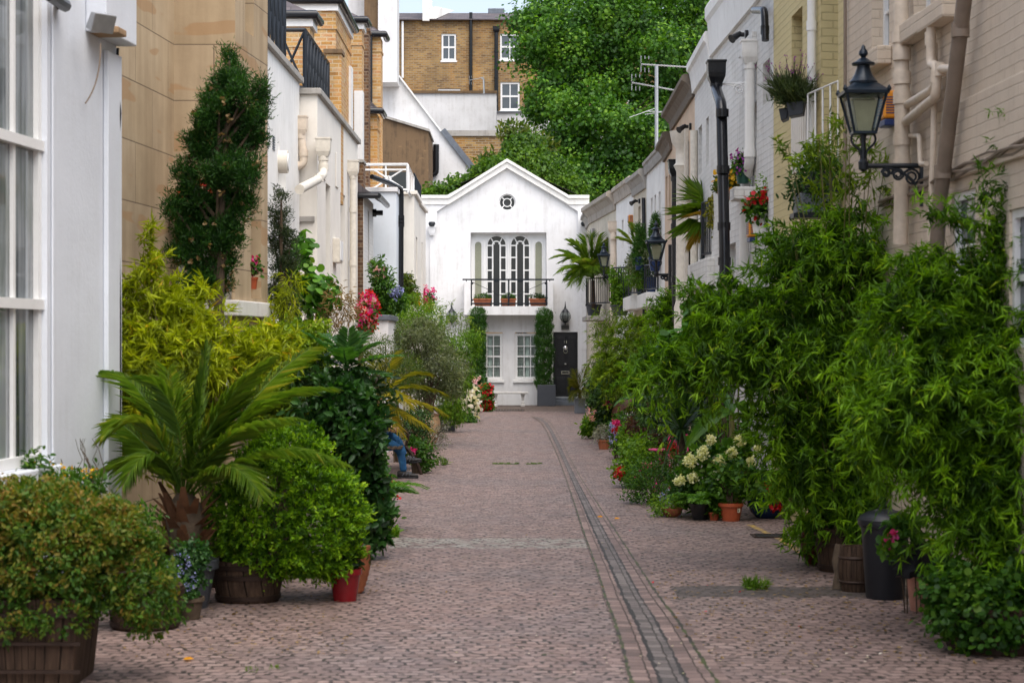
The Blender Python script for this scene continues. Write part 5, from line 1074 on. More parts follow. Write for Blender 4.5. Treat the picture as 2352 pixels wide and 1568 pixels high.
# scroll bracket for a hanging sign
c0 = wpt(WR2, 1712, 190, .0); t = thing('scroll_bracket', 'white iron scroll bracket sticking out of the white brick house', 'bracket', c0); b = MB(); tip = c0 + WR2.n * .36 + Vector((0, .1, -.01)); b.tube([c0, tip], .014, 6); b.tube(bez(c0 - Vector((0, 0, .18)), c0 + WR2.n * .05 - Vector((0, 0, .02)), tip, 8), .010, 6)
ctr = c0 + WR2.n * .085 - Vector((0, 0, .085)); b.tube([ctr + (WR2.n * math.cos(i * .5) + Vector((0, 0, 1)) * math.sin(i * .5)) * (.075 - .0025 * i) for i in range(24)], .012, 6); b.tube([c0 + Vector((0, 0, .03)), c0 - Vector((0, 0, .2))], .016, 6); b.build('scroll', M['white_trim'], t, True)

def lantern(W, xw, xl, y_eave, y_fin, label, group):
    """square tapered lantern on an arm: xw where the arm meets the wall, xl lamp centre"""
    aw = W.S(xw); q = W.p(aw, 0, 0); z = q.y; k = z / FP; d = (xw - xl) * k; c = Vector(((xl - CX) * z / FP, z, EYE + (CY - y_eave) * k)); hf = (y_eave - y_fin) * k; s = hf / .40
    t = thing('street_lantern', label, 'lantern', (q.x, q.y, c.z - .6 * s), group); B_ = M['lampblue']; r4 = math.pi / 4
    def L4(mb, prof, rot=r4): mb.lathe(c, [(r_ * s * 1.414, h * s) for r_, h in prof], 4, rot=rot)
    rf = MB(); L4(rf, [(.165, -.015), (.185, -.012), (.19, .012), (.165, .03), (.11, .075), (.09, .085), (.01, .086)]); rf.lathe(c, [(r_ * s, h * s) for r_, h in ((.115, .08), (.12, .10), (.10, .12), (.075, .16), (.055, .22), (.055, .235), (.095, .24), (.10, .255), (.06, .275), (.035, .295), (.02, .30))], 16); rf.build('lamp_roof', B_, t, True)
    fi = MB(); fi.lathe(c, [(r_ * s, h * s) for r_, h in ((.015, .29), (.022, .31), (.040, .33), (.036, .355), (.018, .38), (.016, .395), (.004, .41))], 12); fi.build('finial', B_, t, True)
    fr = MB(); hb = -.33
    for i in range(4):
        a = r4 + i * math.pi / 2; ca, sa = math.cos(a) * 1.414, math.sin(a) * 1.414; fr.tube([c + Vector((ca * .165 * s, sa * .165 * s, -.01 * s)), c + Vector((ca * .088 * s, sa * .088 * s, hb * s))], .012 * s, 6)
        fr.lathe(c + Vector((ca * .182 * s, sa * .182 * s, .005 * s)), [(.014 * s, 0), (.02 * s, .02 * s), (.012 * s, .04 * s), (.002 * s, .05 * s)], 6)
    L4(fr, [(.07, hb - .012), (.098, hb - .008), (.098, hb + .012), (.08, hb + .014)]); fr.build('lamp_frame', B_, t)
    gl = MB(); L4(gl, [(.084, hb + .01), (.158, -.018)]); gl.build('glass', M['clear'], t)
    bu = MB(); bu.lathe(c, [(r_ * s, h * s) for r_, h in ((.02, -.03), (.10, -.045), (.105, -.06), (.02, -.062))], 14); bu.lathe(c, [(r_ * s, h * s) for r_, h in ((.075, hb + .014), (.142, -.065), (.01, -.064))], 4, rot=r4); bu.build('inner_shade', M['gold'], t)
    br = MB(); n = W.n; u = Vector((0, 0, 1)); wp = Vector((q.x, q.y, c.z + (hb - .27) * s)); post = c + u * (hb - .27) * s
    br.tube([c + u * hb * s, c + u * (hb - .08) * s, post], [.03 * s, .02 * s, .026 * s], 8); br.lathe(post, [(.01, -.05 * s), (.04 * s, -.03 * s), (.045 * s, .03 * s), (.02 * s, .06 * s)], 10)
    for sg in (-1, 1):
        v = Vector((1, 0, 0)) * sg; br.tube(bez(c + u * hb * s + v * .085 * s, c + u * (hb - .07) * s + v * .13 * s, c + u * (hb - .12) * s + v * .05 * s, 8) + bez(c + u * (hb - .12) * s + v * .05 * s, c + u * (hb - .17) * s - v * .0 * s, post + v * .03 * s, 6)[1:], .010 * s, 6)
    br.tube([post, wp], .022 * s, 8); br.tube([wp + u * .06 * s, wp - u * .34 * s], .026 * s, 8)
    dist = (post - wp).length
    br.tube(bez(wp - u * .30 * s, wp + n * dist * .12 - u * .02 * s, wp + n * dist * .8, 10), .013 * s, 6)
    for f, rr in ((.18, .075), (.42, .055), (.62, .04)):
        cc = wp + n * dist * f - u * (rr + .02) * s; br.tube([cc + (n * math.cos(i * .55) + u * math.sin(i * .55)) * s * (rr - rr * .032 * i) for i in range(24)], .010 * s, 6)
    br.build('bracket', M['iron'], t, True)
GL = 'street lanterns on wall brackets'
lantern(WR0, 2119, 1983, 216, 106, 'largest street lantern, near, on a scrolled bracket above the bamboo', GL)
lantern(WR3b, 1547, 1507, 557, 508, 'middle street lantern of the three, on a bracket by the peach house', GL)
lantern(WR6, 1413, 1387, 587, 557, 'smallest street lantern, in front of the big palm by the end house', GL)

# balconies and railings on the right
def balc(name, label, pts, y0, y1, deck=None, n=9, style='bars', m='iron', rl=.03):
    zs = [q[1] for q in pts]; zm = sum(zs) / len(zs); k = zm / FP; c = [((x - CX) * z_ / FP, z_) for x, z_ in pts]; z0, z1 = EYE + (CY - y0) * k, EYE + (CY - y1) * k
    t = railing(name, label, 'railing', c, z0, z1, M[m], nper=n, bar=.011, style=style, rail=rl)
    if deck:
        ymin, ymax = min(zs), max(zs) + .2; xs = [q[0] for q in c]; b = MB(); b.box(min(xs) - .03, max(xs) + .25, ymin - .05, ymax, EYE + (CY - deck[1]) * k, EYE + (CY - deck[0]) * k); b.build('balcony_slab', M[deck[2]], t, bev=.015)
    return t
balc('balcony_railing', 'black balcony railing under the drooping palm beside the end house', [(1404, 54.0), (1347, 55.2), (1349, 57.4)], 702, 641, (726, 737, 'coping'), 9)
balc('balcony_railing', 'black balcony railing overgrown with bright green climber', [(1443, 48.9), (1405, 49.6), (1404, 51.6)], 690, 617, None, 9)
balc('balcony_railing', 'black balcony railing beside the dark teal pot', [(1474, 45.6), (1446, 46.4), (1445, 48.4)], 680, 588, (681, 712, 'white_wall2'), 9)
balc('balcony_railing', 'black balcony railing around the dark blue pot under the middle lantern', [(1511, 42.4), (1481, 43.2), (1480, 45.5)], 672, 612, (674, 706, 'white_wall2'), 9)
balc('balcony_railing', 'black balcony railing in front of the fan palm by the big black pipe', [(1652, 29.4), (1613, 30.4), (1608, 32.4)], 596, 470, (599, 660, 'white_brick'), 9)
balc('balcony_railing', 'white balcony railing on the yellow house above the planted troughs', [(1925, 19.2), (1856, 20.2), (1850, 21.6)], 405, 220, None, 4, m='white_trim', rl=.016)

# television aerials
def yagi(mb, a, b, n=16, h=.10):
    a, b = Vector(a), Vector(b); mb.tube([a, b], .014, 5); t = (b - a).normalized(); s = Vector((0, 1, 0))
    for i in range(n): p = a.lerp(b, (i + .5) / n); mb.tube([p - s * h, p + s * h], .007, 4); mb.tube([p - Vector((0, 0, .025)), p + Vector((0, 0, .025))], .007, 4)
    for k in (-1, 1):
        for j in (-.05, .05, 0): mb.tube([a + Vector((0, -.12, j + .10 * k)), a + Vector((0, .12, j + .10 * k))], .009, 4)
        for w_ in (-.1, 0, .1): mb.tube([a + Vector((.09 + w_ * .9, w_ * .2, .02 + .10 * k)), a + Vector((.09 + w_ * .9, w_ * .2, .09 + .10 * k - .17 * (k < 0)))], .009, 4)
za = 45.0; t = thing('television_aerial', 'tall aerial mast with two comb aerials in front of the plane tree', 'aerial', P(1508, 366, za)); b = MB(); b.tube([P(1508, 400, za), P(1508, 152, za)], .04, 8); b.build('mast', M['metal'], t, True)
b = MB(); yagi(b, P(1472, 148, za), P(1587, 155, za)); b.build('upper_antenna', M['metal'], t); b = MB(); yagi(b, P(1451, 190, za), P(1558, 209, za)); b.build('lower_antenna', M['metal'], t)
b = MB(); b.tube([P(1484, 256, za), P(1546, 258, za)], .013, 5); b.tube([P(1482, 263, za), P(1545, 254, za)], .010, 5); b.tube([P(1446, 270, 44.7), P(1508, 248, za)], .008, 5); b.build('dipole', M['metal'], t)
za = 84; t = thing('television_aerial', 'small aerial on a short bent mast against the brick terrace', 'aerial', P(1112, 213, za)); b = MB(); b.tube([P(1112, 215, za), P(1111, 183, za), P(1106, 179, za)], .04, 6); b.build('mast', M['metal'], t, True); b = MB(); yagi(b, P(1078, 185, za), P(1112, 178, za), 8, .2); b.build('antenna', M['metal'], t)

# ================================================================ trees and plants
def plant(name, label, cat, base, group=None): return thing(name, label, cat, base, group)

# the great plane tree behind the end house
def plane_tree():
    z = 82.0; t = thing('plane_tree', 'huge bright green plane tree towering behind the white end house', 'tree', ((1430 - CX) * z / FP, z + 2, 0)); b = t.location.copy()
    L = [lp(1405, 60, z + 2, 210, 150, 4), lp(1300, 90, z, 110, 90, 2.5), lp(1255, 185, z - 1, 65, 60, 1.6), lp(1330, 230, z - 1.5, 105, 75, 2.4), lp(1300, 330, z - 2, 80, 62, 2), lp(1420, 300, z - 3, 120, 95, 2.6), lp(1360, 400, z - 4, 110, 62, 2.2),
         lp(1530, 170, z - 1, 130, 115, 3), lp(1500, 330, z - 3, 90, 85, 2.4), lp(1600, 80, z, 90, 110, 3), lp(1240, 40, z + 1, 70, 50, 2), lp(1230, 255, z - 1, 32, 26, 1), lp(1220, 120, z - .5, 40, 34, 1.1), lp(1450, -60, z + 3, 240, 120, 4), lp(1450, 420, z - 4, 80, 55, 2), lp(1290, 430, z - 4, 70, 40, 1.5), lp(1640, 230, z, 70, 120, 2.5)]
    tr = MB(); top = Vector(P(1410, 150, z + 2)); tr.tube([b, b + Vector((0, 0, 3)), b.lerp(top, .55), top], [.55, .45, .33, .15], 12); tr.build('trunk', M['bark'], t, True)
    lm = MB()
    for i, (c, s) in enumerate(L):
        c = Vector(c); st = b.lerp(top, .35 + .035 * i); lm.tube(bez(st, Vector((c.x * .6 + st.x * .4, (c.y + st.y) / 2, c.z * .35 + st.z * .65)), c + Vector((0, 0, s[2] * .2)), 8), [.17 * (1 - j / 9.5) + .012 for j in range(9)], 6)
        for q in range(5):
            e = c + Vector([random.uniform(-.8, .8) * s[j] for j in range(3)]); lm.tube([c, (c + e) / 2 + Vector((0, 0, .1)), e], [.05, .03, .01], 5)
    lm.build('limbs', M['bark'], t, True)
    foliage('crown', 'plane', t, bud(L, 14, .38, .5, .72), 12500, k=9, L=.145, W=.95, clump=.17, out=.6, rand=.75, tvar=.2, down=.6, up=.9, shell=.5, rough=.4, tpl='maple')
plane_tree()

# creeper over the roof and the shrub behind it
t = thing('roof_ivy', 'bright green creeper mounded over the roof of the white end house', 'creeper', P(1160, 400, 64.5))
foliage('foliage', 'ivy', t, [lp(1186, 360, 64.6, 34, 44, .7), lp(1200, 400, 64.2, 60, 55, .8), lp(1130, 400, 64.0, 45, 26, .7), lp(1085, 425, 63.8, 50, 20, .6), lp(1035, 440, 63.4, 55, 12, .5), lp(1255, 420, 64, 50, 38, .7), lp(1300, 440, 63.8, 50, 22, .6), lp(1235, 385, 64.6, 40, 40, .6), lp(1280, 405, 64.6, 40, 34, .6), lp(1215, 345, 64.8, 30, 34, .6), lp(1150, 375, 63.2, 18, 10, .3), lp(990, 446, 63.0, 25, 6, .3)], 3200, k=9, L=.10, W=.85, clump=.09, out=.9, rand=.5, down=.6, up=.3, shell=.14, rough=.2, tpl='oval')
stems(t, P(1200, 446, 64.4), [lp(1186, 360, 64.6, 30, 35), lp(1130, 400, 64, 40, 20), lp(1255, 420, 64, 40, 30)], 12, .02)
t = thing('magnolia_shrub', 'bronze tinted shrub with long leaves behind the ivy roof', 'shrub', ((1200 - CX) * 73 / FP, 73, 0))
L = [lp(1188, 308, 73, 38, 18, .7), lp(1125, 375, 73, 24, 18, .5), lp(1240, 345, 73, 30, 30, .7)]
foliage('foliage', 'magnolia', t, L, 150, k=8, L=.26, W=.36, clump=.12, out=.9, rand=.6, down=.0, up=.6, tpl='oval'); stems(t, t.location, L, 8, .04)

def rpot(t, c, r, h, m, kind, tag_=None, lab=None): return pot(t, c, r, h, M[m], kind, tag_ or 'pot')

# ---------------- left foreground
def rust_shrub():
    c = G(70, 1575); z = c.y; t = plant('tub_shrub', 'broad clipped shrub of brownish green leaves in a square wooden tub', 'shrub', c)
    mb = MB(); k = z / FP; x0, x1 = (-90 - CX) * k, (186 - CX) * k; h = .52
    mb.hexa([(x0 + .03, z - .12, 0), (x1 - .03, z - .12, 0), (x1 - .03, z + .5, 0), (x0 + .03, z + .5, 0), (x0, z - .15, h), (x1 + .02, z - .15, h), (x1 + .02, z + .53, h), (x0, z + .53, h)]); p = mb.build('pot', M['wood'], t, bev=.01)
    b = MB()
    for zz in (.1, .26, .42): b.box(x0 - .0, x1 + .03, z - .17, z - .153, zz, zz + .02)
    b.build('rim_band', M['hoop'], p)
    zc = z + .12
    L = [lp(120, 1260, zc, 200, 160, .5), lp(10, 1280, zc, 190, 165, .48), lp(290, 1300, zc + .1, 110, 110, .38), lp(345, 1390, zc + .1, 66, 74, .28), lp(110, 1400, zc - .1, 150, 66, .42), lp(-90, 1300, zc, 150, 170, .4), lp(20, 1425, zc - .05, 120, 55, .4), lp(220, 1220, zc, 110, 80, .4), lp(320, 1340, zc, 90, 90, .35), lp(60, 1150, zc, 130, 50, .36)]
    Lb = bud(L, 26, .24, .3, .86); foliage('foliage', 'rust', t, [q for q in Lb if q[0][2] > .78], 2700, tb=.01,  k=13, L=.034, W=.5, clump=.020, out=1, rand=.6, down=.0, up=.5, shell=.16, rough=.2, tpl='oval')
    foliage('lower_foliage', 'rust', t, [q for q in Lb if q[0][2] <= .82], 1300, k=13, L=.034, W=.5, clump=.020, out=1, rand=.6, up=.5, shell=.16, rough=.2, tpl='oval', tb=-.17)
    stems(t, c + Vector((-.05, .2, h)), L, 14, .014)
rust_shrub()
c = G(318, 1452); t = plant('planter_box', 'dark wooden planter half hidden under the brownish clipped shrub', 'planter', c); pot(t, c + Vector((0, .25, 0)), .27, .30, M['wood'], 'barrel', 'tub')
L = [lp(300, 1330, 13.9, 90, 50, .25)]; foliage('foliage', 'dark', t, L, 160, k=7, L=.05, W=.5, clump=.03, tpl='oval')
# blue lobelia
c = G(428, 1425); t = plant('lobelia_pot', 'small pot spilling tiny blue lobelia flowers behind the brownish shrub', 'plant', c); pot(t, c + Vector((0, .1, 0)), .11, .16, M['bark'], 'round')
L = [lp(428, 1310, c.y + .1, 46, 56, .14), lp(445, 1275, c.y + .1, 34, 34, .12), lp(415, 1355, c.y, 28, 34, .1)]; foliage('foliage', 'teal', t, L, 380, k=7, L=.03, W=.7, clump=.02, tpl='oval'); flowers(t, 'blue', [lp(420, 1315, c.y, 34, 48, .14)], 70, .014, 5, .012)
# small yellow flowering plant at the window sill
c = Vector((-2.95, 13.6, 0)); t = plant('sill_shrub', 'small shrub with yellow flowers under the tall white window', 'shrub', c)
L = [lp(80, 1075, 13.5, 30, 38, .12), lp(190, 1110, 13.9, 55, 26, .15), lp(330, 1190, 14.2, 30, 30, .12), lp(120, 1120, 13.5, 80, 30, .15)]; foliage('foliage', 'green', t, L, 260, k=6, L=.05, W=.4, clump=.03, tpl='oval'); flowers(t, 'yellowfl', [lp(110, 1080, 13.5, 50, 26, .12), lp(325, 1180, 14.1, 12, 12, .05), lp(195, 1100, 13.8, 40, 20, .1)], 22, .02, 4, .012); stems(t, c, L, 8, .01)
t = plant('bare_twigs', 'bare curling brown twigs against the white wall', 'plant', Vector((-2.88, 14.4, 0))); b = MB()
for i in range(9):
    p = P(212 + random.uniform(-6, 10), 1200, 14.2); q = [p]
    for j in range(8): q.append(q[-1] + Vector((random.uniform(-.05, .04), random.uniform(-.03, .03), .075)))
    b.tube(q, [.007 * (1 - k_ / 10) for k_ in range(9)], 4)
b.build('twigs', M['bark'], t, True)
# near palm
def near_palm():
    z = 15.0; c = G(420, 1425); c = Vector(((425 - CX) * z / FP, z, 0)); t = plant('palm_tree', 'short date palm with arching feathery fronds and stubby fibrous brown trunk', 'palm', c)
    pot(t, c, .24, .36, M['slategrey'], 'round', 'pot'); b = MB(); top = P(425, 1165, z)
    b.lathe(c + Vector((0, 0, .36)), [(.11, 0), (.13, .2), (.15, .32), (.12, .42), (.06, .5)], 14); b.build('trunk', M['bark'], t, True)
    b = MB()
    for i in range(34):
        a = random.uniform(0, 6.28); h = random.uniform(.42, .75); r0 = .13; p = c + Vector((math.cos(a) * r0, math.sin(a) * r0, h)); o = Vector((math.cos(a), math.sin(a), 0)); s_ = Vector((-math.sin(a), math.cos(a), 0))
        tip = p + o * random.uniform(.09, .16) + Vector((0, 0, random.uniform(.08, .2))); b.add([p - s_ * .05, p + s_ * .05, tip + s_ * .018, tip - s_ * .018, p - o * .04], [(0, 1, 2, 3), (0, 3, 4), (1, 4, 2)])
    b.build('leaf_bases', M['terracotta'] if 0 else plain('brown_palm_fibre', (.16, .07, .03), .8, var=.5), t)
    F = [((345, 800), (182, 862), .2, .05), ((440, 960), (470, 800), .1, -.08), ((350, 880), (240, 1000), -.35, .14), ((360, 960), (285, 1110), -.5, .02), ((520, 930), (570, 870), .25, -.02), ((560, 880), (750, 890), -.1, .08), ((590, 980), (775, 1060), -.4, .1), ((600, 860), (715, 800), .8, .1), ((520, 1000), (600, 1140), -.6, 0), ((400, 980), (385, 850), .5, .0), ((290, 930), (200, 960), .4, .05), ((500, 960), (670, 960), -.5, .02), ((350, 1010), (225, 1085), -.2, .14), ((430, 900), (330, 870), -.3, .02), ((480, 930), (610, 830), -.2, .04)]
    for ct, tp, dz, tb in F:
        q = bez(P(425, 1150, z) + Vector((random.uniform(-.03, .03), 0, 0)), P(*ct, z + dz * .5), P(*tp, z + dz), 12); frond('frond', 'palm', t, q, nl=50, L=.32, W=.027, r=.011, ang=1.0, drop=.4, start=.12, tb=tb + .14)
near_palm()
# yellow-green bamboo
def bamboo(name, label, base, L, mat, n, arch=0, clump=.025, leaf=.12, cul=14, group=None, k=7, potspec=None, W=.15, twig=.12, tb=0, shell=.34, rr=.012, spread=.22, rough=.2, down=.45, pl=None):
    t = plant(name, label, 'bamboo', base, group); b0 = Vector(base)
    if potspec: pot(t, b0, *potspec); b0 = b0 + Vector((0, 0, potspec[1] * .9))
    mb = MB()
    for i in range(cul):
        c, s = L[i % len(L)]; e = Vector(c) + Vector([random.uniform(-.7, .7) * s[0], random.uniform(-.7, .7) * s[1], random.uniform(.1, .95) * s[2]]); b = b0 + Vector((random.uniform(-spread, spread), random.uniform(-spread, spread), 0)); h = e - b
        q = [b + Vector((h.x * f ** 1.8, h.y * f ** 1.8, h.z * f)) for f in [j / 10 for j in range(11)]]; mb.tube(q, [rr * (1 - .75 * j / 10) for j in range(11)], 6)
    mb.build('canes', M['culm'], t, True)
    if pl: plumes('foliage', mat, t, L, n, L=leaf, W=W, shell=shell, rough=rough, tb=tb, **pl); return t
    foliage('foliage', mat, t, L, n, k=k, L=leaf, W=W, clump=clump, arch=arch, out=.75, rand=.55, down=down, up=.7, shell=shell, rough=rough, tpl='lance', twig=twig, tb=tb)
    return t
z = 16.4; c = Vector((-2.55, z, 0))
L = [lp(380, 760, z, 115, 105, .42), lp(330, 850, z - .2, 105, 120, .45), lp(460, 800, z, 110, 110, .4), lp(300, 700, z + .1, 45, 60, .2), lp(345, 615, z + .1, 60, 40, .2), lp(345, 560, z + .1, 16, 70, .08), lp(300, 980, z, 90, 110, .4), lp(420, 930, z, 120, 110, .4), lp(560, 830, z + .1, 90, 60, .35), lp(600, 790, z + .3, 60, 40, .25), lp(265, 880, z, 40, 120, .2), lp(430, 700, z, 70, 50, .25)]
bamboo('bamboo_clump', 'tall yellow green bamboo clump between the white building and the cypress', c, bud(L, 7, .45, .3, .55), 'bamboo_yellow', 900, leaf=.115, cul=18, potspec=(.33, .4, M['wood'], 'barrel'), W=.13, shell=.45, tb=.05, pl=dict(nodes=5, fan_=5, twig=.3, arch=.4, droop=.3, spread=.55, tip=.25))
# tall cypress
def cypress(name, label, z, xb, lumps, mat, n, base_y=None, L_=.055, cl=.055, cones=0, k=9):
    c = Vector(((xb - CX) * z / FP, z, 0)); t = plant(name, label, 'conifer', c); L = [lp(x, y, z + random.uniform(-.12, .12), rx, ry, max(rx, ry * .6) * z / FP * .9) for x, y, rx, ry in lumps]
    pot(t, c, .30, .42, M['slategrey'], 'round'); mb = MB(); ys = [q[1] for q in lumps]; top = P(lumps[0][0], min(ys), z)
    mb.tube([c + Vector((0, 0, .3)), c.lerp(top, .4) + Vector((.03, 0, 0)), c.lerp(top, .7), top], [.06, .05, .03, .008], 8); mb.build('trunk', M['bark'], t, True)
    mb = MB()
    for cc, s in L:
        cc = Vector(cc); st = Vector((top.x * .5 + c.x * .5, z, max(.5, cc.z - .45))); mb.tube(bez(st, (st + cc) / 2 - Vector((0, 0, .08)), cc, 5), [.02, .018, .015, .012, .009, .006], 5)
    mb.build('branches', M['bark'], t, True)
    foliage('crown', mat, t, bud([(c_, s_ * .86) for c_, s_ in L], 6, .42, .3, .4), n, k=k, L=L_, W=.22, clump=cl * .32, out=.7, rand=.55, down=-.3, up=.1, shell=.4, rough=.3, lift=.25, twig=cl)
    if cones: flowers(t, 'straw', L, cones, .03, 5, .010, name='cones', shell=.06)['kind'] = 'stuff'
    return t
cyp = [(527, 140, 20, 30), (512, 185, 32, 34), (540, 185, 30, 30), (505, 240, 45, 40), (560, 215, 30, 30), (595, 225, 22, 26), (600, 195, 10, 18), (480, 290, 50, 42), (540, 285, 55, 45), (592, 275, 24, 42), (470, 340, 45, 40), (530, 350, 60, 45), (588, 330, 26, 30), (440, 330, 22, 20), (500, 410, 65, 42), (560, 400, 45, 45), (430, 415, 30, 40), (425, 385, 16, 22), (470, 470, 70, 42), (540, 470, 45, 45), (400, 475, 22, 28), (480, 535, 62, 42), (430, 520, 40, 34), (530, 540, 34, 38), (440, 590, 48, 36), (500, 600, 45, 38), (410, 585, 20, 26), (470, 645, 45, 32), (430, 655, 22, 24), (500, 660, 28, 28)]
cypress('cypress_tree', 'tall ragged dark green cypress in front of the sandstone building', 17.6, 470, cyp, 'conifer', 4200, cl=.075, L_=.045, k=15, cones=110)
cyp2 = [(646, 455, 15, 26), (640, 500, 25, 34), (655, 530, 28, 36), (632, 560, 24, 36), (668, 560, 18, 24), (645, 600, 30, 40), (675, 610, 16, 30), (630, 650, 22, 40), (660, 660, 30, 44), (640, 705, 26, 40), (668, 715, 24, 36)]
cypress('cypress_tree', 'thin brownish green conifer against the white house', 21.0, 648, cyp2, 'thinconifer', 1050, cl=.06, L_=.04, k=10)
# climber on the cream house and small bamboo beside it
c = Vector((-2.95, 25.5, 0)); t = plant('grape_vine', 'fresh green climbing vine with broad leaves on the cream wall', 'climber', c)
L = [lp(700, 590, 25.5, 26, 30, .15), lp(705, 650, 25.5, 34, 42, .2), lp(735, 660, 25.3, 40, 26, .2), lp(715, 700, 25.3, 40, 26, .2), lp(750, 690, 25.2, 25, 18, .15), lp(692, 560, 25.6, 10, 24, .1)]; foliage('foliage', 'vine', t, L, 150, k=4, L=.095, W=1.0, clump=.06, out=.8, rand=.5, down=.4, up=.5, tpl='round', shell=.4); stems(t, c, L, 9, .012)
c = Vector((-2.8, 25, 0)); t = plant('dry_bamboo', 'sparse straw coloured bamboo twigs before the cream house', 'bamboo', c); L = [lp(780, 690, 25, 34, 50, .2), lp(745, 735, 25, 40, 26, .2), lp(800, 720, 25, 26, 40, .2)]; foliage('foliage', 'straw', t, L, 90, k=5, L=.10, W=.12, clump=.04, twig=.1, shell=.6); stems(t, c, L, 16, .007, M['culm'])
t = plant('small_bamboo', 'small yellowish bamboo at the foot of the thin conifer', 'bamboo', Vector((-2.35, 20.6, 0))); L = [lp(655, 700, 20.6, 26, 30, .12), lp(665, 650, 20.6, 16, 30, .1), lp(640, 730, 20.6, 36, 20, .15)]; foliage('foliage', 'bamboo_yellow', t, L, 110, k=6, L=.10, W=.13, twig=.1, clump=.02); stems(t, t.location, L, 8, .006, M['culm'])
# bushy hedge-like shrub, yellowish
z = 19.5; c = Vector((-2.15, z, 0)); t = plant('privet_shrub', 'dense yellow green small leaved shrub behind the near palm', 'shrub', c)
L = [lp(640, 790, z, 110, 55, .45), lp(600, 840, z, 90, 60, .4), lp(700, 830, z, 70, 60, .4), lp(720, 770, z, 40, 34, .3), lp(660, 920, z, 110, 70, .45), lp(570, 780, z, 40, 30, .25)]
foliage('foliage', 'bamboo_olive', t, bud(L, 16, .28, .3, .8), 2600, k=7, L=.045, W=.6, clump=.03, tpl='oval', shell=.25, tb=.16); stems(t, c, L, 14, .02)
# clipped ball in a half barrel
def ball():
    c = G(575, 1392); c.y += .35; z = c.y; k = z / FP; c.x = (640 - CX) * k; t = plant('clipped_shrub', 'big round glossy bright green shrub in a dark half barrel', 'shrub', c)
    pot(t, Vector(((570 - CX) * k, z, 0)), .28, .32, M['wood'], 'barrel')
    L = [lp(660, 1165, z, 172, 170, .5), lp(600, 1190, z - .05, 125, 130, .42), lp(725, 1195, z - .05, 118, 130, .42), lp(660, 1050, z, 100, 70, .35), lp(610, 1270, z, 100, 68, .3), lp(735, 1265, z, 88, 66, .3)]
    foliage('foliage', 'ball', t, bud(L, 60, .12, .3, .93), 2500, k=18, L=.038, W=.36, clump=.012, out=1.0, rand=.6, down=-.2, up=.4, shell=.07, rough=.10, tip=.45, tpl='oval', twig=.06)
    stems(t, Vector(((600 - CX) * k, z, .28)), L, 14, .016)
ball()
c = G(788, 1385); c.y += .17; t = plant('flower_pot', 'glossy red flower pot at the foot of the round green shrub', 'pot', c); pot(t, c, .125, .25, M['redglaze'], 'round'); L = [lp(790, 1285, c.y, 38, 28, .12)]; foliage('foliage', 'dark', t, L, 90, k=7, L=.05, W=.5, tpl='oval', clump=.02)
c = G(815, 1368); c.y += .2; c.x = (806 - CX) * c.y / FP; t = plant('flower_pot', 'ribbed brown terracotta pot just behind the red pot', 'pot', c); pot(t, c, .155, .38, M['terracotta'], 'ribbed'); L = [lp(808, 1265, c.y, 42, 24, .12)]; foliage('foliage', 'laurel', t, L, 90, k=6, L=.06, W=.45, tpl='oval', clump=.03)
# camellia / laurel
z = 18.3; c = Vector(((800 - CX) * z / FP, z, 0)); t = plant('laurel_shrub', 'tall dark glossy leaved camellia beside the round green shrub', 'shrub', c)
L = [lp(790, 990, z, 100, 95, .4), lp(745, 960, z + .1, 70, 70, .35), lp(826, 1010, z - .05, 62, 66, .35), lp(832, 1075, z, 42, 36, .25), lp(820, 1160, z, 70, 80, .35), lp(855, 1205, z - .05, 42, 55, .25), lp(780, 1120, z, 80, 90, .35), lp(800, 910, z + .05, 60, 34, .25), lp(845, 1245, z - .1, 28, 26, .15)]
pot(t, c, .2, .3, M['slategrey'], 'round'); foliage('foliage', 'laurel', t, bud(L, 9, .36, .3, .7), 820, k=7, L=.095, W=.46, clump=.03, out=.95, rand=.5, down=.0, up=.5, shell=.2, rough=.15, tpl='oval', tb=.03); stems(t, c, L, 14, .018)
# mahonia-like shrub with big pinnate leaves above it
z = 18.9; c = Vector(((790 - CX) * z / FP, z, 0)); t = plant('mahonia_shrub', 'dark shrub with star of big toothed pinnate leaves above the camellia', 'shrub', c); hub = P(795, 845, z); b = MB(); b.tube([c, c.lerp(hub, .5) + Vector((.05, 0, 0)), hub], [.03, .025, .02], 8); b.build('stem', M['bark'], t, True)
for ct, tp, dz in (((760, 800), (700, 765), 0), ((780, 790), (745, 770), .2), ((800, 790), (800, 760), -.1), ((830, 800), (872, 790), 0), ((850, 820), (915, 818), -.2), ((830, 850), (905, 868), -.3), ((770, 850), (695, 868), -.2), ((790, 870), (760, 905), -.4), ((815, 870), (850, 905), -.4), ((740, 820), (705, 815), .1), ((820, 780), (835, 765), .3), ((790, 810), (790, 800), -.5)):
    frond('frond', 'teal', t, bez(hub, P(*ct, z + dz * .5), P(*tp, z + dz), 8), nl=13, L=.19, W=.30, r=.007, ang=.55, drop=.1, start=.12, tb=.05, tpl='oval', prof=.6)
L = [lp(770, 900, z, 80, 36, .35), lp(850, 890, z, 50, 30, .25), lp(730, 870, z, 60, 26, .3)]; foliage('foliage', 'dark', t, L, 170, k=7, L=.08, W=.4, tpl='oval')
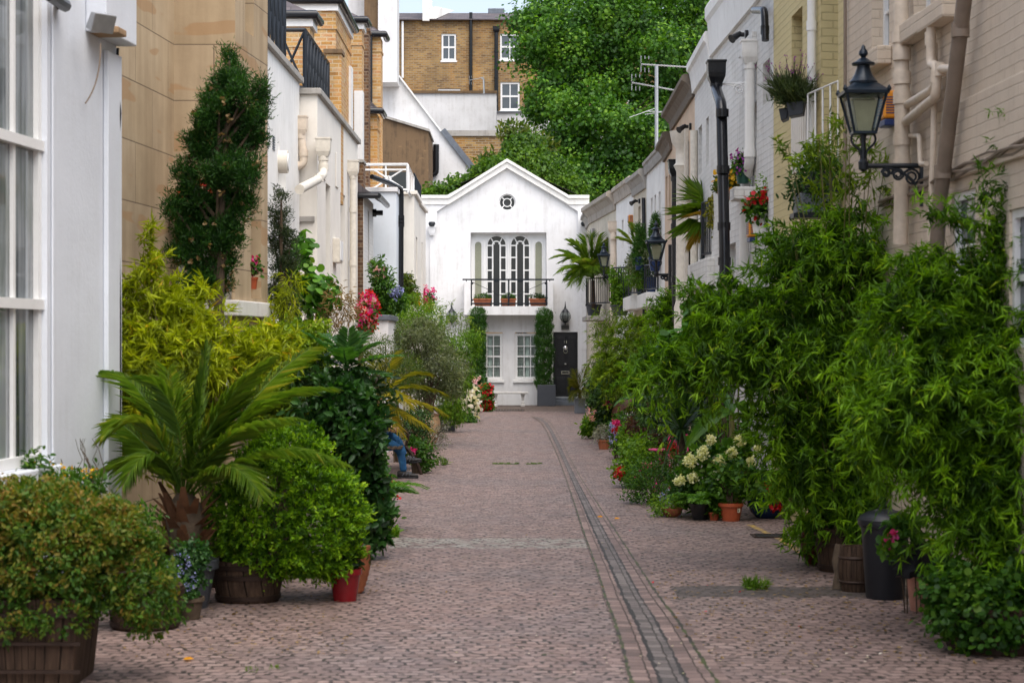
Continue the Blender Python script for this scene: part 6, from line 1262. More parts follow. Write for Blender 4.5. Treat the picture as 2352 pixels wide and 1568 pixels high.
# ferns
def fern(name, label, c, n, ln, mat, cat='fern', up=.6, group=None, potm=None, L=.09):
    t = plant(name, label, cat, c, group); h = c + Vector((0, 0, .05))
    if potm: pot(t, c, *potm); h = c + Vector((0, 0, potm[1] * .9))
    for i in range(n):
        a = i / n * 6.28 + random.uniform(-.3, .3); e = random.uniform(.4, 1.0) * up; l_ = ln * random.uniform(.75, 1.15); o = Vector((math.cos(a), math.sin(a), 0)); q = bez(h, h + o * l_ * .45 + Vector((0, 0, l_ * e)), h + o * l_ + Vector((0, 0, l_ * e * .45)), 8); frond('frond', mat, t, q, nl=22, L=L, W=.26, r=.003, ang=.3, drop=.12, start=.08, tb=random.uniform(-.1, .15), prof=.8)
    return t
z = 21.0; fern('fern', 'feathery green fern spilling out below the camellia onto the setts', Vector(((868 - CX) * z / FP, z, .28)), 22, .50, 'fern', potm=None, L=.11)
z = 23.5; fern('fern', 'fern fronds low beside the seated person', Vector(((868 - CX) * z / FP, z, .22)), 14, .36, 'fern', L=.10)
c = Vector(((868 - CX) * 21.6 / FP, 21.6, 0)); t = plant('fuchsia_shrub', 'leafy shrub with red fuchsia flowers among the ferns under the camellia', 'shrub', c); L = [lp(862, 1140, 21.6, 34, 80, .25), lp(880, 1195, 21.4, 28, 46, .2), lp(850, 1060, 21.8, 34, 40, .2)]; foliage('foliage', 'fern', t, L, 420, k=6, L=.06, W=.45, tpl='oval', clump=.03); flowers(t, 'red', [lp(895, 1130, 21.4, 18, 40, .1)], 7, .03, 5, .012); stems(t, c, L, 10, .01)
# palm with yellowing fronds
def palm(name, label, z, x, y, fr, mat, group=None, stem_to=None, nl=26, Lf=.30, base=None, potspec=None, tb=0, trunk_r=.07, wd=.045):
    hub = P(x, y, z); c = Vector((hub.x, z, 0)) if base is None else Vector(base); t = plant(name, label, 'palm', c, group)
    if potspec: pot(t, c, *potspec)
    b = MB(); b.tube([c, c.lerp(hub, .5), hub], [trunk_r, trunk_r * .9, trunk_r * .7], 8); b.build('trunk', M['bark'], t, True)
    for ct, tp, dz, q in fr: frond('frond', mat, t, bez(hub, P(*ct, z + dz * .5), P(*tp, z + dz), 12), nl=nl, L=Lf, W=wd, r=.009, ang=1.0, drop=.3, start=.14, tb=tb + q)
    return t
palm('palm_tree', 'slim palm with yellowing arching fronds hanging over the seated person', 29.0, 862, 925, [((930, 860), (1022, 905), 0, -.05), ((930, 900), (1020, 950), -.3, .1), ((900, 930), (985, 985), -.5, .15), ((880, 930), (925, 1000), -.5, .3), ((840, 850), (800, 880), 0, 0), ((890, 840), (905, 812), .3, -.15), ((930, 840), (985, 860), .3, -.1), ((870, 860), (860, 820), .5, -.2), ((830, 900), (815, 960), -.3, .1), ((900, 880), (940, 935), -.6, .25)], 'palm_yellow', base=(-2.0, 29.2, 0))
# olive and companions
z = 38; c = Vector(((985 - CX) * z / FP, z, 0)); t = plant('olive_tree', 'grey green olive tree in a clay tub', 'tree', c); pot(t, Vector(((988 - CX) * 40 / FP, 38.0, 0)), .28, .62, M['beige'], 'belly')
L = [lp(960, 800, z, 70, 60, .6), lp(1010, 830, z, 60, 60, .6), lp(940, 850, z, 60, 50, .5), lp(985, 760, z, 45, 30, .4), lp(985, 880, z, 60, 40, .5), lp(1030, 860, z, 34, 60, .4)]
foliage('crown', 'olive', t, bud(L, 9, .4, .3, .6), 1700, k=9, L=.075, W=.24, clump=.06, out=.7, rand=.6, up=.4, tb=.05); b = MB(); b.tube([c + Vector((0, 0, .5)), Vector(L[0][0])], [.06, .04], 8); b.build('trunk', M['bark'], t, True); stems(t, c + Vector((0, 0, .6)), L, 14, .025, name='limbs')
z = 33; c = Vector(((915 - CX) * z / FP, z, 0)); t = plant('bronze_shrub', 'reddish green fine leaved shrub between the mahonia and the olive tree', 'shrub', c); L = [lp(925, 850, z, 55, 40, .5), lp(890, 880, z, 55, 40, .4), lp(880, 810, z, 44, 40, .4), lp(850, 840, z, 40, 40, .4)]; foliage('foliage', 'magnolia', t, L, 640, k=9, L=.06, W=.22, clump=.05, tb=-.05); stems(t, c, L, 12, .012)
z = 43.8; c = Vector(((1026 - CX) * 44.6 / FP, 44.6, 0)); t = plant('jasmine_shrub', 'bright climbing jasmine in a tall slate grey planter', 'shrub', c); pot(t, c + Vector((0, .0, 0)), .19, .58, M['slategrey'], 'square')
L = [lp(1050, 850, z, 40, 60, .5), lp(1035, 910, z, 34, 50, .4), lp(1065, 800, z, 36, 30, .4), lp(1085, 775, z, 24, 16, .3), lp(1045, 950, z, 30, 24, .3), lp(1020, 790, z, 30, 24, .4)]; foliage('foliage', 'bright', t, L, 900, k=8, L=.09, W=.22, clump=.05, out=.6, down=.5, tb=-.02); stems(t, c + Vector((0, 0, .55)), L, 10, .014)
z = 46; c = Vector(((1045 - CX) * z / FP, z, 0)); t = plant('tall_bamboo', 'airy pale bamboo shoots rising before the onion lantern and dome camera', 'bamboo', c); L = [lp(1060, 740, z, 30, 40, .3), lp(1025, 730, z, 30, 45, .3), lp(1090, 760, z, 20, 16, .2), lp(1000, 760, z, 30, 30, .3)]; foliage('foliage', 'bamboo_olive', t, L, 90, k=6, L=.13, W=.11, clump=.04, twig=.15, shell=.6); stems(t, c, L, 14, .008, M['culm'])
z = 48; c = Vector(((945 - CX) * z / FP + .2, z, 0)); t = plant('willow_shrub', 'light feathery green bush with pale flower heads under the cream houses', 'shrub', c); L = [lp(945, 720, z - 4, 50, 40, .6), lp(915, 745, z - 6, 45, 40, .6), lp(985, 735, z - 3, 40, 40, .6), lp(890, 715, z - 7, 30, 26, .4)]; foliage('foliage', 'bright', t, L, 800, k=8, L=.10, W=.13, clump=.06, twig=.1, tb=.05); stems(t, c, L, 14, .012); flowers(t, 'creamfl', [lp(985, 730, z - 3.4, 34, 36, .4)], 24, .03, 5, .03)
z = 39.2; c = Vector(((880 - CX) * z / FP, z, 0)); t = plant('climbing_shrub', 'deep green climber with pink buds at the corner of the pale blue wall', 'climber', c); L = [lp(880, 660, z, 24, 40, .3), lp(868, 620, z, 14, 26, .2), lp(900, 690, z, 30, 26, .3), lp(866, 700, z, 20, 30, .2)]; foliage('foliage', 'green', t, L, 420, k=7, L=.09, W=.4, clump=.05, tpl='oval'); flowers(t, 'palepink', [lp(870, 625, z - .2, 10, 16, .1)], 10, .05, 5, .03); stems(t, c, L, 9, .014)
c = P(908, 700, 39); t = plant('agapanthus', 'pale blue agapanthus flower heads beside the black drainpipe', 'flowers', Vector((c.x, 39, 0))); L = [lp(902, 672, 39, 10, 9, .1), lp(916, 668, 39, 9, 9, .1), lp(908, 680, 39, 10, 7, .1)]; flowers(t, 'blue', L, 46, .035, 5, .02); stems(t, Vector((c.x, 39, 0)), L, 6, .008, LM['green'])
z = 44.8; c = Vector(((938 - CX) * z / FP, z, 0)); t = plant('rust_creeper', 'rusty green creeper over the low black curved railing', 'climber', c); L = [lp(936, 655, z, 14, 26, .2), lp(945, 680, z, 18, 20, .2)]; foliage('foliage', 'magnolia', t, L, 150, k=7, L=.08, W=.5, clump=.04, tpl='oval', tb=.1); flowers(t, 'yellowfl', [lp(960, 690, z, 5, 12, .1)], 14, .05, 5, .03)
stems(t, c, L, 5, .01)
def flowerbox(name, label, z, x, y, rx, ry, fl, gr='green', nfl=60, pots=None, cat='flowers', ng=90, fs=.045, lf=.07, group=None):
    c = P(x, y + ry, z); t = plant(name, label, cat, c, group)
    L = [lp(x, y, z, rx, ry)]; foliage('foliage', gr, t, [lp(x, y + ry * .2, z, rx * .95, ry * .9)], ng, k=6, L=lf, W=.6, tpl='oval', clump=.03)
    for f in (fl if isinstance(fl, (list, tuple)) else [fl]): flowers(t, f, L, nfl, fs, 6, fs * .6)
    if pots: m_, kd, r_, h_ = pots; pot(t, c + Vector((0, 0, -h_ * .6)), r_, h_, M[m_], kd)
    return t
flowerbox('flower_basket', 'cascade of red and pink geraniums on the white brick house wall', 35.5, 845, 715, 22, 44, ['red', 'pink', 'palepink'], nfl=60, fs=.05, pots=('terracotta', 'bowl', .12, .14))
flowerbox('flower_basket', 'magenta fuchsia basket hanging at the corner of the white end house', 51.5, 983, 684, 14, 24, ['pink'], nfl=40, fs=.07, pots=('terracotta', 'bowl', .14, .18))
flowerbox('flower_pot', 'pink geranium in a terracotta pot on the sandstone window ledge', 20.0, 580, 610, 12, 16, ['pink'], nfl=20, fs=.035, ng=24, lf=.05); t = bpy.data.objects['flower_pot.002']; pot(t, P(580, 664, 20.0), .055, .12, M['terracotta2'], 'round')
flowerbox('window_box', 'red geraniums behind the tall cypress in the sandstone window', 19.0, 470, 470, 66, 60, ['red'], nfl=60, fs=.04, ng=120, pots=('slategrey', 'trough', (.24, .08), .14), gr='dark')
z = 29.5; k = z / FP
c = Vector(((775 - CX) * 31 / FP, 31, 0)); t = thing('low_wall_planter', 'low white garden wall with grey coping behind the mahonia', 'wall', c); mb = MB(); mb.box(-2.62, -2.24, 36.0, 38.5, 0, 2.38); mb.build('wall', M['white'], t); mb = MB(); mb.box(-2.65, -2.2, 35.95, 38.55, 2.382, 2.48); mb.build('coping', M['lead'], t, bev=.01)

# ---------------- the bench, the seated person, pots
def bench():
    c = Vector((-1.95, 30.4, 0)); t = thing('park_bench', 'wooden bench with curved dark iron legs under the yellowing palm', 'bench', c)
    for y in (29.9, 32.0):
        b = MB()
        b.tube(bez(Vector((-1.62, y, .44)), Vector((-1.46, y, .30)), Vector((-1.36, y, 0)), 8), .028, 8); b.tube(bez(Vector((-2.05, y, .44)), Vector((-2.2, y, .3)), Vector((-2.32, y, 0)), 8), .028, 8); b.tube([(-1.60, y, .43), (-2.06, y, .42)], .025, 8)
        b.tube(bez(Vector((-2.05, y, .42)), Vector((-2.12, y, .7)), Vector((-2.25, y, .95)), 8), .025, 8); b.tube(bez(Vector((-2.12, y, .68)), Vector((-1.8, y, .74)), Vector((-1.6, y, .66)), 8) + bez(Vector((-1.6, y, .66)), Vector((-1.52, y, .58)), Vector((-1.60, y, .44)), 6)[1:], .022, 8); b.build('leg', M['hoop'], t, True)
    b = MB()
    for i in range(6): b.box(-1.66 - i * .075, -1.60 - i * .075, 28.6, 32.15, .45, .475)
    b.build('seat', M['bark'], t, bev=.006); b = MB()
    for i in range(5): x = -2.09 - i * .035; h = .56 + i * .09; b.hexa([(x - .012, 28.6, h), (x + .012, 28.6, h - .004), (x + .012, 32.15, h - .004), (x - .012, 32.15, h), (x - .035, 28.6, h + .065), (x - .012, 28.6, h + .065), (x - .012, 32.15, h + .065), (x - .035, 32.15, h + .065)])
    b.build('backrest', M['bark'], t)
bench()
def skin(name, m, parent, chains, root=0, sub=2):
    """chains: list of point lists [(x,y,z,r),...]; first point of later chains may repeat an existing joint"""
    vs, es, rs = [], [], []
    def idx(p):
        for i, q in enumerate(vs):
            if (Vector(q) - Vector(p[:3])).length < 1e-4: return i
        vs.append(tuple(p[:3])); rs.append(p[3]); return len(vs) - 1
    for ch in chains:
        ii = [idx(p) for p in ch]; es += list(zip(ii[:-1], ii[1:]))
    off = wloc(parent); me = bpy.data.meshes.new(name); me.from_pydata([tuple(Vector(v) - off) for v in vs], es, []); o = link(bpy.data.objects.new(name, me)); o.parent = parent
    sk = o.modifiers.new('skin', 'SKIN'); sk.use_smooth_shade = True
    for i, d in enumerate(me.skin_vertices[0].data): d.radius = (rs[i], rs[i]) if not hasattr(rs[i], '__len__') else rs[i]; d.use_root = (i == root)
    s = o.modifiers.new('subdivision', 'SUBSURF'); s.levels = sub; s.render_levels = sub; me.materials.append(m); return o
def person():
    y = 29.25; t = thing('person', 'seated person with crossed legs in blue jeans and dark hiking shoes, body hidden by plants', 'person', (-1.9, y, 0))
    hip = (-1.93, y, .56); yk = y + .02
    # body (hidden behind the shrubs): torso, head, arms
    skin('body', M['skin'], t, [[(-1.93, y, .60, .13), (-1.97, y, .8, .13), (-1.99, y, 1.02, .14), (-1.98, y, 1.12, .075), (-1.96, y, 1.2, .055), (-1.94, y, 1.27, .085), (-1.93, y, 1.36, .10), (-1.94, y, 1.44, .075)],
                                [(-1.99, y, 1.02, .14), (-1.98, y - .2, 1.03, .065), (-1.93, y - .25, .80, .046), (-1.74, y - .12, .70, .036), (-1.66, y - .06, .70, .04)],
                                [(-1.99, y, 1.02, .14), (-1.98, y + .2, 1.03, .065), (-1.93, y + .25, .80, .046), (-1.74, y + .12, .70, .036), (-1.66, y + .06, .71, .04)]])
    skin('jacket', M['jacket'], t, [[(-1.93, y, .56, .15), (-1.97, y, .8, .15), (-1.99, y, 1.02, .158), (-1.98, y, 1.10, .10)], [(-1.99, y, 1.02, .158), (-1.98, y - .2, 1.03, .08), (-1.93, y - .25, .80, .06), (-1.78, y - .15, .71, .05)], [(-1.99, y, 1.02, .158), (-1.98, y + .2, 1.03, .08), (-1.93, y + .25, .80, .06), (-1.78, y + .15, .71, .05)]])
    mb = MB(); mb.lathe((-1.955, y, 1.36), [(.105, -.02), (.118, .04), (.108, .10), (.06, .145), (.01, .155)], 16); mb.build('hair', M['hair'], t, True)
    mb = MB(); mb.lathe((-1.835, y, 1.315), [(.005, -.01), (.016, 0), (.012, .03), (.004, .045)], 8); mb.build('nose', M['skin'], t, True)
    # supporting leg: thigh to knee, shin down to the ground; crossed leg over it
    k1 = P(918, 1028, y - .08); f1 = P(926, 1086, y - .10); k2 = P(914, 1008, y + .06); f2 = P(937, 1052, y + .1)
    skin('trousers', M['denim'], t, [[(-1.93, y, .53, .13), (-1.86, y - .09, .53, .10), ((k1.x - .2), y - .09, .53, .085), (k1.x, k1.y, k1.z - .015, .07), (k1.x + .03, k1.y - .01, k1.z - .14, .062), (f1.x - .0, f1.y, .17, .056), (f1.x + .005, f1.y, .085, .058)],
                                   [(-1.93, y, .53, .13), (-1.86, y + .09, .57, .10), (k2.x - .17, y + .05, .64, .082), (k2.x, k2.y, k2.z - .02, .068), (k2.x + .05, k2.y, k2.z - .14, .058), (f2.x - .055, f2.y, f2.z + .045, .055)]])
    for f, a in ((Vector((f1.x + .0, f1.y, .0)), 0), (Vector((f2.x - .02, f2.y, f2.z - .085)), .12)):
        s = MB(); n = 14; secs = [(-.085, .034, .085), (-.07, .043, .10), (-.02, .043, .105), (.04, .046, .085), (.10, .05, .066), (.16, .05, .055), (.20, .04, .046), (.222, .018, .034)]
        rings = []
        for x, wd, h in secs:
            rings.append([f + Vector((x + .0, math.cos(2 * math.pi * i / n) * wd, .014 + h / 2 + math.sin(2 * math.pi * i / n) * h / 2 + x * a)) for i in range(n)])
        vs = [v for r_ in rings for v in r_]; fs = [(i * n + j, i * n + (j + 1) % n, (i + 1) * n + (j + 1) % n, (i + 1) * n + j) for i in range(len(secs) - 1) for j in range(n)] + [tuple(range(n))[::-1], tuple((len(secs) - 1) * n + j for j in range(n))]
        s.add(vs, fs); o = s.build('shoe', plain('dark_shoe_leather', (.03, .028, .027), .6, var=.6, scale=40), t, True)
        s = MB(); lo, hi = [], []
        for x, wd in ((-.09, .026), (-.075, .043), (0, .042), (.08, .048), (.16, .050), (.205, .038), (.225, .018)): lo.append((x, wd))
        outl = [(x, -wd) for x, wd in lo] + [(x, wd) for x, wd in lo[::-1]]; vs = [f + Vector((x, yy, 0 + x * a)) for x, yy in outl] + [f + Vector((x, yy, .024 + x * a)) for x, yy in outl]; m_ = len(outl)
        s.add(vs, [tuple(range(m_))[::-1], tuple(range(m_, 2 * m_))] + [(i, (i + 1) % m_, m_ + (i + 1) % m_, m_ + i) for i in range(m_)]); s.build('sole', M['black'], o, bev=.006)
        s = MB()
        for q in range(4):
            xx = .02 + q * .026; zt = .022 + (.098 - q * .010) + xx * a; s.tube([f + Vector((xx, -.03, zt - .01)), f + Vector((xx + .008, 0, zt + .004)), f + Vector((xx, .03, zt - .01))], .006, 5)
        for q in range(3):
            for sd in (-1, 1): xx = -.01 + q * .05; s.tube([f + Vector((xx, sd * .045, .035 + xx * a)), f + Vector((xx + .03, sd * .041, .09 + xx * a))], .006, 5)
        s.build('laces', M['lead'], o)
person()
c = Vector(((968 - CX) * 31.2 / FP, 31.2, 0)); t = plant('box_shrub', 'dark round box bush on a thin stem behind the seated person', 'shrub', c); L = [lp(940, 1000, 31.2, 50, 44, .3), lp(955, 965, 31.2, 36, 30, .25), lp(920, 980, 31.2, 30, 40, .2)]; foliage('foliage', 'dark', t, L, 600, k=8, L=.035, W=.6, clump=.03, tpl='oval', tb=.1); stems(t, c, L, 4, .02)
z = 30.3; c = Vector(((955 - CX) * z / FP, z, 0)); t = plant('geranium_pot', 'small terracotta pot with one pink geranium beside the shoes', 'plant', c); pot(t, c + Vector((-.02, 0, .22)), .07, .13, M['terracotta2'], 'round'); pot(t, c, .08, .2, M['bark'], 'round', 'pot_stand'); L = [lp(948, 1030, z, 26, 30, .15), lp(972, 1050, z, 26, 34, .15)]; foliage('foliage', 'green', t, L, 260, k=6, L=.045, W=.7, clump=.03, tpl='oval'); flowers(t, 'pink', [lp(950, 1034, z - .15, 5, 6, .04)], 10, .03, 5, .012)
z = 31.6; c = Vector(((985 - CX) * z / FP, z, 0)); t = plant('silver_shrub', 'straggly silver leaved plant leaning over the bench end', 'plant', c + Vector((-.15, 0, 0))); L = [lp(985, 1000, z, 34, 34, .2), lp(1015, 1000, z, 24, 30, .15), lp(1022, 975, z, 10, 10, .08), lp(975, 970, z, 26, 24, .15), lp(1000, 1030, z, 20, 26, .12)]; foliage('foliage', 'silver', t, L, 130, k=6, L=.06, W=.2, clump=.03, shell=.5, tb=-.1); stems(t, t.location, L, 20, .006, tipr=.5); flowers(t, 'red', [lp(976, 974, z - .2, 4, 6, .04)], 4, .03, 4, .01)
z = 40; c = Vector(((985 - CX) * z / FP, z, 0)); t = plant('green_shrub', 'low green leafy shrub with white roses near the slate planter', 'shrub', Vector(((1070 - CX) * 50 / FP, 50, 0))); L = [lp(1068, 935, 50, 26, 30, .4), lp(1082, 915, 50, 22, 24, .3), lp(1060, 900, 50, 26, 30, .4), lp(1078, 960, 49, 12, 14, .2)]; foliage('foliage', 'green', t, L, 420, k=7, L=.10, W=.42, clump=.05, tpl='oval'); flowers(t, 'whitefl', [lp(1078, 925, 49.5, 22, 34, .2)], 26, .09, 6, .05); stems(t, t.location, L, 8, .012)
z = 57.0; c = Vector(((1112 - CX) * z / FP, z, 0)); t = plant('geranium_tub', 'mound of scarlet geraniums beside the stone bench', 'flowers', c); pot(t, c, .18, .3, M['terracotta'], 'round'); L = [lp(1112, 918, z, 20, 28, .3), lp(1106, 935, z, 24, 12, .3), lp(1118, 897, z, 12, 14, .2)]; foliage('foliage', 'green', t, L, 240, k=6, L=.08, W=.8, clump=.04, tpl='round'); flowers(t, 'red', L, 90, .07, 6, .04)
z = 58; t = plant('pink_hydrangea', 'dusky pink bush between the geraniums and the clipped column', 'shrub', Vector(((1088 - CX) * z / FP, z, 0))); L = [lp(1088, 895, z, 22, 26, .3), lp(1100, 885, z, 18, 18, .2)]; foliage('foliage', 'teal', t, L, 200, k=6, L=.09, W=.6, clump=.05, tpl='oval'); flowers(t, 'palepink', [lp(1098, 880, z - .2, 16, 14, .2)], 14, .06, 6, .04); stems(t, t.location, L, 5, .01)

# ---------------- in front of the end house
def column(label, x, y0, rx, pxc, pw):
    z = 61.9; k = z / FP; c = Vector(((pxc - CX) * z / FP, z, 0)); t = plant('columnar_cypress', label, 'conifer', c); pot(t, c, pw * k / 2, .66, M['slategrey'], 'square')
    h = (890 - y0); L = [lp(x + random.uniform(-2, 2), y0 + h * (i + .5) / 7, z, rx * (1 if i else .92) * random.uniform(.93, 1.06), h / 7 * .85, rx * k) for i in range(7)]
    foliage('crown', 'columnar', t, L, 1500, k=9, L=.075, W=.22, clump=.03, out=.45, rand=.35, down=-.75, up=.1, shell=.16, rough=.12, lift=.5); b = MB(); b.tube([c + Vector((0, 0, .6)), Vector(L[-1][0]), Vector(L[0][0])], [.05, .04, .01], 7); b.build('trunk', M['bark'], t, True)
column('narrow clipped cypress in a square slate planter beside the black door', 1250, 718, 20.5, 1255, 42)
column('narrow clipped cypress half hidden behind the jasmine, beside a shuttered window', 1097, 716, 19, 1103, 40)
def stone_bench():
    z = 61.7; k = z / FP; X = lambda x: (x - CX) * k; t = thing('stone_bench', 'pale stone bench on two baluster legs against the white house', 'bench', (X(1169), z, 0)); b = MB(); zt = EYE + (CY - 903.5) * k
    b.box(X(1125), X(1213), z - .2, z + .22, zt - .005, zt + .06); b.build('seat', M['marble'], t, bev=.012)
    for x in (1138, 1201): b = MB(); c = (X(x), z, 0); b.lathe(c, [(.15, 0), (.15, .05), (.11, .07), (.125, .10), (.085, .18), (.10, .26), (.12, zt - .07), (.15, zt - .05), (.15, zt - .007)], 4, .62, 1.3, math.pi / 4); b.build('leg', M['marble'], t)
stone_bench()
for x, lab in ((1108, 'left'), (1168, 'middle'), (1236, 'right')):
    z = ZF - .42; k = z / FP; c = Vector(((x - CX) * k, z, EYE + (CY - 703.4) * k)); t = plant('balcony_planter', f'terracotta trough with low green plant, {lab} one of three on the balcony', 'planter', c); w_ = .27 if lab != 'middle' else .23
    mb = MB(); mb.hexa([c + Vector(v) for v in ((-w_ * .86, -.10, 0), (w_ * .86, -.10, 0), (w_ * .86, .10, 0), (-w_ * .86, .10, 0), (-w_, -.12, .19), (w_, -.12, .19), (w_, .12, .19), (-w_, .12, .19))]); mb.box(c.x - w_ - .02, c.x + w_ + .02, c.y - .14, c.y + .14, c.z + .191, c.z + .24); mb.build('trough', M['terracotta2'] if 0 else M['terracotta'], t, bev=.008)
    foliage('foliage', 'green' if lab != 'right' else 'dark', t, [(np.array(c + Vector((0, 0, .29))), np.array([w_ * .95, .11, .09]))], 70, k=6, L=.06, W=.5, clump=.03, tpl='oval')

# ================================================================ right foreground
def right_near():
    # ground cover in a half barrel
    c = G(2290, 1512); c.y += .38; z = c.y; k = z / FP; c.x = (2290 - CX) * k; t = plant('trailing_plant', 'round leaved trailing plant filling a half barrel below the soft bamboo', 'plant', c); pot(t, c, .36, .30, M['wood'], 'barrel')
    L = [lp(2250, 1390, z - .1, 105, 75, .32), lp(2330, 1370, z, 95, 80, .34), lp(2190, 1350, z, 60, 56, .25), lp(2270, 1440, z - .15, 90, 48, .25), lp(2400, 1400, z, 80, 80, .3)]
    foliage('foliage', 'green', t, L, 1500, k=6, L=.042, W=.95, clump=.035, out=.8, rand=.5, up=.9, tpl='round', shell=.25, rough=.25, tb=-.04)
    # near bamboo
    z = 13.4; c = Vector(((2330 - CX) * z / FP, z + .2, 0))
    L = [lp(2110, 640, z, 70, 70, .35), lp(2110, 740, z, 110, 100, .4), lp(2280, 790, z - .1, 110, 90, .45), lp(2180, 880, z - .1, 150, 120, .5), lp(2080, 960, z - .1, 110, 70, .4), lp(2280, 1000, z - .2, 150, 140, .5), lp(2190, 1070, z - .2, 120, 80, .4), lp(2310, 1190, z - .2, 100, 110, .4), lp(2240, 1200, z - .2, 80, 60, .3), lp(2060, 690, z + .2, 50, 50, .3), lp(2060, 850, z + .3, 70, 120, .4), lp(2100, 1020, z + .1, 80, 70, .35), lp(2330, 620, z + .1, 60, 90, .3), lp(2250, 690, z + .2, 60, 60, .3), lp(2385, 900, z - .2, 80, 140, .4), lp(2400, 720, z - .2, 70, 110, .3), lp(2380, 1100, z, 60, 120, .35), lp(2370, 700, z + .2, 50, 100, .3), lp(2140, 620, z + .1, 70, 60, .3)]
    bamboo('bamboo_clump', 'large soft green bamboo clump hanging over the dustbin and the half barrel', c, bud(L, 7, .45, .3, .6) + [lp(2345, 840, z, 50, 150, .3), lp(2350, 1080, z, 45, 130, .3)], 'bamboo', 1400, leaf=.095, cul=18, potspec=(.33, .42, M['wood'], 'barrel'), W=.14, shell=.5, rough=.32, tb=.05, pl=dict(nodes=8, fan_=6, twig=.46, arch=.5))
    L2 = [lp(2290, 520, z, 34, 60, .2), lp(2325, 380, z, 16, 90, .1), lp(2260, 430, z, 30, 40, .15), lp(2345, 480, z, 20, 90, .1), lp(2200, 500, z, 40, 30, .2), lp(2150, 490, z, 30, 30, .2), lp(2240, 620, z, 70, 60, .3), lp(2330, 640, z, 40, 90, .3), lp(2350, 330, z, 24, 90, .12), lp(2330, 500, z, 40, 80, .2)]
    bamboo('bamboo_clump', 'few thin bamboo shoots rising before the windows of the taupe house', c + Vector((.1, .1, 0)), L2, 'bamboo', 110, leaf=.085, cul=12, W=.15, shell=.6, pl=dict(nodes=6, fan_=4, twig=.32, arch=.3, droop=.4), spread=.15, rr=.007)
    # second bamboo
    z = 17.4; c = Vector(((1935 - CX) * z / FP, z, 0))
    L = [lp(1840, 620, z, 150, 90, .5), lp(1720, 690, z, 140, 70, .45), lp(1910, 560, z + .1, 130, 110, .5), lp(1990, 700, z + .2, 130, 140, .5), lp(1830, 780, z - .1, 170, 110, .55), lp(1700, 830, z, 130, 60, .45), lp(1560, 830, z + .2, 90, 46, .35), lp(1820, 930, z - .1, 130, 100, .5), lp(1940, 900, z, 140, 130, .5), lp(1880, 1040, z - .1, 110, 85, .45), lp(1930, 1130, z - .1, 100, 75, .4), lp(1850, 1095, z - .1, 56, 50, .3), lp(1915, 1190, z, 50, 36, .25), lp(1960, 480, z, 70, 40, .35), lp(1990, 1010, z, 120, 120, .5), lp(1640, 760, z + .1, 60, 26, .3), lp(1640, 690, z + .1, 90, 26, .3)]
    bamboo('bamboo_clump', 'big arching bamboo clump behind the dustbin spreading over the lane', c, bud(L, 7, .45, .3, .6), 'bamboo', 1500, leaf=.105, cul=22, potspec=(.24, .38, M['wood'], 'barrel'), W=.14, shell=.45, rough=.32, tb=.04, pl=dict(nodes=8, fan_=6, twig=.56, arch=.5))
    L = [lp(1860, 330, z, 50, 26, .15), lp(1960, 330, z - .3, 60, 30, .2), lp(1810, 345, z, 40, 18, .12), lp(1920, 290, z, 34, 30, .12), lp(2010, 380, z - .3, 40, 24, .15), lp(1880, 430, z, 60, 30, .2), lp(1960, 420, z, 70, 34, .2), lp(2040, 420, z - .3, 40, 40, .2), lp(1900, 370, z, 40, 30, .15)]
    bamboo('bamboo_clump', 'loose pale bamboo tops reaching across the yellow house below the lamp', Vector((2.95, z, 0)), L, 'bamboo_olive', 42, leaf=.11, cul=12, shell=.6, W=.14, spread=.12, pl=dict(nodes=6, fan_=4, twig=.4, arch=.35, droop=.35))
right_near()
# dustbin
def dustbin():
    c = G(2040, 1380); c.y += .19; z = c.y; c.x = (2033 - CX) * z / FP; t = thing('dustbin', 'black plastic dustbin with domed lid under the near bamboo', 'dustbin', c)
    s = .20; b = MB(); b.lathe(c, [(.145, 0), (.15, .015), (.185, .55), (.20, .555), (.20, .575), (.185, .575)], 28); b.build('body', M['bin'], t, True)
    b = MB(); b.lathe(c, [(.205, .572), (.213, .575), (.213, .615), (.20, .63), (.19, .645), (.13, .675), (.05, .69), (.01, .692)], 28); b.build('lid', M['bin'], t, True)
    b = MB(); b.tube([c + Vector((-.05, 0, .685)), c + Vector((-.04, 0, .715)), c + Vector((.04, 0, .715)), c + Vector((.05, 0, .685))], .012, 6); b.build('handle', M['bin'], t, True)
    b = MB()
    for i in range(8): a = i * .785 + .2; b.tube([c + Vector((math.cos(a) * .192, math.sin(a) * .192, .634)), c + Vector((math.cos(a) * .06, math.sin(a) * .06, .688))], .007, 5)
    b.build('lid_ribs', M['bin'], t, True)
dustbin()
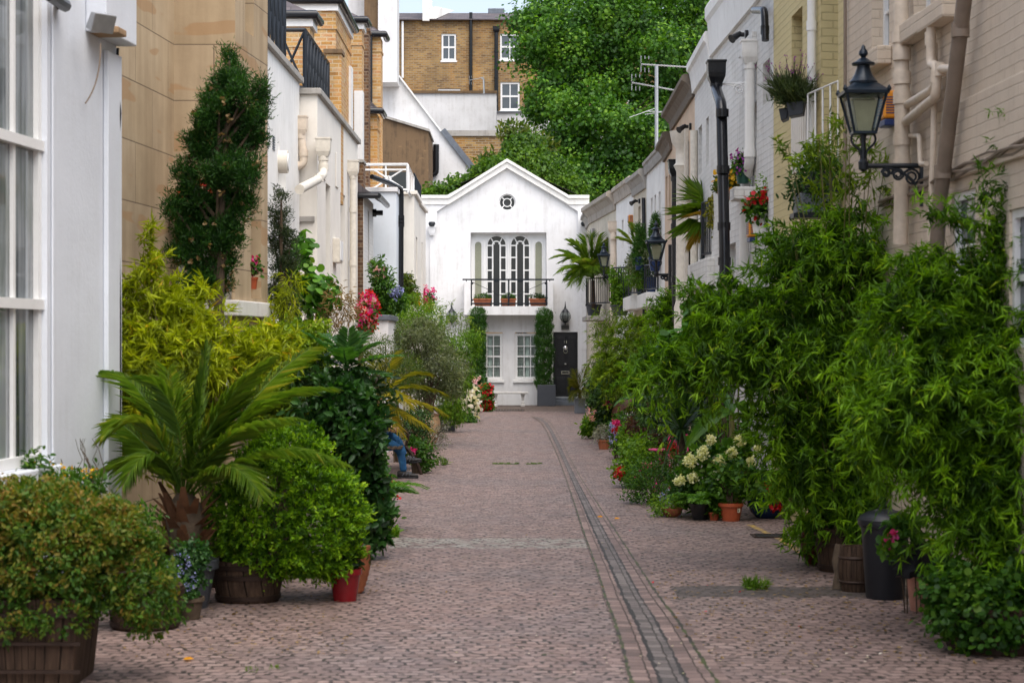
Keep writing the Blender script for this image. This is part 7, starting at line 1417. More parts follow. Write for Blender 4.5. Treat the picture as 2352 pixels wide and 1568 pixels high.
# crumpled black sack hanging beside the bin
c = G(2105, 1400); z = 14.6; c = Vector(((2112 - CX) * z / FP, z, .28)); t = thing('black_sack', 'crumpled black sack hanging beside the dustbin', 'sack', c); me = MB(); n = 20; prof = [(.015, .33), (.03, .30), (.05, .24), (.085, .17), (.11, .10), (.12, .05), (.10, .0)]; vs = []; fs = []
for i, (r_, h) in enumerate(prof):
    for j in range(n): a = 2 * math.pi * j / n; rr = r_ * (1 + .16 * math.sin(a * 5 + i) + .1 * math.sin(a * 9 + i * 2)); vs.append((c.x + rr * math.cos(a) * 1.1 - (.33 - h) * .16, c.y + rr * math.sin(a) * .7, c.z + h + .012 * math.sin(a * 4)))
for i in range(len(prof) - 1):
    for j in range(n): fs.append((i * n + j, i * n + (j + 1) % n, (i + 1) * n + (j + 1) % n, (i + 1) * n + j))
fs += [tuple(range(n))[::-1], tuple((len(prof) - 1) * n + j for j in range(n))]; me.add(vs, fs); me.build('sack', M['bag'], t, True); me = MB(); me.tube([c + Vector((0, 0, .31)), c + Vector((.02, .05, .42)), c + Vector((.10, .1, .48))], .008, 5); me.build('tie', M['bag'], t)
c = G(2128, 1406); c.y += .12; t = plant('flower_pot', 'pale terracotta pot beside the black sack', 'pot', c); pot(t, c, .13, .30, M['pinkpot'], 'round'); L = [lp(2140, 1290, c.y, 50, 34, .15)]; foliage('foliage', 'laurel', t, L, 80, k=6, L=.06, W=.6, tpl='oval', clump=.03)
c = Vector(((2052 - CX) * 14.5 / FP, 14.5, 0)); t = plant('fuchsia', 'leafy fuchsia with magenta flowers leaning in front of the dustbin', 'plant', Vector(((2100 - CX) * 14.7 / FP, 14.7, 0))); L = [lp(2058, 1245, 14.45, 38, 26, .10), lp(2085, 1210, 14.5, 36, 30, .12)]; foliage('foliage', 'fern', t, L, 40, k=5, L=.09, W=.5, tpl='oval', clump=.03); flowers(t, 'pink', [lp(2046, 1238, 14.38, 9, 9, .03)], 12, .03, 6, .016); stems(t, t.location, L, 4, .006)
c = G(1962, 1362); c.y += .16; c.x = (1966 - CX) * c.y / FP; t = thing('wooden_barrel', 'small weathered wooden barrel beside the black dustbin', 'barrel', c); b = MB(); b.lathe(c, [(.115, 0), (.14, .12), (.145, .2), (.135, .30), (.125, .36), (.11, .36), (.105, .33), (.01, .33)], 24); o = b.build('staves', M['wood'], t, True); b = MB()
for h, r_ in ((.08, .136), (.27, .142)): b.lathe(c + Vector((0, 0, h)), [(r_ - .004, -.015), (r_ + .003, 0), (r_ - .006, .016), (r_ - .02, .016), (r_ - .02, -.015)], 24)
b.build('hoop', M['hoop'], o, True)
c = G(1928, 1352); t = thing('wooden_post', 'rough dark wooden post stump in front of the small barrel', 'post', c); b = MB(); b.tube([c, c + Vector((.005, .01, .12)), c + Vector((-.015, .02, .22)), c + Vector((0, .03, .36))], [.06, .045, .045, .03], 9); b.build('post', M['bark'], t, True); b = MB(); b.tube([c + Vector((-.01, .02, .18)), c + Vector((.04, .05, .26)), c + Vector((.05, .06, .36))], [.025, .02, .01], 7); b.build('side_branch', M['bark'], t, True)
c = G(1880, 1298); c.y += .15; t = plant('flower_pot', 'dark maroon glazed pot under the arching bamboo', 'pot', c); pot(t, c, .15, .34, M['maroon'], 'belly'); L = [lp(1880, 1225, c.y, 44, 26, .15)]; foliage('foliage', 'bamboo', t, L, 60, k=6, L=.12, W=.16, twig=.1)
# blue pot with red geraniums
c = G(1765, 1192); c.y += .2; z = c.y; t = plant('geranium_pot', 'dark blue glazed pot with vivid red geraniums under the bamboo', 'plant', c); pot(t, c, .21, .22, M['bluepot'], 'bowl'); L = [lp(1765, 1120, z, 50, 32, .2)]; foliage('foliage', 'green', t, L, 110, k=6, L=.06, W=.85, tpl='round', clump=.04); flowers(t, 'red', [lp(1765, 1118, z - .2, 10, 14, .05), lp(1783, 1160, z - .22, 8, 9, .04), lp(1800, 1110, z - .1, 8, 9, .04)], 44, .035, 6, .02); stems(t, c + Vector((0, 0, .15)), L, 6, .006)
c = Vector(((1748 - CX) * 23.6 / FP, 23.6, 0)); t = thing('grey_pot', 'small pale grey pot behind the red geraniums', 'pot', c); pot(t, c, .13, .34, M['lightgrey'], 'round'); L = [lp(1745, 1100, 23.6, 26, 26, .15)]; foliage('foliage', 'dark', t, L, 50, k=6, L=.06, W=.5, tpl='oval')
# orange plastic pot with price label
c = G(1682, 1198); c.y += .15; z = c.y; t = plant('shrub_pot', 'orange plastic pot with a small white price label and a twiggy green plant', 'plant', c); p = pot(t, c, .135, .20, M['terracotta2'], 'round'); b = MB(); a0, a1 = -1.15, -.85; rr = .134
b.quad(*[(c.x + math.cos(a) * rr, c.y + math.sin(a) * rr, c.z + h) for a, h in ((-1.1, .10), (-.82, .10), (-.82, .145), (-1.1, .145))]); b.build('price_label', plain('paper_label', (.7, .7, .55), .6), p); b = MB(); b.quad(*[(c.x + math.cos(a) * (rr + .002), c.y + math.sin(a) * (rr + .002), c.z + h) for a, h in ((-1.07, .108), (-.97, .108), (-.97, .135), (-1.07, .135))]); b.build('label_print', M['yellowline'], p)
L = [lp(1695, 1090, z, 46, 46, .2), lp(1660, 1110, z, 34, 34, .15), lp(1725, 1120, z, 26, 34, .15)]; foliage('foliage', 'green', t, L, 150, k=5, L=.075, W=.55, clump=.04, tpl='oval', shell=.4); stems(t, c + Vector((0, 0, .17)), L, 14, .007, spread=.04)
# hydrangea
def hydrangea():
    c = Vector(((1625 - CX) * 23.0 / FP, 23.0, 0)); z = 23.0; t = plant('hydrangea', 'hydrangea bush with creamy white cone flower heads', 'shrub', c); pot(t, c, .18, .2, M['slategrey'], 'round')
    L = [lp(1610, 1090, z, 46, 60, .25), lp(1650, 1070, z, 46, 50, .25), lp(1580, 1120, z, 40, 40, .2), lp(1640, 1140, z - .1, 50, 40, .2), lp(1700, 1050, z + .1, 40, 50, .25)]; foliage('foliage', 'green', t, L, 300, k=6, L=.10, W=.55, clump=.04, tpl='oval', tb=.03); stems(t, c + Vector((0, 0, .15)), L, 16, .008)
    H = [(1584, 1060, 14, 14), (1614, 1042, 13, 16), (1648, 1058, 15, 11), (1652, 1088, 11, 9), (1592, 1098, 12, 12), (1560, 1105, 11, 10), (1680, 1040, 12, 10), (1700, 1012, 13, 10), (1724, 1062, 9, 10), (1632, 1010, 8, 8), (1742, 1030, 8, 8)]
    for x, y, rx, ry in H: flowers(t, 'creamfl', [lp(x, y, z - .28, rx, ry), lp(x + rx * .2, y - ry * .6, z - .28, rx * .5, ry * .6)], 46, .022, 6, .010, name='flower_head', shell=.25)
hydrangea()
z = 22.4; fern('fern', 'bright green fern at the foot of the hydrangea', Vector(((1608 - CX) * z / FP, z, .0)), 26, .36, 'fern', L=.085, potm=(.12, .18, M['black'], 'round'))
c = G(1642, 1196); c.y += .1; t = plant('flower_pot', 'tiny terracotta pot between the fern and the orange pot', 'pot', c); pot(t, c, .06, .09, M['terracotta2'], 'round'); L = [lp(1645, 1165, c.y, 20, 16, .08)]; foliage('foliage', 'fern', t, L, 40, k=5, L=.05, W=.5, tpl='oval', clump=.02)
# cotoneaster sprawling
z = 24.6; c = Vector(((1500 - CX) * z / FP, z, 0)); t = plant('cotoneaster', 'sprawling small leaved shrub with arching twigs and blue flowers at the lane edge', 'shrub', c); L = [lp(1500, 1110, z, 56, 50, .3), lp(1530, 1150, z - .4, 40, 40, .25), lp(1475, 1090, z, 40, 30, .25), lp(1555, 1100, z, 40, 50, .25), lp(1540, 1070, z + .2, 50, 34, .3), lp(1455, 1130, z - .1, 20, 30, .15)]
foliage('foliage', 'green', t, L, 700, k=8, L=.032, W=.55, clump=.04, tpl='oval', shell=.3, rough=.3, tb=-.02, twig=.08); stems(t, c, L, 22, .007); flowers(t, 'blue', [lp(1540, 1140, z - .7, 30, 16, .1)], 30, .016, 5, .015)
c = G(1545, 1188); c.y += .1; t = plant('flower_pot', 'low brown pot and stone under the sprawling shrub', 'pot', c); pot(t, c, .12, .10, M['terracotta'], 'bowl'); foliage('foliage', 'bright', t, [lp(1530, 1165, c.y, 40, 22, .15)], 110, k=6, L=.035, W=.5, tpl='oval', clump=.03)
# cordyline (spiky)
def cordyline(name, label, z, x, y, n, ln, mat, base=None, cat='palm'):
    hub = P(x, y, z); c = Vector((hub.x, z, 0)); t = plant(name, label, cat, c); b = MB(); b.tube([c, c.lerp(hub, .5) + Vector((.02, 0, 0)), hub], [.06, .05, .045], 8); b.build('trunk', M['bark'], t, True); Pp, D, N, Ls = [], [], [], []
    for s in range(3):   # each blade in three bending segments
        pass
    tv = MB()
    for i in range(n):
        a = random.uniform(0, 6.28); e = random.uniform(-.25, 1.35); d = Vector((math.cos(a) * math.cos(e), math.sin(a) * math.cos(e), math.sin(e))); l_ = ln * random.uniform(.7, 1.1); q = bez(hub, hub + d * l_ * .55, hub + d * l_ + Vector((0, 0, -l_ * random.uniform(.05, .5) * (1.2 - e * .7))), 6); sd = d.cross(Vector((0, 0, 1))).normalized(); m_ = len(q)
        wd = [.010, .015, .016, .015, .011, .006, .001]; vs = [p - sd * wd[j] for j, p in enumerate(q)] + [p + sd * wd[j] for j, p in enumerate(q)]; tv.add(vs, [(j, j + 1, m_ + j + 1, m_ + j) for j in range(m_ - 1)])
    me = leafmesh('blades', LM[mat], t, np.array([hub]), np.array([[0., 0, 1]]), np.array([[1., 0, 0]]), np.array([.1]), np.array([.01]), np.array([.3]), 'lance', tv)
    a_ = me.data.attributes['tint']; nn = len(me.data.vertices); vals = np.full(nn, .35); k_ = 14; ids = (np.arange(nn - 4) // k_); vals[4:] = np.clip(np.random.default_rng(3).normal(.35, .16, ids.max() + 1)[ids], 0, 1); a_.data.foreach_set('value', vals.astype(np.float32)); return t
cordyline('cordyline', 'spiky cordyline with long narrow drooping blades behind the hydrangea', 25.0, 1565, 985, 110, .75, 'dark')
# banana leaves
def bigleaf(t, name, mat, a, ctl, b, wd, m=None, roll=0):
    q = bez(a, ctl, b, 14); mb = MB(); k = len(q); rows = []
    for j, p in enumerate(q):
        f = j / (k - 1); tdir = (q[min(j + 1, k - 1)] - q[max(j - 1, 0)]).normalized(); sd = tdir.cross(Vector((math.sin(roll), -.5, math.cos(roll)))).normalized(); up = sd.cross(tdir)
        w_ = wd * (math.sin(math.pi * min(1, .06 + f * .95)) ** .55) * (1 + .05 * math.sin(j * 2.1)); rows.append([p - sd * w_ + up * w_ * .35, p - sd * w_ * .5 + up * w_ * .22, p, p + sd * w_ * .5 + up * w_ * .22, p + sd * w_ + up * w_ * .35])
    vs = [v for r_ in rows for v in r_]; fs = [(i * 5 + j, i * 5 + j + 1, (i + 1) * 5 + j + 1, (i + 1) * 5 + j) for i in range(k - 1) for j in range(4)]; mb.add(vs, fs); mb.tube(q, [.012 * (1 - .8 * j / k) for j in range(k)], 5)
    o = leafmesh(name, LM[mat], t, np.array([q[0]]), np.array([[0., 0, 1]]), np.array([[1., 0, 0]]), np.array([.02]), np.array([.01]), np.array([.3]), 'lance', mb); nn = len(o.data.vertices); v = np.full(nn, .55); v[4:4 + k * 5] = np.clip(.42 + .18 * np.sin(np.repeat(np.arange(k), 5) * 1.7), 0, 1); o.data.attributes['tint'].data.foreach_set('value', v.astype(np.float32)); o.data.shade_smooth(); return o
z = 23.6; c = Vector(((1690 - CX) * z / FP, z, 0)); t = plant('banana_plant', 'banana plant with one large bright green leaf pointing into the lane', 'plant', c); b = MB(); hb = P(1680, 950, z); b.tube([c, hb], [.05, .03], 8); b.build('stem', M['culm'], t, True); bigleaf(t, 'leaf', 'green', hb, P(1640, 930, z - .1), P(1572, 1032, z - .3), .085, roll=.7); bigleaf(t, 'leaf', 'green', hb, P(1690, 900, z + .2), P(1720, 960, z + .5), .09, roll=-.5); bigleaf(t, 'leaf', 'teal', hb, P(1660, 880, z + .3), P(1600, 900, z + .5), .08, roll=.2)
z = 32; c = Vector(((1520 - CX) * z / FP, z, 0)); t = plant('red_banana_plant', 'banana plant with two large drooping dark red leaves beside the lane', 'plant', c); b = MB(); hb = P(1525, 940, z); b.tube([c, hb], [.07, .04], 8); b.build('stem', M['maroon'], t, True); bigleaf(t, 'leaf', 'bronze', hb, P(1490, 905, z - .1), P(1437, 990, z - .2), .14, roll=.9); bigleaf(t, 'leaf', 'bronze', hb, P(1450, 905, z + .2), P(1404, 950, z + .2), .10, roll=.9); bigleaf(t, 'leaf', 'silver' if 0 else 'teal', P(1490, 915, z + .3), P(1450, 900, z + .3), P(1408, 935, z + .3), .08, roll=-.3); bigleaf(t, 'leaf', 'bronze', hb, P(1570, 880, z), P(1590, 930, z + .3), .12, roll=-.7)
# pink cafe table and chair
z = 26.5; k = z / FP; c = Vector(((1515 - CX) * z / FP, z, 0)); zt = EYE + (CY - 1032) * k; t = thing('cafe_table', 'small round bright pink metal table among the plants', 'table', c); b = MB(); b.lathe((c.x, c.y, zt), [(.14, -.012), (.15, -.006), (.15, .006), (.14, .010), (.01, .010)], 24); b.build('tabletop', M['pink'], t, True)
for a in range(3): b = MB(); v = Vector((math.cos(a * 2.1), math.sin(a * 2.1), 0)); b.tube([c + Vector((0, 0, zt - .01)), c + Vector((0, 0, zt * .5)), c + v * .16], .009, 6); b.build('leg', M['pink'], t, True)
z = 26.9; k = z / FP; c = Vector(((1560 - CX) * k, z, 0)); t = thing('folding_chair', 'bright pink slatted folding chair beside the pink table', 'chair', c); s_ = .13
zs = EYE + (CY - 1042) * k; ztop = EYE + (CY - 1003) * k; b = MB()
for i in range(4): b.box(c.x - s_, c.x + s_, z - .14 + i * .075, z - .08 + i * .075, zs, zs + .012)
b.build('seat', M['pink'], t); b = MB()
for i in range(3): b.box(c.x - s_, c.x + s_, z + .15, z + .162, ztop - .02 - i * .075, ztop + .03 - i * .075)
b.build('backrest', M['pink'], t)
for sx in (-1, 1):
    b = MB(); b.tube([(c.x + sx * s_, z - .16, 0), (c.x + sx * s_, z + .15, zs), (c.x + sx * s_, z + .156, ztop + .02)], .010, 6); b.build('leg', M['pink'], t, True); b = MB(); b.tube([(c.x + sx * s_ * .85, z + .18, 0), (c.x + sx * s_ * .85, z - .14, zs)], .010, 6); b.build('leg', M['pink'], t, True)
flowerbox('red_begonia', 'tiny red flowering plant beside the pink table', 26.2, 1545, 1028, 10, 10, ['red'], nfl=22, fs=.03, ng=20, lf=.04); t = bpy.data.objects['red_begonia']; pot(t, P(1545, 1052, 26.2), .05, .09, M['terracotta'], 'round')
# mixed flowering plants along the right edge, nearer to farther
def bed(name, label, z, x, y, L, gr, fl=(), ng=200, lf=.06, W=.5, nfl=16, fs=.035, tpl='oval', potm=None, cat='plant', tb=0, tw=0):
    c = Vector(((x - CX) * z / FP, z, 0)); t = plant(name, label, cat, c); LL = [lp(a, b, z + d, rx, ry) for a, b, rx, ry, d in L]
    if potm: pot(t, c, *potm)
    foliage('foliage', gr, t, LL, ng, k=7, L=lf, W=W, clump=.04, tpl=tpl, tb=tb, twig=tw); stems(t, c, LL, 7, .008)
    for f, fx, fy, frx, fry in fl: flowers(t, f, [lp(fx, fy, z - .3, frx, fry)], nfl, fs, 6, fs * .6)
    return t
bed('busy_lizzie', 'low bright leafy plant with small pink and red flowers before the pink table', 27.5, 1450, 1080, [(1448, 1050, 30, 40, 0), (1470, 1085, 36, 26, -.3), (1430, 1075, 20, 24, -.2), (1475, 1030, 30, 30, .3)], 'bright', [('pink', 1465, 1090, 26, 10), ('red', 1425, 1085, 8, 12), ('pink', 1490, 1075, 16, 12)], 330, .06)
bed('bronze_shrub', 'dark bronze small leaved shrub below the red banana leaves', 29.5, 1500, 1030, [(1500, 1010, 40, 44, 0), (1480, 980, 36, 30, .2), (1530, 1000, 36, 36, .2)], 'bronze', (), 420, .05, tpl='oval')
bed('salvia', 'blue flowering plant with a red spike at the lane edge near the banana', 34, 1412, 1020, [(1415, 1000, 18, 34, 0), (1425, 970, 20, 24, .2)], 'green', [('blue', 1408, 995, 10, 22), ('red', 1412, 985, 4, 10)], 160, .05, nfl=30, fs=.028)
bed('silver_bush', 'low mound of silver grey foliage in a terracotta pot at the lane edge', 37, 1387, 1000, [(1388, 992, 18, 14, 0), (1378, 998, 12, 10, 0)], 'silver', (), 120, .06, W=.2, potm=(.12, .18, M['terracotta'], 'round'))
bed('astilbe', 'pink plumed plant at the lane edge just before the white end house', 41, 1358, 985, [(1360, 975, 18, 22, 0), (1350, 985, 12, 12, 0)], 'bright', [('palepink', 1362, 948, 9, 16)], 150, .08, nfl=30, fs=.04)
bed('rose_bush', 'dark leafy rose bush with a few magenta roses', 39, 1398, 960, [(1395, 930, 30, 46, 0), (1420, 900, 36, 50, .5), (1375, 900, 24, 40, .8), (1400, 970, 26, 22, -.2)], 'dark', [('pink', 1400, 928, 4, 4), ('pink', 1418, 958, 4, 4), ('pink', 1414, 972, 4, 4)], 620, .09, nfl=8, fs=.05, tb=.12)
bed('magenta_geranium', 'low bright green plant with one magenta geranium under the red banana leaves', 33, 1438, 1035, [(1440, 1015, 18, 24, 0), (1450, 990, 20, 20, .2)], 'bright', [('pink', 1416, 970, 3, 3)], 160, .06)
bed('leafy_shrub', 'tall deep green leafy shrub behind the spiky cordyline', 27.5, 1600, 960, [(1600, 900, 60, 60, 0), (1540, 920, 40, 40, .3), (1650, 930, 50, 70, 0), (1600, 990, 70, 60, 0), (1680, 1000, 40, 60, 0), (1720, 1080, 50, 60, -.5), (1500, 950, 36, 36, .8)], 'dark', (), 1100, .08, tb=.15, tw=.05)
bed('spotted_laurel', 'yellow speckled evergreen shrub behind the hydrangea', 25.8, 1640, 1020, [(1650, 985, 40, 30, 0), (1620, 1000, 30, 30, 0), (1740, 1000, 40, 60, 0)], 'fern', (), 260, .10, W=.42, tb=.2)
# mid bamboos
z = 38; bamboo('bamboo_clump', 'fine yellowish bamboo clump below the two balconies with conifer bushes', Vector(((1450 - CX) * z / FP, z, 0)), [lp(1440, 790, z, 62, 60, .6), lp(1420, 850, z - .2, 55, 60, .6), lp(1500, 780, z - .2, 60, 50, .6), lp(1470, 830, z - .4, 60, 70, .6), lp(1400, 820, z, 40, 40, .5), lp(1475, 740, z, 40, 24, .5)], 'bamboo_olive', 380, leaf=.11, cul=14, W=.15, shell=.45, pl=dict(nodes=6, fan_=6, twig=.42, arch=.7))
z = 36; bamboo('bamboo_clump', 'greener bamboo rising against the black downpipe and the peach house', Vector(((1545 - CX) * z / FP, z, 0)), [lp(1520, 720, z, 34, 34, .4), lp(1550, 740, z, 34, 40, .4), lp(1535, 690, z, 18, 22, .3), lp(1535, 780, z, 46, 36, .5)], 'bamboo', 170, leaf=.12, cul=9, W=.16, shell=.45, tb=.06, pl=dict(nodes=6, fan_=6, twig=.4, arch=.6))
z = 48; bamboo('bamboo_clump', 'thin feathery bamboo twigs beside the black door', Vector(((1395 - CX) * z / FP, z, 0)), [lp(1395, 740, z, 34, 36, .4), lp(1375, 770, z, 24, 30, .3), lp(1420, 730, z, 26, 30, .4)], 'bamboo_olive', 170, .3, .025, .12, 12, k=6, W=.11, shell=.6, twig=.15)
z = 30; bamboo('bamboo_clump', 'dense fine leaved bamboo hanging over the red banana leaves', Vector(((1560 - CX) * z / FP, z, 0)), [lp(1530, 800, z, 60, 40, .5), lp(1500, 850, z, 60, 40, .5), lp(1570, 850, z, 60, 50, .5), lp(1460, 870, z, 30, 40, .4)], 'bamboo', 300, leaf=.10, cul=10, W=.16, shell=.45, tb=.08, pl=dict(nodes=6, fan_=6, twig=.36, arch=.7))
z = 24.5; c = Vector(((1640 - CX) * z / FP + .25, z, 0)); t = plant('vine', 'broad leaved vine mounded over the bamboo in front of the black pipe', 'climber', c); L = [lp(1640, 760, z, 50, 36, .4), lp(1690, 780, z, 40, 36, .4), lp(1610, 790, z, 40, 34, .3), lp(1600, 730, z + .3, 18, 26, .2), lp(1560, 790, z, 30, 20, .3)]; foliage('foliage', 'vine', t, L, 280, k=5, L=.12, W=1.0, clump=.06, out=.8, rand=.4, down=.4, up=.7, tpl='round', shell=.25, tb=-.06); stems(t, c, L, 9, .012)
z = 45; bed('jasmine_shrub', 'pale leaved shrub beside the small palm in the grey square pot', z, 1385, 960, [(1385, 870, 30, 40, 0), (1370, 900, 24, 34, 0), (1395, 830, 24, 30, .4)], 'olive', (), 500, .09, W=.4)
# small palms by the door and on the balcony
palm('palm_tree', 'small palm in a grey square pot beside the black front door', 55.5, 1332, 900, [((1320, 870), (1308, 895), 0, 0), ((1325, 870), (1320, 850), .2, 0), ((1338, 865), (1345, 845), .2, 0), ((1345, 880), (1360, 895), 0, 0), ((1320, 890), (1312, 920), -.3, 0), ((1335, 880), (1335, 930), -.5, .1), ((1345, 890), (1352, 925), -.4, 0), ((1322, 880), (1314, 870), -.4, .1)], 'palm_yellow', nl=26, Lf=.28, potspec=(.15, .42, M['lightgrey'], 'square'), tb=-.25, wd=.06)
palm('palm_tree', 'large palm drooping over the black balcony next to the end house', 55.0, 1362, 645, [((1330, 570), (1272, 590), -.5, 0), ((1330, 590), (1282, 625), -.8, 0), ((1340, 560), (1310, 552), -.2, 0), ((1350, 560), (1345, 545), .3, 0), ((1365, 560), (1375, 542), .2, 0), ((1375, 570), (1398, 560), .2, 0), ((1340, 610), (1310, 655), -.7, .05), ((1350, 600), (1335, 660), -.8, 0), ((1375, 600), (1385, 650), -.6, 0), ((1325, 580), (1290, 575), .4, 0), ((1352, 580), (1325, 600), -1, .1), ((1360, 590), (1362, 625), -1, 0), ((1340, 575), (1290, 600), -.2, 0), ((1345, 565), (1318, 562), .3, 0), ((1372, 565), (1390, 575), -.3, 0), ((1355, 565), (1358, 538), -.2, 0), ((1335, 600), (1300, 640), -.3, 0), ((1365, 575), (1384, 555), -.4, .05), ((1345, 590), (1322, 630), -.5, 0), ((1368, 600), (1395, 625), -.7, 0)], 'palm', nl=28, Lf=.46, base=(2.28, 55.6, 2.72), trunk_r=.07, potspec=(.22, .32, M['slategrey'], 'round'), tb=.16, wd=.032)
# climber on the second balcony etc.
flowerbox('balcony_climber', 'bright climbing plant in a dark round trough on its balcony railing', 49.4, 1424, 668, 17, 42, [], 'bright', ng=260, lf=.09, pots=('slategrey', 'round', .24, .26)); t = bpy.data.objects['balcony_climber']; foliage('foliage', 'bright', t, [lp(1410, 645, 49.4, 6, 30, .15), lp(1428, 640, 49.8, 6, 24, .15)], 90, k=6, L=.09, W=.5, tpl='oval', clump=.04)
z = 46.2; c = P(1462, 680, z); t = plant('variegated_shrub', 'grey variegated shrub bulging over the third balcony', 'shrub', c); pot(t, c + Vector((.12, -.05, -.02)), .14, .42, M['teal'], 'round'); L = [lp(1475, 605, 45.4, 28, 36, .35), lp(1455, 615, 46, 18, 34, .3), lp(1490, 590, 45, 16, 30, .3)]; foliage('foliage', 'olive', t, L, 420, k=7, L=.06, W=.55, clump=.05, tpl='oval', tb=.05); stems(t, c + Vector((.12, -.05, .35)), L, 9, .008); foliage('trailing_fern', 'bright', t, [lp(1462, 640, 45.2, 20, 12, .25)], 60, k=6, L=.12, W=.22, clump=.03, twig=.12)
for x, y0, rx, lab in ((1504, 492, 14, 'taller pointed conifer bush behind the middle street lantern'), (1470, 512, 17, 'shorter rounded conifer bush behind the grey variegated shrub')):
    z = 42.2 if x > 1490 else 45.0; c = P(x, 590, z); t = plant('balcony_conifer', lab, 'conifer', c); pot(t, c - Vector((0, 0, .3)), .14, .3, M['bluepot'], 'round'); L = [lp(x + random.uniform(-3, 3), y0 + 14 + i * 15, z, rx * (.45 + .15 * i if i < 4 else 1), 14) for i in range(6)]; foliage('crown', 'columnar', t, L, 420, k=8, L=.07, W=.25, clump=.03, down=-.6, lift=.4, tb=.15); stems(t, c - Vector((0, 0, .05)), L, 4, .012)
c = P(1496, 672, 43.6); t = thing('flower_pot', 'dark blue pot on the balcony under the middle lantern', 'pot', c); pot(t, c, .13, .34, M['bluepot'], 'round'); foliage('foliage', 'dark', t, [lp(1494, 628, 43.6, 14, 12)], 40, k=6, L=.08, W=.4, tpl='oval')
palm('palm_fronds', 'sparse pale palm fronds beside the conifer bushes', 46.0, 1462, 570, [((1440, 540), (1425, 530), 0, 0), ((1445, 550), (1420, 545), -.1, .1), ((1450, 540), (1450, 520), 0, 0), ((1465, 530), (1452, 515), .1, .1), ((1470, 540), (1490, 560), -.2, 0)], 'palm', nl=22, Lf=.3, base=P(1462, 600, 46.0), trunk_r=.03, tb=.25)
# fan palm by the big black pipe
def fanpalm():
    z = 31.2; hub = P(1628, 500, z); c = P(1632, 594, z); t = plant('fan_palm', 'shaggy fan palm with orange dead fronds on the balcony by the big black pipe', 'palm', c); pot(t, c, .16, .36, M['teal'], 'square'); b = MB(); b.tube([c + Vector((0, 0, .3)), hub], [.08, .09], 9); b.build('trunk', M['bark'], t, True)
    for x, y, dz, mat, tb, L_ in ((1605, 430, .1, 'palm', 0, .52), (1580, 475, -.2, 'palm', .05, .5), (1620, 415, .4, 'palm', .05, .5), (1575, 510, .1, 'palm', -.05, .52), (1600, 520, -.4, 'palm', 0, .45), (1590, 540, 0, 'palm_yellow', .4, .42), (1640, 440, .5, 'palm', 0, .45), (1645, 520, -.3, 'palm', 0, .4), (1650, 470, -.1, 'palm', .1, .4), (1610, 460, -.5, 'palm', .05, .45), (1605, 545, -.3, 'palm_yellow', .5, .36), (1612, 480, -.6, 'palm_yellow', .45, .34)):
        h = P(x, y, z + dz); d = (h - hub); fan('fan_frond', mat, t, hub + d * .5, d + Vector((0, 0, -.02)), 34, L_ * 1.1, .026, 2.9, tb + .12, hub)
fanpalm()
# flower boxes on the white brick house
flowerbox('yellow_begonia', 'basket of yellow and orange begonias beside the big black pipe', 26.6, 1668, 418, 26, 24, ['yellowfl'], 'magnolia', nfl=26, fs=.055, ng=110, lf=.06, pots=('terracotta', 'bowl', .13, .15))
flowerbox('yellow_climber', 'small yellow leaved trailing plant between the fan palm and the pipe', 29.6, 1640, 480, 12, 44, [], 'palm_yellow', ng=120, lf=.05)
t = bpy.data.objects['yellow_climber']; stems(t, P(1640, 520, 29.6), [lp(1640, 470, 29.6, 10, 34)], 5, .006)
z = 25.3; flowerbox('window_box', 'green pot of purple geraniums on a white ledge of the brick house', z, 1706, 372, 24, 26, ['purple'], 'green', nfl=26, fs=.04, ng=100, lf=.05, pots=('greenpot', 'round', .10, .22)); c = P(1707, 431, z); b = MB(); b.box(c.x - .14, c.x + .35, z - .2, z + .3, c.z - .16, c.z); b.build('window_ledge', M['white_brick'], HR2, bev=.015)
z = 24.2; flowerbox('flower_pot', 'white wall pot with vivid red geraniums and dark leaves', z, 1748, 474, 30, 34, ['red'], 'green', nfl=22, fs=.05, ng=150, lf=.07, pots=('white_trim', 'round', .13, .24)); t = [o for o in bpy.data.objects if o.get('label') == 'white wall pot with vivid red geraniums and dark leaves'][0]; foliage('foliage', 'bright', t, [lp(1766, 442, z, 10, 22, .1)], 60, k=6, L=.05, W=.4, tpl='oval')
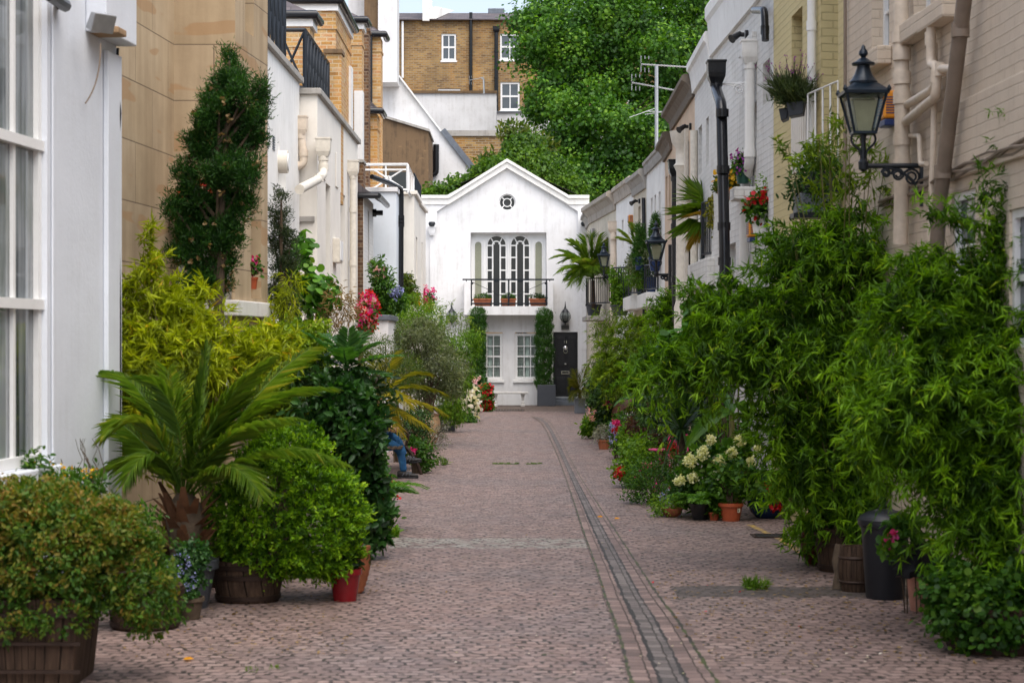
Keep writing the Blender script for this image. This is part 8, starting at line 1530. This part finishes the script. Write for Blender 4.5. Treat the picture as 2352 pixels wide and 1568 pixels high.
# hanging lavender trough
def lav():
    z = 20.4; c = P(1818, 262, z); t = plant('window_box', 'two dark plastic troughs of grassy lavender tilted over the yellow house balcony', 'planter', c)
    for x0, x1, y0, y1, dz in ((1806, 1848, 231, 268, 0), (1788, 1812, 246, 278, .1)):
        a, b_, c_, d = P(x0, y0 + 4, z + dz), P(x1, y0, z + dz), P(x1 - 4, y1 - 6, z + dz), P(x0 + 6, y1, z + dz); mb = MB(); o = Vector((.05, .22, 0)); mb.hexa([d, c_, c_ + o, d + o, a, b_, b_ + o, a + o]); mb.build('trough', M['slategrey'], t, bev=.008)
    pts = MB(); Pp, D, N = [], [], []
    for i in range(420):
        b0 = P(random.uniform(1798, 1842), random.uniform(232, 244), z + random.uniform(0, .2)); e = Vector((random.gauss(0, .55), random.gauss(0, .4), 1)); e = Vector((e.x, e.y, abs(e.z))).normalized(); Pp.append(b0); D.append(e); N.append((0, -1, .2))
    ln = rng.uniform(.22, .42, 420); leafmesh('foliage', LM['lavender'], t, np.array(Pp), np.array(D), np.array(N), ln, np.full(420, .010), np.clip(rng.normal(.35, .15, 420), 0, .75), 'lance')
    foliage('foliage', 'lavender', t, [lp(1820, 215, z + .1, 40, 26, .25)], 200, k=8, L=.09, W=.1, clump=.03, up=.1, down=-.6, tb=-.05)
    fl = np.array(Pp)[::5] + np.array([Vector(d) for d in D])[::5] * (ln[::5, None] + .08); n_ = len(fl); leafmesh('flowers', LM['purple'], t, np.repeat(fl, 2, 0) + rng.normal(size=(n_ * 2, 3)) * .01, rng.normal(size=(n_ * 2, 3)) + [0, 0, 1.5], rng.normal(size=(n_ * 2, 3)), np.full(n_ * 2, .02), np.full(n_ * 2, .012), np.full(n_ * 2, .0), 'oval')
    st = MB()
    for i in range(0, 420, 5): b0, e = Vector(Pp[i]), Vector(D[i]); st.tube([b0, b0 + e * (ln[i] + .08)], .0025, 3)
    st.build('flower_stalks', LM['lavender'], t)
lav()
# troughs on the yellow house
z = 19.2
for x0, x1, y0, y1, lab in ((1852, 1912, 395, 430, 'upper dark trough of leafy plants on the yellow house'), (1826, 1900, 445, 490, 'lower grey trough of mixed plants on the yellow house')):
    a, b_ = P(x0, y1, z), P(x1, y0, z); t = plant('window_box', lab, 'planter', a); mb = MB(); mb.box(a.x, b_.x, z - .1, z + .14, a.z, b_.z); mb.build('trough', M['slategrey'] if y0 < 400 else M['lightgrey'], t, bev=.01); mb = MB(); mb.box(a.x - .03, b_.x + .4, z - .12, z + .16, a.z - .05, a.z - .003); mb.build('shelf', M['iron'], t); foliage('foliage', 'green' if y0 < 400 else 'dark', t, [lp((x0 + x1) / 2, y0 - 10, z, (x1 - x0) * .55, 22, .15)], 150, k=6, L=.06, W=.4, tpl='oval', tb=.08)

# ================================================================ small things on the ground
def weed(label, x, y, s, mat='bright', n=60, tpl='lance', W=.1):
    c = G(x, y); t = thing('weed', label, 'weed', c, 'weeds growing between the setts'); k = c.y / FP; foliage('foliage', mat, t, [(np.array(c + Vector((0, 0, s * .25))), np.array([s, s * .8, s * .35]))], n, k=5, L=s * .7, W=W, clump=s * .1, up=.3, down=-.5, tpl=tpl, minz=.003); return t
weed('flat grassy weed tuft in the dark patch of setts', 1735, 1352, .10)
weed('upright leafy weed in front of the trailing plant barrel', 2240, 1500, .10, n=70, tpl='oval', W=.3)
weed('small green weed beside the bench legs', 1012, 1068, .13, n=40)
weed('weed at the foot of the slate planter by the front door', 1290, 928, .22, n=50, tpl='oval', W=.5)
weed('weed under the camellia at the lane edge', 890, 1232, .10, n=50, tpl='oval', W=.4)
weed('tiny sprig of grass near the bottom edge, left of two', 578, 1542, .035, n=14)
weed('tiny sprig of grass near the bottom edge, right of two', 632, 1536, .035, n=14)
weed('thin grass fringe beside the trailing plant barrel', 2300, 1495, .10, n=40)
moss = MB()
for i in range(34):
    x = random.choice([random.uniform(1135, 1190), random.uniform(1205, 1240)]); c = G(x, 1065 + random.uniform(-1.2, 1.2)); c = c + Vector((0, 0, .004)); a = random.uniform(.008, .035); b2 = a * random.uniform(.8, 2); h = random.uniform(.008, .02); moss.lathe(c, [(a, 0), (a * .7, h * .7), (.01, h)], 7, 1.6, .8)
o = moss.build('moss', plain('moss', (.06, .10, .015), .9, var=.5, scale=30), None); o['kind'] = 'stuff'
# fallen leaves and litter
def scatter(name, mat, n, area, L_, tpl='oval', kind='stuff'):
    x0, x1, y0, y1 = area; p = np.stack([rng.uniform(x0, x1, n), rng.uniform(y0, y1, n), np.full(n, .012)], 1); keep = np.ones(n, bool); d = rng.normal(size=(n, 3)) * [1, 1, .12]; ln = L_ * rng.uniform(.6, 1.4, n); o = leafmesh(name, LM[mat], None, p, d, np.tile([0, 0, 1.], (n, 1)) + rng.normal(size=(n, 3)) * .25, ln, ln * .6, rng.uniform(0, 1, n), tpl); o['kind'] = kind; return o
scatter('leaf_litter', 'straw', 520, (1.15, 3.1, 12.3, 17.5), .028); scatter('leaf_litter', 'straw', 420, (-2.6, -1.05, 12.6, 19), .026); scatter('leaf_litter', 'straw', 90, (-1.6, 1.8, 13, 30), .022); scatter('petal_litter', 'red', 10, (1.0, 2.2, 13, 24), .03); scatter('pale_litter', 'whitefl', 50, (-.5, 2.9, 11.9, 13.6), .018)
for x, y, lab in ((1372, 1189, 'curled orange fallen leaf lying across the channel'), (1411, 1193, 'yellow fallen leaf lying flat on the setts just beyond the channel edge'), (420, 1518, 'yellow fallen leaf on the setts beside the square wooden tub')):
    c = G(x, y); o = leafmesh('fallen_leaf', LM['yellowfl'], None, np.array([c + Vector((0, 0, .012)), c + Vector((.05, .03, .012))]), np.array([[1, .3, .1], [-.8, .5, .15]]), np.array([[0, -.3, 1], [.3, 0, 1.]]), np.array([.07, .05]), np.array([.045, .03]), np.array([.1, .3]), 'oval', loc=c); tag(o, lab, 'leaf')
